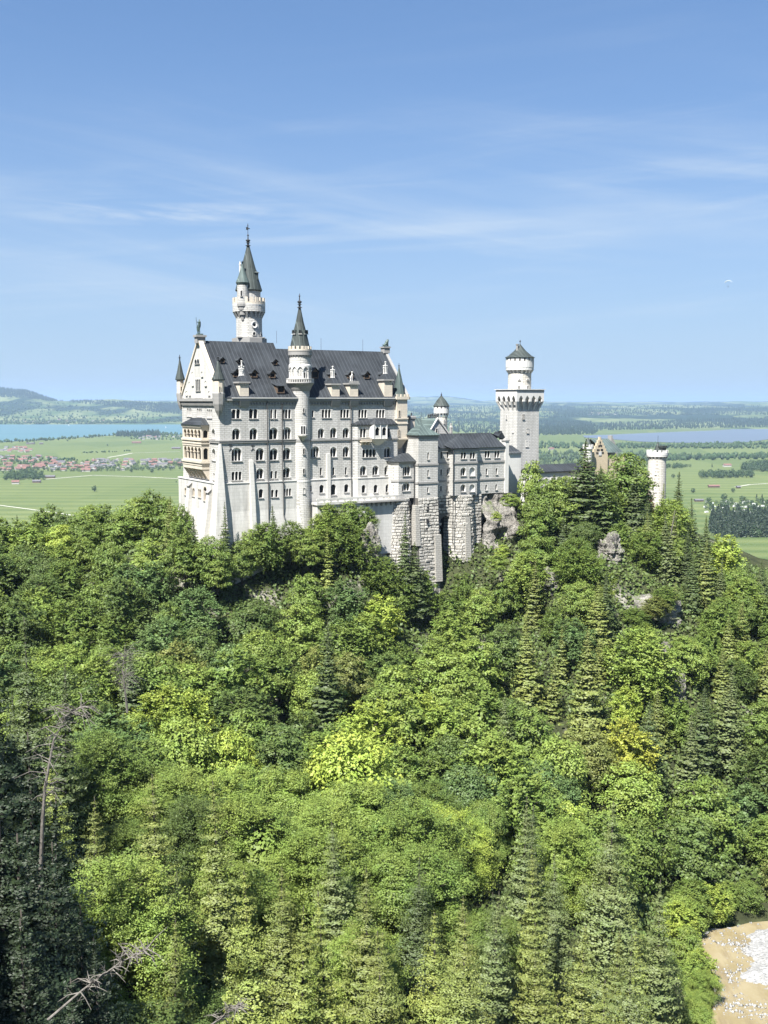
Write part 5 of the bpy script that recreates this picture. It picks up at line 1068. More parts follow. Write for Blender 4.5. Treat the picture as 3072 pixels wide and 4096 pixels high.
# loose stones on the sand
def stones(n):
    r = np.random.RandomState(4); V = []; Fc = []; k = 0; base_ = np.array([(1, 0, 0), (0, 1, 0), (-1, 0, 0), (0, -1, 0), (0, 0, .8), (0, 0, -.6)]); tri = np.array([(0, 1, 4), (1, 2, 4), (2, 3, 4), (3, 0, 4), (1, 0, 5), (2, 1, 5), (3, 2, 5), (0, 3, 5)])
    x0, x1 = min(p[0] for p in rp), 62.0; y0, y1 = min(p[1] for p in rp), max(p[1] for p in rp)
    while k < n:
        x = r.uniform(x0, x1); y = r.uniform(y0, y1); cl = sin(x * .5 + 2 * sin(y * .23)) + sin(y * .7 + x * .2)
        if cl < r.rand() * 2 - .6 or not inpoly(np.array(x), np.array(y), rp): continue
        s_ = .07 + .30 * r.rand() ** 4; a = r.rand() * 6.28; R_ = np.array([[cos(a), -sin(a), 0], [sin(a), cos(a), 0], [0, 0, 1]]); V.append((base_ * (s_ * r.uniform(.6, 1.4, (6, 3)))) @ R_ + np.array([x, y, zr0 + .02])); Fc.append(tri + 6 * k); k += 1
    return np_mesh('river_stones', np.concatenate(V), np.concatenate(Fc))
stn = link('river_stones', stones(2600), gb_); tag(stn, 'pale loose stones scattered over the sandy river bed', 'stones', kind='stuff')
# ------------------------------------------------------------ rock
rk, t, b = newmat('weathered_limestone_rock'); oc = objco(t)
c = mixc(t, noise(t, oc, .35, 8, .7, .35, .65), (.20, .18, .155), (.50, .465, .41)); c = mixc(t, noise(t, mapped(t, oc, (1.2, 1.2, .15)), .8, 5, .6, .5, .68), c, (.13, .12, .105))
gn = N(t, 'ShaderNodeNewGeometry'); sn = N(t, 'ShaderNodeSeparateXYZ'); t.links.new(gn.outputs['Normal'], sn.inputs[0]); vm = N(t, 'ShaderNodeMath', operation='MULTIPLY'); mr = N(t, 'ShaderNodeMapRange'); mr.inputs['From Min'].default_value = .45; mr.inputs['From Max'].default_value = .75
t.links.new(sn.outputs[2], mr.inputs[0]); t.links.new(mr.outputs[0], vm.inputs[0]); t.links.new(noise(t, oc, .5, 5, .6, .4, .6), vm.inputs[1])
c = mixc(t, vm.outputs[0], c, (.13, .17, .05)); t.links.new(c, b.inputs['Base Color']); bump(t, b, noise(t, oc, .9, 8, .75), 1.0, .5); M['rock'] = rk
from mathutils import noise as mn
def rock(name, label, px, py, Y, w, h, d, seed, cat='rock'):
    x, y, z = at(px, py, Y); import bmesh
    bm = bmesh.new(); bmesh.ops.create_icosphere(bm, subdivisions=5, radius=1)
    for v in bm.verts:
        p = v.co.copy(); q = p * 1.6 + Vector((seed, 0, 0)); n = mn.fractal(q, .8, 2.2, 6) * .55 + mn.cell(Vector((p.x * 2.5 + seed, p.y * 2.5, p.z * 1.6))) * .16
        st = .10 * sin(p.z * 17 + 3 * mn.noise(q)) + .05 * sin(p.z * 41); v.co = Vector((p.x * w, p.y * d, p.z * h)) * (1 + n * .6 + st * (1 - abs(p.z)))
    me = bpy.data.meshes.new(name); bm.to_mesh(me); bm.free()
    o = link(name, me, rk, None, (x, y, z)); return tag(o, label, cat)
ROCKS = [(2480, 2400, 242, 4.0, 2.6, 3, 11.3, 'low scrubby rock band between the pale crag and the broad rock face'), (2600, 2610, 232, 4.5, 3.2, 3, 12.1, 'pale ledge of the broken cliff in the right-hand slope'), (2395, 2305, 249, 4.6, 3.6, 3, 1.3, 'pale grey crag showing between trees below the gatehouse'), (2440, 2210, 252, 3, 4.5, 3, 2.7, 'narrow pale rock spire between conifers right below the gatehouse'),
         (1690, 2420, 238, 3.2, 6.0, 3, 3.9, 'reddish grey rock rib below the rusticated base, among the trees'), (2610, 2470, 238, 6, 4.5, 4, 4.2, 'broad scrubby rock face in the right-hand slope'),
         (2560, 2700, 226, 5, 3.8, 3.5, 5.5, 'grey cliff with dark cracks above the yellow tree'), (2700, 2800, 220, 2.4, 6, 3, 6.1, 'tall white cliff strip deep between trees at right'),
         (1480, 2190, 234, 2.2, 4.5, 2.5, 7.2, 'small bare rock edge beside the shrub mound under the terrace'), (2190, 2330, 244, 3, 3.0, 3, 8.4, 'small pale rock below the tree-covered grey cliff'),
         (2660, 2640, 228, 2, 4.5, 2.5, 9.4, 'thin pale rock streak in the middle of the right-hand slope')]
for (px, py, Y, w, h, d, sd, lab) in ROCKS: rock('rock_outcrop', lab, px, py, Y, w, h, d, sd)
# the big grey cliff carrying the bower's east end
def cliffpt(i, j, n, k):
    s = SX(1922, tC3) + (SX(2110, tC3) - SX(1922, tC3)) * i / n; f = j / k; z = zb - .1 - f * 34
    t0_ = tC3 - .2 - f * 4.5 - 2.0 * sin(pi * min(1, i / n * 1.1)) * min(1, f * 4)
    nn = mn.fractal(Vector((s * .16, z * .13, 3.3)), .8, 2.2, 6); edge = max(0, (i / n - .55)) ** 1.5 * 14
    return (s + nn * .8, t0_ - nn * 2.6 + edge, z - max(0, i / n - .62) ** 1.3 * 12 * (1 - f))
m = MB(); n, k = 60, 80; V = [cliffpt(i, j, n, k) for j in range(k + 1) for i in range(n + 1)]
V += [(V[i][0], V[i][1] + 9, V[i][2] - .3) for i in range(n + 1)]
fs = [(j * (n + 1) + i, j * (n + 1) + i + 1, (j + 1) * (n + 1) + i + 1, (j + 1) * (n + 1) + i) for j in range(k) for i in range(n)]
o_ = (k + 1) * (n + 1); fs += [(i, i + 1, o_ + i + 1, o_ + i) for i in range(n)]
m.add(V, fs); sx0 = wst(80, -4); me = m.mesh('cliff', (80, -4, -60)); smooth(me); cl = link('cliff', me, rk, None, (sx0[0], sx0[1], -60), A)
tag(cl, 'steep grey mottled cliff under the right end of the white wing', 'cliff')

# ------------------------------------------------------------ trees: a few crowns of each kind, then every tree on its own
def quads(c, nrm, size, asp, rng, up=None):
    n = len(c); nrm = nrm / np.linalg.norm(nrm, axis=1, keepdims=True)
    r = rng.normal(size=(n, 3)) if up is None else up
    u = np.cross(nrm, r); u /= np.linalg.norm(u, axis=1, keepdims=True) + 1e-9; w = np.cross(nrm, u)
    s = size[:, None]; a = c - u * s * asp * .5; b_ = c + w * s * .5; d = c + u * s * asp * .5; e = c - w * s * .5
    v = np.stack([a, b_, d, e], 1).reshape(-1, 3); return v, np.arange(n * 4).reshape(n, 4)
def crown_mesh(name, seed, H=14.0, R=4.4, base=.06, clumps=80, per=110, leaf=.36, flat=.8, style='round'):
    rng = np.random.RandomState(seed); C = []; zc = H * (base + .92) / 2 - .3; rz = H * (.96 - base) / 2; k = 0
    while len(C) < clumps and k < clumps * 30:
        k += 1; a = rng.rand() * 6.283; w = rng.rand() * 1.95 - .95; q = sqrt(max(0, 1 - w * w)) ** (.8 if w < 0 else 1.0); rr = .45 + .5 * rng.rand() ** .45
        lob = 1 + .20 * sin(2 * a + seed) + .13 * sin(3 * a + seed * 2) + .10 * sin(5 * a + w * 4)
        p = np.array([R * q * rr * lob * cos(a), R * q * rr * lob * sin(a), zc + rz * w * (rr * .3 + .66)]); cr = R * (.19 + .15 * rng.rand()) * (1.1 - .3 * max(0, w))
        if all(np.linalg.norm(p - c[0]) > (cr + c[1]) * .36 for c in C): C.append((p, cr))
    cs = []; ns_ = []
    for p, cr in C:
        out = np.array([p[0], p[1], (p[2] - zc) * .8]); out = out / (np.linalg.norm(out) + 1e-6)
        if style == 'round':
            n = int(per * (cr / (R * .26)) ** 2); d = rng.normal(size=(n, 3)); d[:, 2] = np.abs(d[:, 2]) * .95 - .35 * rng.rand(n); d /= np.linalg.norm(d, axis=1, keepdims=True)
            d = d[(d @ out) > -.35]; n = len(d); rad = cr * (1 - .35 * rng.rand(n) ** 2.0) * (1 + .25 * np.sin(6 * d[:, 0] + 5 * d[:, 1] + seed + p[0] * 7))
            cs.append(p + d * rad[:, None] * np.array([1, 1, flat])); ns_.append(d * .6 + out * .35 + np.array([0, 0, .4]) + rng.normal(size=(n, 3)) * .4)
        else:                       # feathery sprays of twigs, as on beech and ash
            nt_ = max(6, int(per / 9 * (cr / (R * .26)) ** 1.5)); 
            for _ in range(nt_):
                d = out * .7 + rng.normal(size=3) * .55 + np.array([0, 0, .42]); d /= np.linalg.norm(d); L = cr * (1.0 + .9 * rng.rand()); n = 10; s = (np.arange(n) + rng.rand(n) * .8) / n
                side = np.cross(d, np.array([0, 0, 1.0])); side /= np.linalg.norm(side) + 1e-6
                off = side[None, :] * (np.where(np.arange(n) % 2, 1, -1) * .30 * (1.15 - s) * (.6 + .6 * rng.rand(n)))[:, None] * min(1.4, cr)
                cs.append(p + d * (s * L)[:, None] + off - np.array([0, 0, 1.0]) * (s * s * L * .18)[:, None]); ns_.append(np.array([0, 0, .9]) + d * .35 + rng.normal(size=(n, 3)) * .38)
    c = np.concatenate(cs); nr = np.concatenate(ns_); size = leaf * (.6 + .8 * rng.rand(len(c)))
    n = 2600 if leaf < .3 else 1100; d = rng.normal(size=(n, 3)); d /= np.linalg.norm(d, axis=1, keepdims=True); d[:, 2] = np.where(d[:, 2] < -.6, -.6, d[:, 2]); lob = 1 + .2 * np.sin(2 * np.arctan2(d[:, 1], d[:, 0]) + seed)
    core = d * np.array([R * .56, R * .56, rz * .66]) * lob[:, None] * (.8 + .2 * rng.rand(n, 1)); core[:, 2] += zc; c = np.concatenate([c, core]); nr = np.concatenate([nr, d + rng.normal(size=(n, 3)) * .35]); size = np.concatenate([size, (.35 if leaf < .3 else .6) + .3 * rng.rand(n)])
    v, f = quads(c, nr, size, .8 if False else .66, rng); return np_mesh(name, v, f), C
def limb_mesh(name, seed, H, C, r0=.32):
    rng = random.Random(seed); m = MB(); h = H * .72; pts = [(0, 0, -1.5), (.1 * rng.random(), .1, H * .25), (.25 * rng.uniform(-1, 1), .2 * rng.uniform(-1, 1), H * .5), (0, 0, h)]
    m.tube(pts, [r0 * 1.25, r0, r0 * .7, r0 * .25], 7)
    for p, cr in C[::5]:
        z0 = max(H * .15, min(h * .9, p[2] - hypot(p[0], p[1]) * .8)); m.tube([(0, 0, z0), (p[0] * .5, p[1] * .5, z0 + (p[2] - z0) * .62), tuple(p)], [r0 * .42, r0 * .26, .05], 5)
    return smooth(m.mesh(name))
def conifer_mesh(name, seed, H=22.0, R=3.6, base=.08, step=.55, per=7, dens=5.0, leaf=.62, droop=.34, sparse=0.0, narrow=1.0):
    rng = np.random.RandomState(seed); cs = []; ns_ = []; us = []; z = H * base; tips = []
    while z < H * .985:
        f = 1 - (z - H * base) / (H * (1 - base)); r = R * (f ** (.85 * narrow)) * (.8 + .35 * rng.rand()); a0 = rng.rand() * 6.283
        nb = max(3, int(per * (.6 + .4 * f)))
        for k in range(nb):
            if rng.rand() < sparse: continue
            a = a0 + 6.283 * k / nb + rng.normal() * .18; L = r * (.72 + .42 * rng.rand()) + .12; n = max(3, int(L * dens * 2)); s = rng.rand(n) ** .75
            lift = .12 + .25 * (1 - f); zz = z + L * (lift * s - droop * s * s * (.6 + f) + .10 * s ** 4); side = (rng.rand(n) - .5) * 2 * (.15 + .30 * L) * np.sin(np.clip(s, .08, 1) * 2.5)
            ca, sa = cos(a), sin(a); x = ca * L * s - sa * side; y = sa * L * s + ca * side; zz = zz - np.abs(side) * .32 - rng.rand(n) * .18
            cs.append(np.stack([x, y, zz], 1)); d = np.stack([ca * .75 + rng.normal(size=n) * .35, sa * .75 + rng.normal(size=n) * .35, .62 + .35 * rng.rand(n)], 1); ns_.append(d)
            us.append(np.stack([-sa * np.ones(n), ca * np.ones(n), rng.normal(size=n) * .25], 1)); tips.append((ca * L * .8, sa * L * .8, z + L * (lift * .8 - droop * .64), z))
        z += step * (.45 + 1.0 * rng.rand()) * (.55 + .6 * f)
    n = int(H * 46); fz = rng.rand(n) ** 1.5; a = rng.rand(n) * 6.283; q = R * .42 * (1 - fz) ** .9; cs.append(np.stack([q * np.cos(a), q * np.sin(a), H * (base + (.97 - base) * fz)], 1)); ns_.append(np.stack([np.cos(a), np.sin(a), .3 + 0 * a], 1) + rng.normal(size=(n, 3)) * .3); us.append(np.stack([-np.sin(a), np.cos(a), 0 * a], 1))
    n = 14; cs.append(np.stack([rng.normal(size=n) * .08, rng.normal(size=n) * .08, H * (.955 + .05 * rng.rand(n))], 1)); ns_.append(rng.normal(size=(n, 3)) + np.array([0, 0, .2])); us.append(rng.normal(size=(n, 3)))
    c = np.concatenate(cs); nr = np.concatenate(ns_); u = np.concatenate(us); size = leaf * (.6 + .8 * rng.rand(len(c))) * np.clip((H * 1.12 - c[:, 2]) / H * 1.5, .38, 1)
    size[-14 - int(H * 46):-14] = np.clip(1.0 * (1 - fz * .8), .3, 1)
    v, f = quads(c, nr, size, .5, rng, u); return np_mesh(name, v, f), tips
def trunk_mesh(name, H, r0, tips=None):
    m = MB(); m.tube([(0, 0, -1.5), (0, 0, H * .5), (0, 0, H * .99)], [r0, r0 * .6, .03], 7)
    if tips:
        for (x, y, z, z0) in tips[::4]: m.tube([(0, 0, z0), (x * .6, y * .6, (z0 + z) / 2 + .1), (x, y, z)], [.05, .035, .015], 3)
    return smooth(m.mesh(name))
BR = []; BN = []; CF = []; CN = []
for i, (R, flat_, cl_, per, lf, sty) in enumerate([(4.6, .8, 80, 120, .40, 'round'), (4.2, .7, 70, 150, .36, 'spray'), (5.2, .85, 95, 120, .40, 'round'), (4.4, .7, 80, 150, .36, 'spray'), (3.9, .8, 64, 120, .38, 'round'), (5.0, .75, 90, 150, .38, 'spray')]):
    H = 14; me, C = crown_mesh('crown', 20 + i, H, R, .05, cl_, per, lf, flat_, sty); me.materials.append(M['leaf']); tm_ = limb_mesh('trunk', i, H, C); tm_.materials.append(M['bark']); BR.append((H, me, tm_))
for i, (R, flat_, sty) in enumerate([(4.6, .75, 'spray'), (4.2, .8, 'round'), (5.0, .75, 'spray')]):
    H = 14; me, C = crown_mesh('crown', 40 + i, H, R, .05, 100, 540, .17, flat_, sty); me.materials.append(M['leaf']); tm_ = limb_mesh('trunk', 10 + i, H, C); tm_.materials.append(M['bark']); BN.append((H, me, tm_))
for i, (R, per, dr, sp_k, nar) in enumerate([(4.6, 9, .30, 0, .95), (3.9, 8, .22, .06, .9), (5.2, 9, .36, 0, 1.0), (3.2, 7, .28, .12, .9), (4.2, 8, .34, .05, 1.1)]):
    H = 22; me, tp = conifer_mesh('crown', 60 + i, H, R, .05, .80, per + 2, 6.2, .66, dr, sp_k, nar); me.materials.append(M['needle']); tm_ = trunk_mesh('trunk', H, .2); tm_.materials.append(M['bark']); CF.append((H, me, tm_))
for i, (R, per, dr, sp_k) in enumerate([(4.9, 9, .34, 0), (4.2, 8, .26, .05), (5.4, 9, .40, .03)]):
    H = 22; me, tp = conifer_mesh('crown', 80 + i, H, R, .05, 1.2, per + 3, 20, .30, dr, sp_k, 1); me.materials.append(M['needle']); tm_ = trunk_mesh('trunk', H, .2); tm_.materials.append(M['bark']); CN.append((H, me, tm_))
TREES = []
TONES = {'deep green': (.088, .130, .032), 'mid green': (.128, .185, .038), 'fresh green': (.175, .240, .048), 'blue-green': (.105, .165, .052), 'olive green': (.165, .190, .050), 'yellow-green': (.25, .32, .055), 'golden yellow': (.27, .295, .045), 'coppery brown': (.17, .085, .045)}
CTONES = {'blackish green': (.022, .036, .014), 'dark green': (.066, .094, .027), 'olive-green': (.140, .168, .040), 'grey-green': (.110, .140, .045), 'yellowish green': (.195, .235, .052)}  # first tone is darkened to carry the shade of the lower-left slope
def tree(x, y, kind, H, tone, rng, z=None, rs=None, lib=None):
    z = float(tz(x, y)) if z is None else z; near = hypot(x, y) < 150
    if kind == 'b': L = lib or (BN if near else BR); h0, cm, tm_ = L[rng.randrange(len(L))]; name = 'broadleaf_tree'; col = TONES[tone]
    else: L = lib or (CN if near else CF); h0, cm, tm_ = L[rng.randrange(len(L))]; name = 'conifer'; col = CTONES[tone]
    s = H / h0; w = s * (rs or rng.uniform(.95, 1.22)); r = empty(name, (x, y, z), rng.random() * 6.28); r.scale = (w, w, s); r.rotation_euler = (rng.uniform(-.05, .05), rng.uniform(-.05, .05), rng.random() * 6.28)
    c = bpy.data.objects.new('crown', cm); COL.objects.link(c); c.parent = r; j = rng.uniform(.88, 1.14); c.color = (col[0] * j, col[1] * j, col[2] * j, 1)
    if Hid.get('notrunk') is None: k = bpy.data.objects.new('trunk', tm_); COL.objects.link(k); k.parent = r
    TREES.append((r, kind, tone, H, x, y, z)); return r
Hid = {}
rng = random.Random(5)
placed = []
def free(x, y, d): return all((x - a) ** 2 + (y - b) ** 2 > (max(d, e) if True else d) ** 2 for a, b, e in placed[-3000:])
def hand(px, ptop, Y, kind, H, tone, rs=None, sink=None):
    x, y, zt = at(px, ptop, Y); g = float(tz(x, y)); z = zt - H
    if z > g: H = min(H * 1.35, zt - g); z = zt - H
    z = min(z, g - .0) if z < g - 6 else z
    tree(x, y, kind, H, tone, rng, z=z, rs=rs); placed.append((x, y, 4.6 if kind == 'b' else 3.6))
# measured trees on and below the castle ridge: px, top py, depth, kind, height, tone
HAND = [(2130, 1818, 268, 'b', 17, 'fresh green', .72), (2150, 2010, 255, 'b', 12, 'mid green', .9), (2335, 1752, 262, 'c', 28, 'dark green', 1.35), (2275, 1905, 260, 'c', 19, 'dark green', 1.2), (2415, 1860, 262, 'c', 22, 'dark green', 1.2), (2190, 2010, 257, 'c', 16, 'dark green', 1.2), (2600, 1990, 268, 'c', 16, 'dark green', 1.1), (2225, 1895, 263, 'c', 19, 'dark green', 1.1), (2545, 1865, 272, 'c', 20, 'dark green', 1.1), (840, 2130, 222, 'b', 8, 'mid green', 1.0), (868, 2185, 221, 'b', 7, 'fresh green', 1.0), (2250, 1900, 262, 'b', 12, 'fresh green'), (2380, 1850, 264, 'b', 13, 'mid green'), (2195, 1930, 262, 'b', 10, 'mid green'),
        (2510, 1790, 280, 'b', 16, 'mid green', 1.1), (2455, 1870, 268, 'c', 19, 'grey-green'), (2570, 1940, 286, 'b', 10, 'coppery brown', .8), (2712, 1885, 290, 'c', 15, 'dark green'), (2690, 1985, 272, 'b', 13, 'fresh green'), (2780, 1990, 274, 'c', 18, 'dark green'),
        (2640, 2010, 276, 'b', 9, 'fresh green'), (2840, 2110, 266, 'c', 15, 'dark green', 1.2), (2900, 2120, 262, 'b', 14, 'yellow-green'), (3005, 2215, 262, 'c', 14, 'dark green'), (3050, 2235, 258, 'c', 13, 'dark green'), (2960, 2260, 250, 'b', 11, 'mid green'),
        (2600, 2090, 262, 'b', 12, 'fresh green'), (2480, 2080, 258, 'b', 11, 'mid green'), (2250, 2060, 252, 'c', 20, 'dark green'), (2160, 2130, 248, 'b', 11, 'mid green'),
        (783, 2060, 224, 'c', 16, 'dark green'), (898, 2010, 226.5, 'c', 18, 'dark green', .75), (1104, 2015, 233, 'c', 12, 'dark green', .8), (720, 2010, 228, 'b', 10, 'mid green', .8), (655, 1985, 240, 'b', 12, 'mid green'), (610, 1950, 246, 'b', 15, 'mid green'), (545, 1975, 246, 'b', 13, 'fresh green'),
        (480, 2030, 240, 'b', 13, 'mid green'), (400, 1995, 250, 'b', 14, 'mid green'), (250, 2035, 248, 'b', 14, 'deep green'), (180, 2010, 252, 'b', 14, 'mid green'), (330, 2045, 246, 'b', 13, 'mid green'), (60, 2060, 246, 'c', 12, 'dark green'), (20, 2050, 246, 'b', 12, 'mid green'), (120, 2060, 240, 'b', 12, 'fresh green'),
        (740, 2120, 222, 'b', 9, 'mid green'), (1000, 2100, 230, 'b', 8, 'fresh green', .9), (1060, 2078, 231, 'b', 8, 'mid green', 1.0), (965, 2150, 228, 'b', 7, 'mid green', 1.0), (2190, 1895, 262, 'b', 12, 'mid green'), (1165, 2075, 233, 'b', 7, 'mid green', .9), (1230, 2120, 231, 'b', 6, 'fresh green'), 
        (1320, 2005, 238, 'b', 6.5, 'fresh green', 1.1), (1400, 1990, 239, 'b', 6.5, 'mid green', 1.2), (1460, 2020, 239, 'b', 6, 'mid green', 1.0), (1280, 2050, 236, 'b', 7, 'fresh green', 1.1), (1360, 2070, 234, 'b', 7, 'mid green', 1.2), (1440, 2100, 233, 'b', 7, 'mid green', 1.1), (1310, 2110, 231, 'c', 13, 'yellowish green', .9),
        (1615, 2045, 232, 'c', 14, 'dark green', .8), (1655, 2165, 233, 'c', 12, 'dark green'), (1690, 2265, 235, 'b', 8, 'mid green'), (1850, 2275, 240, 'b', 9, 'mid green', .7), (1930, 2340, 236, 'b', 10, 'fresh green'), (1790, 2350, 234, 'b', 9, 'mid green'), (1600, 2300, 230, 'b', 8, 'mid green'), (1530, 2215, 232, 'b', 7, 'mid green'),
        (2020, 2310, 238, 'b', 10, 'mid green'), (2110, 2200, 242, 'b', 9, 'fresh green'),
        
        # the nearer slope
        (2525, 2862, 190, 'b', 12, 'golden yellow', .9), (2510, 2740, 208, 'b', 10, 'yellow-green', .9), (650, 2720, 168, 'b', 13, 'yellow-green', 1.1), (760, 2750, 172, 'b', 12, 'yellow-green', 1.0), (930, 2900, 160, 'b', 13, 'yellow-green', .9), (1420, 2890, 150, 'b', 18, 'yellow-green', .95), (1300, 3300, 122, 'b', 14, 'fresh green'),
        (2430, 3180, 124, 'c', 24, 'grey-green', 1.0), (2150, 3380, 112, 'c', 21, 'olive-green', .8), (2090, 3180, 124, 'c', 24, 'grey-green', 1.0), (2640, 3500, 122, 'c', 21, 'grey-green', 1.0), (2010, 3560, 108, 'c', 22, 'dark green', .9), (2310, 3700, 104, 'c', 21, 'olive-green'), (1740, 3620, 100, 'c', 22, 'yellowish green'),
        (630, 3100, 110, 'c', 27, 'olive-green', 1.0), (890, 3120, 106, 'c', 26, 'olive-green', .85), (1010, 3450, 92, 'c', 20, 'yellowish green', .85), (1190, 3600, 90, 'c', 21, 'yellowish green', .85), (1340, 3560, 92, 'c', 22, 'yellowish green', .9), (680, 3680, 88, 'c', 17, 'olive-green', 1.0), (1560, 3700, 92, 'c', 21, 'olive-green'), (1470, 3450, 104, 'c', 22, 'olive-green'),
        (350, 3180, 106, 'c', 20, 'olive-green', 1.0), (1850, 3650, 94, 'c', 20, 'olive-green'), (2400, 3920, 92, 'c', 20, 'olive-green'), (2520, 3750, 100, 'c', 20, 'grey-green'), (2200, 4000, 90, 'c', 18, 'olive-green'), (500, 3400, 98, 'b', 13, 'fresh green'),
        (2400, 2560, 216, 'c', 19, 'olive-green'), (2250, 2500, 216, 'c', 22, 'olive-green', .9), (2210, 2620, 206, 'c', 18, 'olive-green'), (2320, 2450, 226, 'c', 20, 'grey-green'), (2480, 2420, 236, 'c', 14, 'olive-green'), (2620, 2750, 206, 'c', 17, 'olive-green'), (2760, 2260, 246, 'c', 18, 'dark green'), (2690, 2330, 242, 'c', 16, 'olive-green'),
        # conifers of the near slope, left edge: its shade put into their needle colour
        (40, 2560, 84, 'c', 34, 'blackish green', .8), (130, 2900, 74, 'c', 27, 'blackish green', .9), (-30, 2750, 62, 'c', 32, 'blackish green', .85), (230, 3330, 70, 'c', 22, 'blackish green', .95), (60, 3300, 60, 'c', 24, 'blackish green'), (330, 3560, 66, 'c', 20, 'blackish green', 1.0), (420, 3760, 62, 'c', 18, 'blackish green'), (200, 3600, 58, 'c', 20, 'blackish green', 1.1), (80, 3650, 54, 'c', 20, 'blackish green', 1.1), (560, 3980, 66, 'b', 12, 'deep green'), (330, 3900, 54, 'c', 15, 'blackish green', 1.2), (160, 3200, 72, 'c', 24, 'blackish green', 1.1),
        (230, 2650, 120, 'c', 24, 'dark green', .8), (110, 2450, 130, 'c', 26, 'dark green', .9)]
for h in HAND: hand(*h[:6], rs=h[6] if len(h) > 6 else None)
NB = sum(1 for q in TREES if q[1] == 'b'); 
def blocked(x, y):
    s, t = loc2(x, y)
    if -6 < s < 92 and -7.5 < t < 45: return True
    if 92 <= s < 145 and 1 < t < 30: return True
    if inpoly(np.array(x), np.array(y), grow(rp, 3.2)): return True
    for (px, py, Y, w, h, d, sd, lab) in ROCKS:
        rx, ry, _ = at(px, py, Y)
        if (x - rx) ** 2 / (w + 1.0) ** 2 + ((y + (1 + h * .55) - ry)) ** 2 / (d + h * .9) ** 2 < 1: return True
    return False
for k in range(30):          # willows and young ash crowding the river bank
    p = grow(rp, 2.6)[(k * 14) // 30] if False else None
    i_ = rng.randrange(0, 3) if k < 16 else rng.choice([8, 9, 10, 11, 12, 13]); q1 = grow(rp, 3.0)[i_]; q2 = grow(rp, 3.0)[(i_ + 1) % len(rp)]; f = rng.random(); x = q1[0] * (1 - f) + q2[0] * f + rng.uniform(-1, 1); yq = q1[1] * (1 - f) + q2[1] * f + rng.uniform(-.3, 2.2)
    if inpoly(np.array(x), np.array(yq), grow(rp, 1.6)) or not free(x, yq, 1.4): continue
    Hh = rng.uniform(4.5, 8); tree(x, yq, 'b', Hh, rng.choice(['fresh green', 'mid green', 'yellow-green', 'fresh green']), rng, z=max(float(tz(x, yq)), zr0)); placed.append((x, yq, 1.7))
cand = []
y = 74.0
while y < 292:
    stp = 6.3 if y < 215 else 5.6; x = -.41 * y - 4
    while x < .41 * y + 4:
        cand.append((x + rng.uniform(-2.2, 2.2), y + rng.uniform(-2.2, 2.2))); x += stp
    y += stp * .92
rng.shuffle(cand)
for (x, y) in cand:
    if blocked(x, y): continue
    u = x / y; g = float(tz(x, y)); px, py = proj((x, y, g + 8))
    if y > 262 and -.2 < u < .02: continue
    if y > 275 and u < -.2: continue
    px_, py_ = proj((x, y, g + 13))
    if py_ < 1985 and (px_ < 2120 or px_ > 2720): continue
    if 870 < px_ < 1560 and y > 226 and py_ < 2200: continue
    if 1540 <= px_ < 2130 and y > 190 and proj((x, y, g + 17.5))[1] < 2330: continue
    if px_ > 2720 and py_ < 2230 - max(0, 3000 - px_) * .75: continue
    q = rng.random()
    if y < 122: pc = .52
    elif u > .12 and y > 190: pc = .42
    elif u < -.28 and y < 170: pc = .45
    elif .05 < u < .26 and y < 150: pc = .45
    else: pc = .09
    kind = 'c' if q < pc else 'b'
    if y > 222: H = rng.uniform(8, 12) if kind == 'b' else rng.uniform(11, 17)
    else: H = rng.uniform(11, 17.5) if kind == 'b' else rng.uniform(16, 24)
    d = (5.6 if kind == 'b' else 4.9) * (H / 13 if kind == 'b' else H / 20)
    if not free(x, y, d * .95): continue
    if kind == 'b':
        tone = rng.choices(['deep green', 'mid green', 'fresh green', 'blue-green', 'olive green', 'yellow-green'], [.12, .34, .32, .12, .06, .04] if u > -.15 else [.3, .38, .16, .1, .04, .02])[0]
    else: tone = rng.choices(['dark green', 'olive-green', 'grey-green', 'yellowish green'], [.45, .3, .2, .05] if y > 130 else [.15, .4, .25, .2])[0]
    tree(x, y, kind, H, tone, rng); placed.append((x, y, d))
print('TREES b', sum(1 for q in TREES if q[1] == 'b'), 'c', sum(1 for q in TREES if q[1] == 'c'))

# undergrowth and saplings over the slopes: nobody could count it
def undergrowth(n):
    r = np.random.RandomState(9); y = 70 + 215 * r.rand(n) ** .8; x = (r.rand(n) * .84 - .42) * y
    keep = ~inpoly(x, y, grow(rp, .5)); s = (x - O[0]) * E1[0] + (y - O[1]) * E1[1]; t_ = (x - O[0]) * E2[0] + (y - O[1]) * E2[1]
    keep &= (y > 205) | (r.rand(n) < .18) | ((x / y > .24) & (y > 120)); keep &= ~((s > -2) & (s < 85) & (t_ > -2.5) & (t_ < 45)); x, y = x[keep], y[keep]; k = np.sin(x * .7) * np.cos(y * .6) + np.sin(x * .23 + y * .31)
    z = tz(x, y) + r.rand(len(x)) * (1.2 + .9 * np.clip(k, 0, 2)); c = np.stack([x, y, z], 1); nr = r.normal(size=(len(x), 3)) * .6 + np.array([0, -.4, .7])
    v, f = quads(c, nr, .5 + .6 * r.rand(len(x)), .7, r); return np_mesh('undergrowth', v, f)
ug = link('undergrowth', undergrowth(170000), M['leaf']); ug.color = (.095, .135, .035, 1); tag(ug, 'low leafy undergrowth covering the steep slope between the trees', 'undergrowth', kind='stuff')

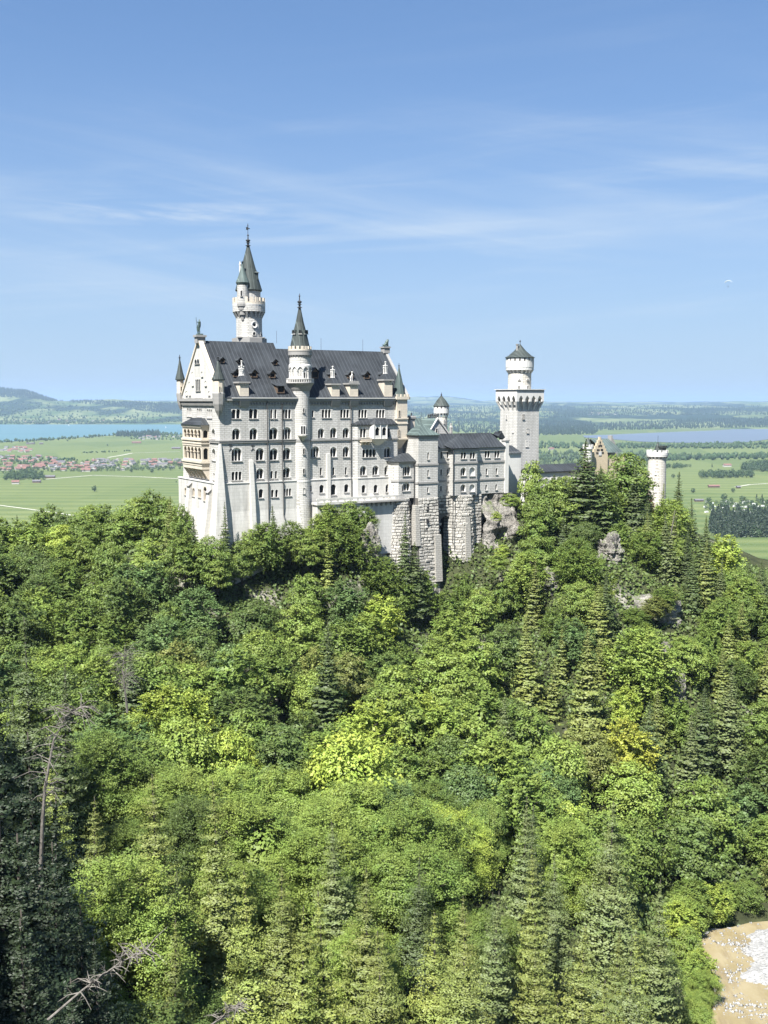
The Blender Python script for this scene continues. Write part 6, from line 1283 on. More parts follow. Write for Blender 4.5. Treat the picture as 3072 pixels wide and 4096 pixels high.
# shrubs clinging to the rock
def shrub(px, py, Y, s, tone, label):
    x, y, z = at(px, py, Y); h0, cm, tm_ = BR[rng.randrange(len(BR))]; k = s / 5.0; r = empty('shrub', (x, y, z - s * .55), rng.random() * 6); r.scale = (k, k, k * .6)
    c = bpy.data.objects.new('crown', cm); COL.objects.link(c); c.parent = r; q = TONES[tone]; c.color = (*q, 1); tag(r, label, 'shrub'); return r
for a in [(1985, 2072, 253.5, 1.6, 'yellow-green', 'tiny bright shrub high on the grey cliff'), (2010, 2214, 250, 2.2, 'yellow-green', 'bright grassy shrub on the ledge low on the grey cliff'), (1990, 2262, 248, 2.6, 'fresh green', 'rounded shrub at the foot of the grey cliff'), (2040, 2010, 256, 2.2, 'fresh green', 'shrub on the cliff top beside the white wing'),
          (2620, 2440, 233, 3.0, 'olive green', 'olive shrub on top of the broad rock face'), (2570, 2560, 229, 3.5, 'fresh green', 'green shrub on the right-hand rocks under the rock face'), (2350, 2325, 244, 2.6, 'mid green', 'shrub at the left foot of the pale crag'), (2440, 2330, 243, 2.2, 'fresh green', 'shrub at the right foot of the pale crag'), (2400, 2262, 246, 1.6, 'mid green', 'little shrub on top of the pale crag'), (2420, 2380, 239, 2.4, 'yellow-green', 'bright shrub under the pale crag'), (1660, 2330, 234, 2.2, 'olive green', 'small shrub at the top of the rock rib'),
          (2660, 2400, 235, 3.0, 'mid green', 'green shrub right of the broad rock face'), (2330, 2400, 236, 3.0, 'olive green', 'olive shrub left of the pale crag'), (2540, 2480, 232, 2.6, 'mid green', 'dark shrub left of the broad rock face'), (2730, 2600, 222, 3, 'fresh green', 'shrub above the tall white cliff strip')]: shrub(*a)

# dead trees
def dead(name, label, pts, rad, nb, blen, seed, cat='dead tree'):
    r = random.Random(seed); P = [Vector(at(*p)) for p in pts]; o = empty(name, P[0]); tag(o, label, cat); m = MB(); Q = [p - P[0] for p in P]; m.tube(Q, rad, 7); link('trunk', m.mesh('trunk'), M['deadwood'], o)
    m = MB()
    for i in range(nb):
        f = .3 + .7 * r.random(); k = f * (len(Q) - 1); j = min(int(k), len(Q) - 2); p = Q[j].lerp(Q[j + 1], k - j); d = Vector((r.uniform(-1, 1), r.uniform(-.6, .6), r.uniform(-.5, .5))).normalized(); L = blen * r.uniform(.4, 1)
        a = p + d * L * .5 + Vector((0, 0, .12 * L)); b = a + (d + Vector((r.uniform(-.5, .5), 0, -.4))).normalized() * L * .5; m.tube([p, a, b], [.04, .026, .01], 4)
        for q in range(3):
            c = p.lerp(a, r.random()) if q else a; e = c + Vector((r.uniform(-1, 1), r.uniform(-.5, .5), r.uniform(-.9, .5))).normalized() * L * .35; m.tube([c, e], [.017, .007], 3)
    link('branches', m.mesh('branches'), M['deadwood'], o); return o
dead('dead_tree', 'tall bare dead trunk leaning right at the left edge, twigs at its top', [(160, 3560, 72), (170, 3300, 72), (180, 3150, 72), (215, 2960, 72.5), (265, 2865, 73), (330, 2820, 73.5)], [.15, .13, .11, .08, .05, .02], 60, 2.4, 1)
dead('dead_tree', 'bleached fallen trunk slanting up out of the dark lower left corner', [(190, 4080, 50), (330, 3960, 51), (480, 3850, 52), (600, 3790, 52.5)], [.07, .05, .03, .012], 46, 1.5, 2)
dead('dead_tree', 'twisted leafless tree with many grey twigs above the yellow-green trees', [(510, 2850, 158), (500, 2760, 158), (490, 2680, 158), (500, 2610, 158)], [.2, .15, .09, .03], 60, 4.4, 3)
dead('dead_tree', 'thin bleached branchy snag at the bottom edge left of centre', [(830, 4110, 62), (900, 4060, 62), (960, 4015, 62)], [.06, .04, .02], 30, 1.4, 4)
dead('dead_tree', 'slim white dead stem between the conifers right of the gate tower', [(2660, 2230, 250), (2685, 2130, 250), (2700, 2040, 250)], [.2, .14, .06], 12, 1.8, 5)
# ------------------------------------------------------------ far country: rolling hills, lakes, woods, villages
HC = np.array([-1200, -200, 100, 260, 420, 600, 740, 1000, 1350, 1620, 1780, 1950, 2200, 2450, 2700, 2950, 3200, 4400]); HU = (HC - 1536) / 4220
HD = np.array([7.4, 8.6, 10, 11.5, 13, 16, 20, 26, 34, 45, 60]) * 1000
HYT = [[1713] * 18, [1698] * 7 + [1697, 1694, 1690, 1690, 1690, 1688, 1688, 1690, 1688, 1688, 1688],
       [1662, 1662, 1662, 1664, 1666, 1668, 1668, 1670, 1675, 1676, 1676, 1674, 1668, 1670, 1672, 1668, 1668, 1668],
       [1622, 1622, 1624, 1630, 1636, 1640, 1642, 1650, 1655, 1660, 1658, 1656, 1648, 1650, 1652, 1650, 1648, 1650],
       [1545, 1545, 1560, 1603, 1597, 1604, 1610, 1632, 1640, 1645, 1645, 1642, 1634, 1640, 1636, 1634, 1630, 1630],
       [1600, 1600, 1600, 1612, 1616, 1618, 1618, 1625, 1628, 1632, 1632, 1628, 1621, 1624, 1627, 1622, 1619, 1618],
       [1612, 1612, 1610, 1610, 1612, 1612, 1612, 1615, 1618, 1620, 1618, 1618, 1616, 1617, 1618, 1612, 1612, 1612],
       [1610, 1610, 1610, 1608, 1607, 1605, 1605, 1606, 1604, 1588, 1586, 1603, 1611, 1613, 1613, 1611, 1610, 1610], [1610] * 18, [1611] * 18, [1616] * 18]
HZ = np.array([[(1605 - v) / 4220 * d for v in row] for row, d in zip(HYT, HD)]); HZ[0] = -194; HZ[1] = -190
def hz(x, y):
    x = np.asarray(x, float); y = np.asarray(y, float); u = np.clip(x / y, HU[0], HU[-1]); d = np.clip(y, HD[0], HD[-1])
    i = np.clip(np.searchsorted(HD, d) - 1, 0, len(HD) - 2); j = np.clip(np.searchsorted(HU, u) - 1, 0, len(HU) - 2)
    fy = (d - HD[i]) / (HD[i + 1] - HD[i]); fu = (u - HU[j]) / (HU[j + 1] - HU[j]); fu = fu * fu * (3 - 2 * fu)
    z = (HZ[i, j] * (1 - fu) + HZ[i, j + 1] * fu) * (1 - fy) + (HZ[i + 1, j] * (1 - fu) + HZ[i + 1, j + 1] * fu) * fy
    a = np.clip((d - 8600) / 2500, 0, 1) * (10 + d * .0007)
    n = np.sin(x * .0021 + 1.3 * np.sin(y * .0011)) * .5 + np.sin(x * .0047 + y * .0031 + 2) * .35 + np.sin(x * .0013 - y * .0023 + 1) * .6 + np.sin(x * .0093 + y * .002) * .16
    return z + a * n
cols = np.linspace(-1.15, 1.15, 520); rows_ = np.concatenate([np.linspace(7400, 14500, 90), np.linspace(14700, 30000, 70), np.linspace(31000, 60000, 30)])
U_, D_ = np.meshgrid(cols, rows_); X_ = U_ * D_; Z_ = hz(X_, D_); Z_[-1] -= 300; nx, ny = len(cols), len(rows_); i_ = np.arange(nx * ny).reshape(ny, nx)
hm, t, b = newmat('far_fields_and_woods'); P_ = N(t, 'ShaderNodeNewGeometry').outputs['Position']
c = mixc(t, noise(t, mapped(t, P_, (1, .5, 0)), .0022, 5, .6, .4, .6), (.060, .095, .034), (.165, .185, .085))
wd = noise(t, mapped(t, P_, (1, .4, 0)), .0011, 6, .62, .495, .525); c = mixc(t, wd, c, (.022, .038, .020))
t.links.new(c, b.inputs['Base Color']); b.inputs['Specular IOR Level'].default_value = .05
hills = link('hills', smooth(np_mesh('hills', np.stack([X_.ravel(), D_.ravel(), Z_.ravel()], 1), np.stack([i_[:-1, :-1].ravel(), i_[:-1, 1:].ravel(), i_[1:, 1:].ravel(), i_[1:, :-1].ravel()], 1))), hm); tag(hills, kind='structure')
def surf(px, py):
    p = atz(px, py, PLAIN) if py > 1608 else (0, 1e9, 0)
    if p[1] < 8400: return p
    r = ray(px, py); lo = 8400.0
    for d in np.arange(8400, 46000, 60.0):
        x = r[0] / r[1] * d; z = r[2] / r[1] * d
        if z <= float(hz(x, d)): return (x, d, float(hz(x, d)))
    return None
def water(name, pts, z, c, rough_, spec, lab=None):
    m_, t, b = newmat(name + '_water'); oc = N(t, 'ShaderNodeNewGeometry').outputs['Position']
    t.links.new(mixc(t, noise(t, mapped(t, oc, (.0006, .006, 0)), 1, 5, .6, .35, .65), c, tuple(q * .86 for q in c)), b.inputs['Base Color']); b.inputs['Roughness'].default_value = rough_; b.inputs['Specular IOR Level'].default_value = spec
    mm = MB(); mm.poly([atz(x, y, z) for x, y in pts]); o = link(name, mm.mesh(name), m_); return tag(o, kind='structure')
water('lake', [(-900, 1694), (0, 1697), (160, 1698), (300, 1696), (430, 1694), (600, 1690), (720, 1687), (1000, 1687), (1500, 1690), (1700, 1698), (1640, 1704), (1100, 1712), (800, 1722), (720, 1738), (640, 1731), (460, 1735), (450, 1741), (330, 1748), (200, 1756), (130, 1760), (0, 1769), (-900, 1820)], -188.8, (.085, .165, .18), .5, .25)
water('lake', [(2330, 1742), (2450, 1738), (2560, 1733), (2700, 1727), (2850, 1722), (2930, 1717), (3072, 1716), (3900, 1710), (3900, 1775), (3072, 1757), (2990, 1768), (2850, 1772), (2700, 1770), (2560, 1766), (2440, 1756), (2340, 1750)], -188.6, (.11, .135, .165), .45, .25)
trk = flat('pale_gravel_track', (.52, .50, .42), .9)
for pts, w_ in (([(-200, 2000), (0, 2021), (130, 2038), (300, 2062)], 5), ([(180, 1917), (372, 1901), (560, 1907), (760, 1917)], 8), ([(430, 1830), (480, 1822), (530, 1812), (720, 1806)], 9), ([(2940, 1948), (3000, 1938), (3200, 1926)], 6), ([(2880, 2006), (2960, 2012), (3200, 2046)], 5)):
    m = MB(); P2 = [atz(x, y, -189.6) for x, y in pts]
    for p, q in zip(P2, P2[1:]):
        d = Vector((q[0] - p[0], q[1] - p[1], 0)).normalized(); n_ = Vector((-d.y, d.x, 0)) * w_ / 2; m.quad(tuple(Vector(p) - n_), tuple(Vector(q) - n_), tuple(Vector(q) + n_), tuple(Vector(p) + n_))
    tag(link('path', m.mesh('path'), trk), kind='structure')
# ---- woods (masses) and single trees out on the plain
_ico = None
def lowtree(kind, h, r, detail):
    """verts, tris of one small far tree"""
    if detail:      # leaf faces
        n = 90 if kind == 'b' else 100
        if kind == 'b':
            d = r.normal(size=(n, 3)); d /= np.linalg.norm(d, axis=1, keepdims=True); c = d * np.array([h * .42, h * .42, h * .42]) * (.75 + .3 * r.rand(n, 1)) * (1 + .15 * np.sin(4 * d[:, :1] + 3 * d[:, 1:2])); c[:, 2] += h * .55; s = h * .16
        else:
            f = r.rand(n) ** .8; a = r.rand(n) * 6.28; q = h * .27 * (1 - f) * (.6 + .5 * r.rand(n)); c = np.stack([q * np.cos(a), q * np.sin(a), h * (.06 + .94 * f)], 1); d = np.stack([np.cos(a), np.sin(a), .5 + 0 * a], 1); s = h * .1
        nr = d + r.normal(size=(n, 3)) * .45 + np.array([0, 0, .35]); v, f_ = quads(c, nr, s * (.7 + .7 * r.rand(n)), .8, r)
        core = [(0, 0, h * .98)] + [(h * .02 * cos(k * 2.1), h * .02 * sin(k * 2.1), -1) for k in range(3)]
        return v, f_
    if kind == 'b':
        th = np.linspace(0, 6.283, 7)[:-1]; V = [(0, 0, h)]; 
        for (zz, rr) in ((.78, .34), (.42, .42), (.12, .22)): V += [(h * rr * cos(a + zz) * (.8 + .4 * r.rand()), h * rr * sin(a + zz) * (.8 + .4 * r.rand()), h * (zz + .1 * (r.rand() - .5))) for a in th]
        V += [(0, 0, 0)]
    else:
        th = np.linspace(0, 6.283, 7)[:-1]; V = [(0, 0, h)]
        for (zz, rr) in ((.66, .10), (.36, .17), (.06, .22)): V += [(h * rr * cos(a + zz) * (.75 + .5 * r.rand()), h * rr * sin(a + zz) * (.75 + .5 * r.rand()), h * zz) for a in th]
        V += [(0, 0, 0)]
    Fq = []
    for k in range(6): k2 = (k + 1) % 6; Fq += [(0, 1 + k, 1 + k2, 1 + k2), (1 + k, 7 + k, 7 + k2, 1 + k2), (7 + k, 13 + k, 13 + k2, 7 + k2), (13 + k, 19, 13 + k2, 13 + k2)]
    return np.array(V), np.array(Fq)
rr_ = np.random.RandomState(21)
def merge(parts, name):
    vs = []; fs = []; o = 0
    for v, f in parts: vs.append(v); fs.append(f + o); o += len(v)
    v = np.concatenate(vs); f = np.concatenate(fs); tri = f[:, 2] == f[:, 3]
    me = bpy.data.meshes.new(name); fl = [tuple(q[:3]) if t_ else tuple(q) for q, t_ in zip(f.tolist(), tri)]; me.from_pydata(v.tolist(), [], fl); me.update(); return me
FT = {'b': (.050, .085, .030), 'c': (.026, .046, .022)}
def wood(label, poly, n, kind, h, tone=None, name='wood'):
    xs_ = [p[0] for p in poly]; ys_ = [p[1] for p in poly]; parts = []; k = 0
    while len(parts) < n and k < n * 20:
        k += 1; px = rr_.uniform(min(xs_), max(xs_)); py = rr_.uniform(min(ys_), max(ys_))
        if not inpoly(np.array([px]), np.array([py]), poly)[0]: continue
        s = surf(px, py)
        if s is None: continue
        kk = kind if kind in 'bc' else ('b' if rr_.rand() < .5 else 'c'); v, f = lowtree(kk, h * rr_.uniform(.65, 1.2), rr_, s[1] < 3300); a = rr_.rand() * 6.28; v = v @ np.array([[cos(a), -sin(a), 0], [sin(a), cos(a), 0], [0, 0, 1]]); parts.append((v + np.array(s) - np.array([0, 0, .3]), f))
    o = link(name, merge(parts, name), M['leaf']); tag(o, label, 'wood', kind='stuff'); c = FT['c' if kind == 'c' else 'b'] if tone is None else tone; o.color = (*c, 1); return o
wood('dense conifer wood on the near shore of the turquoise lake', [(462, 1747), (640, 1749), (636, 1728), (470, 1733)], 260, 'c', 22)
wood('line of trees along the near shore of the turquoise lake', [(0, 1773), (0, 1767), (270, 1752), (462, 1738), (640, 1731), (740, 1738), (740, 1744), (462, 1745), (270, 1759)], 190, 'b', 13)
wood('dark clump of round trees below the red village roofs', [(12, 1921), (178, 1921), (182, 1903), (100, 1896), (30, 1902)], 90, 'b', 13)
wood('garden trees scattered between the village houses', [(0, 1895), (0, 1825), (240, 1835), (480, 1850), (735, 1845), (735, 1882), (300, 1890)], 520, 'b', 9)
wood('garden trees of the small lakeside village', [(520, 1757), (740, 1764), (740, 1746), (560, 1742)], 70, 'b', 10)
wood('hedges in a thin line across the left fields', [(320, 1814), (530, 1806), (530, 1803), (330, 1811)], 40, 'b', 6)
wood('trees along the far shore of the turquoise lake', [(0, 1698), (420, 1697), (735, 1690), (735, 1680), (400, 1684), (0, 1684)], 520, 'b', 16)
wood('big dark forest on the left hilltop', [(0, 1590), (0, 1549), (100, 1562), (190, 1588), (256, 1604), (200, 1606), (100, 1592)], 900, 'c', 26)
wood('dark woods along the hills beyond the turquoise lake', [(270, 1612), (300, 1600), (450, 1606), (735, 1616), (735, 1660), (560, 1645), (430, 1622)], 1300, 'c', 24)
wood('scattered copses on the meadows beyond the turquoise lake', [(0, 1605), (250, 1615), (420, 1640), (720, 1668), (720, 1684), (0, 1682)], 330, 'b', 18)
wood('dark conifer wood beside the campsite at the right edge', [(2835, 2132), (2850, 2075), (2900, 2070), (3100, 2075), (3100, 2150), (2960, 2152), (2860, 2148)], 420, 'c', 21, (.034, .055, .026))
wood('round trees in the right-hand conifer wood', [(2990, 2150), (3100, 2150), (3100, 2110), (3000, 2120)], 24, 'b', 13)
wood('long belt of trees between the right-hand fields', [(2560, 1846), (3100, 1836), (3100, 1822), (2560, 1832)], 240, 'x', 17)
wood('small copse right of the gate tower', [(2610, 1877), (2762, 1874), (2762, 1866), (2610, 1868)], 40, 'b', 13)
wood('copse in the middle of the right-hand fields', [(2795, 1914), (3012, 1912), (3005, 1898), (2800, 1902)], 90, 'b', 15)
wood('dark wood at the right edge above the fields', [(2965, 1885), (3100, 1890), (3100, 1852), (2985, 1862)], 120, 'b', 16)
wood('tree belt on the near shore of the right-hand lake', [(2140, 1794), (3100, 1796), (3100, 1775), (2700, 1780), (2140, 1776)], 520, 'x', 16)
wood('broad wooded flats behind the gatehouse', [(2130, 1890), (2420, 1886), (2600, 1862), (2600, 1812), (2130, 1808)], 520, 'x', 14, (.055, .085, .035))
wood('dark forest behind the square tower', [(2130, 1742), (2380, 1738), (2400, 1712), (2360, 1690), (2130, 1684)], 900, 'c', 24)
wood('forest strip on the far shore of the right-hand lake', [(2400, 1722), (2700, 1716), (3100, 1708), (3100, 1672), (2700, 1684), (2400, 1696)], 1300, 'c', 22)
wood('woods between the palace and the square tower', [(1630, 1725), (2010, 1735), (2010, 1690), (1630, 1680)], 600, 'c', 22)
wood('hillside woods on the right horizon', [(2130, 1672), (2600, 1664), (3100, 1660), (3100, 1622), (2500, 1624), (2130, 1622)], 1500, 'c', 24)
wood('far woods between the palace and the square tower', [(1630, 1680), (2010, 1680), (2010, 1622), (1630, 1620)], 900, 'c', 24)
wood('bushes and hedges of the right-hand campsite', [(2800, 2050), (3100, 2056), (3100, 2012), (2830, 2008)], 110, 'b', 8)
def single(px, py, h, kind, label):
    s = surf(px, py); v, f = lowtree(kind, h, rr_, True); v2, f2 = lowtree(kind, h * .93, rr_, True); o = empty('field_tree', s); me = merge([(v, f), (v2, f2)], 'crown'); c = link('crown', me, M['leaf'], o); c.color = (*FT[kind], 1)
    m = MB(); m.tube([(0, 0, -.5), (0, 0, h * .6)], [h * .03, h * .015], 5); link('trunk', m.mesh('trunk'), M['bark'], o); tag(o, label, 'tree', 'single trees out on the fields')
for a in [(377, 1966, 13, 'b', 'solitary dark tree in the middle of the left fields'), (525, 1889, 11, 'b', 'tree standing alone below the dark-roofed village houses'), (608, 1892, 12, 'b', 'round tree on the track just left of the palace'), (662, 1873, 9, 'b', 'small tree at the right end of the village'), (245, 1850, 12, 'c', 'pointed tree at the upper edge of the village'),
          (430, 1784, 9, 'b', 'tiny lone tree in the upper left fields'), (110, 1775, 14, 'b', 'tree beside the barn near the lake shore'), (137, 1776, 12, 'b', 'tree right of the barn near the lake shore'), (270, 1766, 11, 'b', 'tree on the lake meadow left of the conifer wood'), (705, 1930, 4, 'b', 'tiny bush beside the palace wall in the fields'),
          (2772, 1972, 11, 'b', 'round bush-like tree right of the gate tower in the field'), (2932, 1970, 10, 'b', 'dark round tree beyond the long red barn'), (2895, 2002, 14, 'b', 'largest tree on the upper edge of the campsite'), (2835, 2010, 11, 'b', 'pair-crowned tree at the left end of the campsite'), (2925, 2006, 8, 'b', 'small umbrella-shaped tree above the campsite'),
          (2970, 2010, 14, 'b', 'ragged tree in the middle of the campsite'), (3026, 2003, 13, 'c', 'pointed conifer right of the campsite'), (3048, 2014, 11, 'b', 'low round tree at the right end of the campsite'), (3048, 2000, 12, 'c', 'second pointed conifer right of the campsite'), (2692, 1912, 11, 'b', 'tree in the field just right of the gate tower'), (2715, 1912, 10, 'b', 'tree beside another one right of the gate tower'),
          (2848, 1870, 12, 'c', 'pointed tree between the right-hand copses'), (2960, 1840, 15, 'c', 'tall pointed tree in the field before the right lake')]: single(*a)
# ---- houses
def house_mesh(name, wd_, ln_, hh, rf_, mats):
    m = MB(); m.box(-ln_ / 2, ln_ / 2, -wd_ / 2, wd_ / 2, -1, hh); me = MB(); e = .8; r = rf_
    V = m.v + [(-ln_ / 2 - e, -wd_ / 2 - e, hh - .3), (ln_ / 2 + e, -wd_ / 2 - e, hh - .3), (ln_ / 2 + e, 0, hh + r), (-ln_ / 2 - e, 0, hh + r), (-ln_ / 2 - e, wd_ / 2 + e, hh - .3), (ln_ / 2 + e, wd_ / 2 + e, hh - .3)]
    Fx = m.f + [(8, 9, 10, 11), (11, 10, 13, 12), (8, 11, 12), (9, 13, 10)]
    q = bpy.data.meshes.new(name); q.from_pydata(V, [], Fx); [q.materials.append(M[k]) for k in mats]
    for k in range(6, 8): q.polygons[k].material_index = 1
    q.update(); return q
HM = {('red', 0): house_mesh('house', 11, 14, 3.8, 4.2, ('plaster', 'red')), ('red', 1): house_mesh('house', 15, 24, 4, 5.5, ('plaster', 'red')), ('dark', 0): house_mesh('house', 11, 13, 3.8, 3.8, ('plaster', 'housedark')), ('dark', 1): house_mesh('house', 15, 26, 4, 4, ('plaster', 'housedark')), ('brown', 0): house_mesh('house', 10, 14, 5, 4, ('wood', 'red'))}
HOUSES = []
def village(zone, x0, x1, y0, y1, n, cols_, big=0.0, group='village houses on the plain'):
    got = []; k = 0
    while len(got) < n and k < n * 60:
        k += 1; px = rr_.uniform(x0, x1); py = rr_.uniform(y0, y1); s = surf(px, py)
        if s is None or any((s[0] - g[0]) ** 2 + ((s[1] - g[1])) ** 2 < 24 ** 2 for g in got): continue
        c = cols_[rr_.randint(len(cols_))]; bg_ = 1 if rr_.rand() < big and c != 'brown' else 0; got.append(s); o = link('house', HM[(c, bg_)], None, None, s, rr_.choice([.15, .15, 1.7, .5]) + rr_.normal() * .1); HOUSES.append((zone, c, px, py, o)); tag(o, None, 'house', group)
village('in the upper left cluster of the village', 0, 125, 1790, 1812, 22, ['red', 'red', 'dark'])
village('in the back rows of the village', 0, 225, 1826, 1850, 24, ['red', 'red', 'dark', 'brown'])
village('in the big red front rows of the village', 0, 205, 1858, 1884, 15, ['red', 'red', 'red', 'brown'], .8)
village('in the middle of the village', 205, 365, 1852, 1886, 24, ['red', 'dark', 'red', 'brown'], .2)
village('in the grey-roofed part of the village', 365, 525, 1840, 1882, 26, ['dark', 'dark', 'dark', 'red'], .2)
village('at the right end of the village', 525, 725, 1840, 1874, 28, ['dark', 'dark', 'brown', 'dark'], .5)
village('in the small village by the lake', 540, 735, 1744, 1760, 18, ['dark', 'red', 'dark'], .2, 'houses of the lakeside village')
village('on the far shore of the turquoise lake', 20, 420, 1680, 1692, 34, ['red', 'dark', 'dark'], .3, 'houses on the far lake shore')
village('in the distant hamlet', 2350, 2470, 1652, 1662, 12, ['red', 'red', 'dark'], .6, 'houses of the distant hamlet')
for i, z_n in enumerate(sorted({h[0] for h in HOUSES})):
    for c in ('red', 'dark', 'brown'):
        L_ = sorted([h for h in HOUSES if h[0] == z_n and h[1] == c], key=lambda h: h[2])
        for k, h in enumerate(L_):
            word = {'red': 'red-roofed', 'dark': 'grey-roofed', 'brown': 'timber'}[c]
            ordn = 'leftmost' if k == 0 else ('rightmost' if k == len(L_) - 1 else {1: 'second', 2: 'third', 3: 'fourth', 4: 'fifth', 5: 'sixth', 6: 'seventh', 7: 'eighth', 8: 'ninth', 9: 'tenth'}.get(k, '%dth' % (k + 1)))
            h[4]['label'] = ('%s %s house %s' % (ordn, word, z_n)) if ordn in ('leftmost', 'rightmost') else ('%s %s house from the left %s' % (ordn, word, z_n))
def barn(px, py, ln_, wd_, hh, rf_, mats, rot, label):
    s = surf(px, py); o = empty('barn', s, rot); m = MB(); m.box(-ln_ / 2, ln_ / 2, -wd_ / 2, wd_ / 2, -.5, hh)
    m.add([(-ln_ / 2, -wd_ / 2, hh), (-ln_ / 2, wd_ / 2, hh), (-ln_ / 2, 0, hh + rf_ - .2)], [(0, 1, 2)]); m.add([(ln_ / 2, -wd_ / 2, hh), (ln_ / 2, wd_ / 2, hh), (ln_ / 2, 0, hh + rf_ - .2)], [(0, 1, 2)]); link('wall', m.mesh('wall'), M[mats[0]], o)
    m = MB(); e = .8
    for q in (-1, 1): m.hexa([(-ln_ / 2 - e, q * (wd_ / 2 + e), hh - .4), (ln_ / 2 + e, q * (wd_ / 2 + e), hh - .4), (ln_ / 2 + e, 0, hh + rf_), (-ln_ / 2 - e, 0, hh + rf_)], [(-ln_ / 2 - e, q * (wd_ / 2 + e), hh - .15), (ln_ / 2 + e, q * (wd_ / 2 + e), hh - .15), (ln_ / 2 + e, 0, hh + rf_ + .25), (-ln_ / 2 - e, 0, hh + rf_ + .25)])
    link('roof', m.mesh('roof'), M[mats[1]], o); tag(o, label, 'barn')
for a in [(198, 1912, 26, 10, 4, 3, ('wood', 'housedark'), .1, 'long dark barn right of the round clump of trees'), (147, 1931, 18, 9, 4, 3, ('wood', 'housedark'), .1, 'small dark barn in front of the round clump of trees'), (62, 1936, 16, 11, 5, 4, ('plaster', 'red'), .3, 'lone white farm building with red roof at lower left'), (122, 1777, 34, 10, 4, 3, ('wood', 'housedark'), .1, 'long barn in the meadow near the turquoise lake'),
          (165, 1777, 16, 9, 4, 3, ('wood', 'housedark'), .2, 'small barn in the meadow near the turquoise lake'), (546, 1773, 40, 12, 4, 4, ('wood', 'red'), .1, 'long brown barn below the lakeside conifer wood'), (705, 1796, 34, 12, 4, 4, ('wood', 'housedark'), .1, 'barn in the field just left of the palace'),
          (2855, 1950, 24, 8, 3.5, 2.5, ('wood', 'red'), .05, 'long low red-roofed barn in the right-hand field'), (2953, 1953, 8, 6, 3, 2.4, ('wood', 'housedark'), .2, 'small dark hut right of the long red barn'), (2908, 1867, 22, 12, 5, 4, ('plaster', 'red'), .1, 'white farm house with red roof above the middle copse'), (2205, 1800, 20, 12, 5, 5, ('plaster', 'red'), .4, 'red-roofed farm building behind the connecting wing'),
          (2795, 2006, 16, 8, 3, 2, ('wood', 'housedark'), .1, 'dark campsite hut at the left end of the campsite')]: barn(*a)
# campsite caravans and tents
cvm = MB(); cvm.hexa([(-3, -1.2, .5), (3, -1.2, .5), (3, 1.2, .5), (-3, 1.2, .5)], [(-2.6, -1.1, 2.8), (2.7, -1.1, 2.8), (2.7, 1.1, 2.8), (-2.6, 1.1, 2.8)]); cbm = cvm.mesh('body'); cbm.materials.append(M['white'])
wmb = MB(); wmb.lathe(0, 0, [(.35, -.1), (.35, .1)], 10); wm_ = wmb.mesh('wheel'); wm_.materials.append(M['metal'])
wnb = MB(); wnb.box(-1.6, 1.6, -1.22, -1.16, 1.4, 2.1); wn_ = wnb.mesh('window'); wn_.materials.append(M['glass'])
k = 0; ORD = ['leftmost', 'second', 'third', 'fourth', 'fifth', 'sixth', 'seventh', 'eighth', 'ninth', 'tenth', 'eleventh', 'twelfth', 'thirteenth', 'fourteenth', 'fifteenth', 'sixteenth', 'seventeenth', 'eighteenth', 'nineteenth', 'twentieth']
for row, (yy, n, wdz) in enumerate(((2016, 9, 'back'), (2032, 11, 'middle'), (2048, 9, 'front'))):
    for j in range(n):
        px = 2815 + (j + rr_.uniform(.2, .8)) * 250 / n; s = surf(px, yy + rr_.uniform(-7, 7)); r = empty('caravan', (s[0], s[1], s[2]), rr_.uniform(-.5, .5) + (1.57 if rr_.rand() < .3 else 0)); r.scale = (1.1, 1.1, 1.1)
        for me, l_ in ((cbm, (0, 0, 0)), (wn_, (0, 0, 0))): o = bpy.data.objects.new(me.name, me); COL.objects.link(o); o.parent = r; o.location = l_
        for q in (-1, 1): o = bpy.data.objects.new('wheel', wm_); COL.objects.link(o); o.parent = r; o.location = (0, q * 1.2, .4); o.rotation_euler = (pi / 2, 0, 0)
        tag(r, '%s white caravan from the left in the %s row of the campsite' % (ORD[j] if j else 'first', wdz), 'caravan', 'caravans on the campsite')
# sailing boats
for (px, py, lab) in ((275, 1703, 'small white sailing boat near the far lake shore, left of the two'), (663, 1712, 'small white sailing boat close to the palace, right of the two')):
    s = atz(px, py, -188.7); o = empty('sailboat', s, .5); m = MB(); m.hexa([(-3, -.8, -.3), (3.2, -.2, -.3), (3.2, .2, -.3), (-3, .8, -.3)], [(-3.6, -1.2, .9), (4.6, -.15, 1.1), (4.6, .15, 1.1), (-3.6, 1.2, .9)]); link('hull', m.mesh('hull'), M['white'], o)
    m = MB(); m.tube([(.6, 0, .9), (.6, 0, 15)], .12, 5); link('mast', m.mesh('mast'), M['metal'], o); m = MB(); m.add([(.4, .05, 1.8), (-4.4, .6, 1.8), (.4, .05, 14.5), (.4, .12, 1.8), (-4.4, .67, 1.8), (.4, .12, 14.5), (.9, 0, 1.6), (4.4, 0, 1.4), (.9, 0, 12)], [(0, 1, 2), (3, 5, 4), (6, 7, 8)]); link('sail', m.mesh('sail'), M['white'], o); tag(o, lab, 'sailing boat')
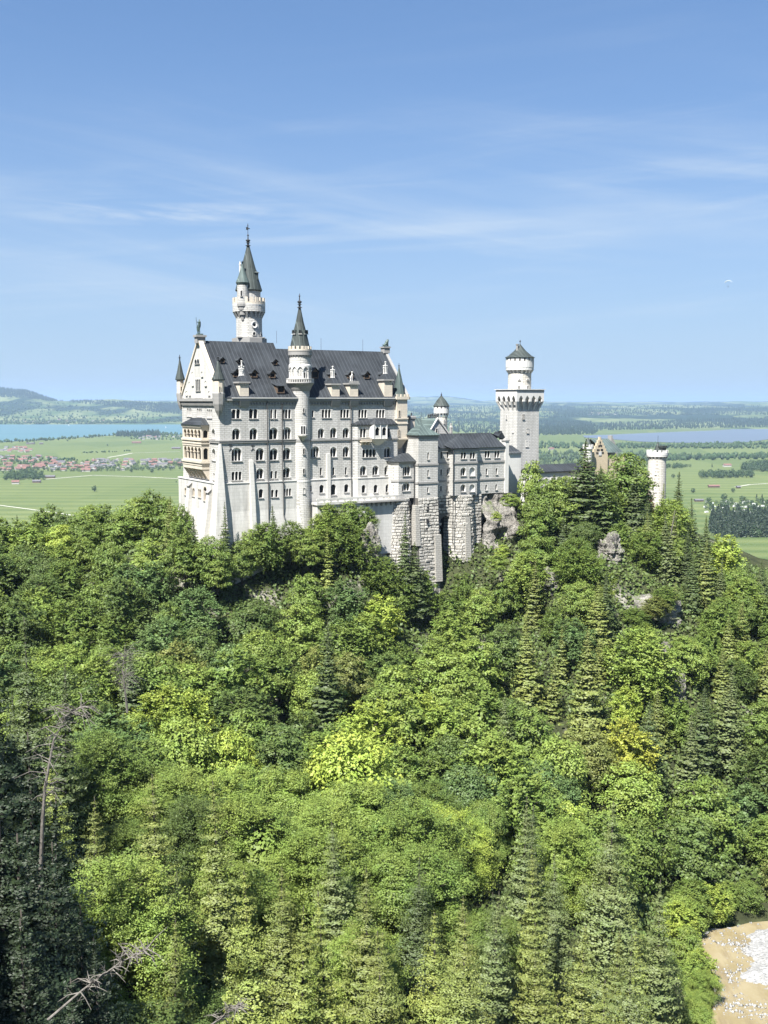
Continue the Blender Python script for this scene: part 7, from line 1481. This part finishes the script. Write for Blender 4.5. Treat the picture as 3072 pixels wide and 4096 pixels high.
# paraglider
x, y, z = at(2914, 1123, 1000); pg = tag(empty('paraglider', (x, y, z), -.5), 'small white curved paraglider wing high in the right-hand sky', 'paraglider'); m = MB(); n = 14
for j in range(n):
    a, b_ = [-.95 + 1.9 * (j + q) / n for q in (0, 1)]; R_ = 4.1
    pt = lambda a, f, h: (R_ * sin(a), (f - .5) * 2.2 * cos(a * .9), R_ * cos(a) - R_ + h)
    for h in (0, .28): m.quad(pt(a, 0, h), pt(b_, 0, h), pt(b_, 1, h * .3), pt(a, 1, h * .3))
    m.quad(pt(a, 0, 0), pt(b_, 0, 0), pt(b_, 0, .28), pt(a, 0, .28))
link('wing', m.mesh('wing'), M['white'], pg); m = MB()
for a in (-.8, -.4, 0, .4, .8): m.tube([(4.1 * sin(a), 0, 4.1 * cos(a) - 4.1), (.2 * (1 if a > 0 else -1), 0, -5.2)], .012, 3)
link('lines', m.mesh('lines'), M['metal'], pg)
pl = tag(empty('person', (x - .2, y, z - 5.3), -.5), 'tiny dark-clothed person sitting under the white paraglider wing', 'person')
skin('body', [(0, 0, -.5), (0, 0, -.15), (0, -.02, .08), (0, 0, .3), (.25, -.1, -.05), (.3, -.1, .35), (-.25, -.1, -.05), (-.3, -.1, .35), (.12, -.4, -.55), (.14, -.75, -.8), (-.12, -.4, -.55), (-.14, -.75, -.8)], [(0, 1), (1, 2), (2, 3), (1, 4), (4, 5), (1, 6), (6, 7), (0, 8), (8, 9), (0, 10), (10, 11)], [.17, .18, .06, .11, .06, .04, .06, .04, .09, .06, .09, .06], 'cloth', pl)
m = MB(); m.hexa([(-.28, -.35, -.72), (.28, -.35, -.72), (.28, .2, -.72), (-.28, .2, -.72)], [(-.25, .0, -.3), (.25, .0, -.3), (.25, .28, .1), (-.25, .28, .1)]); link('harness', m.mesh('harness'), M['metal'], pl)

# ------------------------------------------------------------ labels of the forest trees: by look, landmark column and rank
COLS_ = [(0, 330, 'at the left edge of the forest'), (330, 700, 'in the forest left of the palace'), (700, 1000, "below the palace's west gable"), (1000, 1300, 'below the stair tower'), (1300, 1600, 'below the terrace'), (1600, 1900, 'below the rusticated base'), (1900, 2150, 'below the grey cliff'), (2150, 2400, 'below the connecting wing'), (2400, 2600, 'below the gatehouse'), (2600, 2800, 'below the gate tower'), (2800, 3300, 'at the right edge of the forest')]
from collections import defaultdict
gr = defaultdict(list)
for (r, kind, tone, H, x, y, z) in TREES:
    px, py = proj((x, y, z + H)); c = next((c[2] for c in COLS_ if c[0] <= px < c[1]), COLS_[0][2] if px < 0 else COLS_[-1][2]); gr[(kind, tone, c)].append((py, r))
def ordw(k): return {0: 'highest', 1: 'second', 2: 'third', 3: 'fourth', 4: 'fifth', 5: 'sixth', 6: 'seventh', 7: 'eighth', 8: 'ninth', 9: 'tenth'}.get(k, '%dth' % (k + 1))
for (kind, tone, c), L_ in gr.items():
    L_.sort(key=lambda q: q[0]); nm = 'broadleaf tree' if kind == 'b' else 'conifer'
    for k, (py, r) in enumerate(L_):
        lab = ('only %s %s %s' % (tone, nm, c)) if len(L_) == 1 else ('%s %s %s%s %s' % (ordw(k), tone, nm, '' if k == 0 else ' from the top', c))
        tag(r, lab, 'tree' if kind == 'b' else 'conifer', 'broadleaf trees of the slope forest' if kind == 'b' else 'conifers of the slope forest')
# ------------------------------------------------------------ haze
hz_, t = bpy.data.materials.new('haze'), None; hz_.use_nodes = True; t = hz_.node_tree; t.nodes.clear(); o_ = N(t, 'ShaderNodeOutputMaterial'); pv = N(t, 'ShaderNodeVolumePrincipled')
pv.inputs['Color'].default_value = (.52, .72, .98, 1); pv.inputs['Density'].default_value = HAZE_D; pv.inputs['Anisotropy'].default_value = .1; t.links.new(pv.outputs[0], o_.inputs['Volume'])
m = MB(); m.box(-68000, 68000, -4200, 61500, -900, 240); hb = link('haze', m.mesh('haze'), hz_); tag(hb, 'pale blue summer haze over the plain', 'haze', kind='stuff')
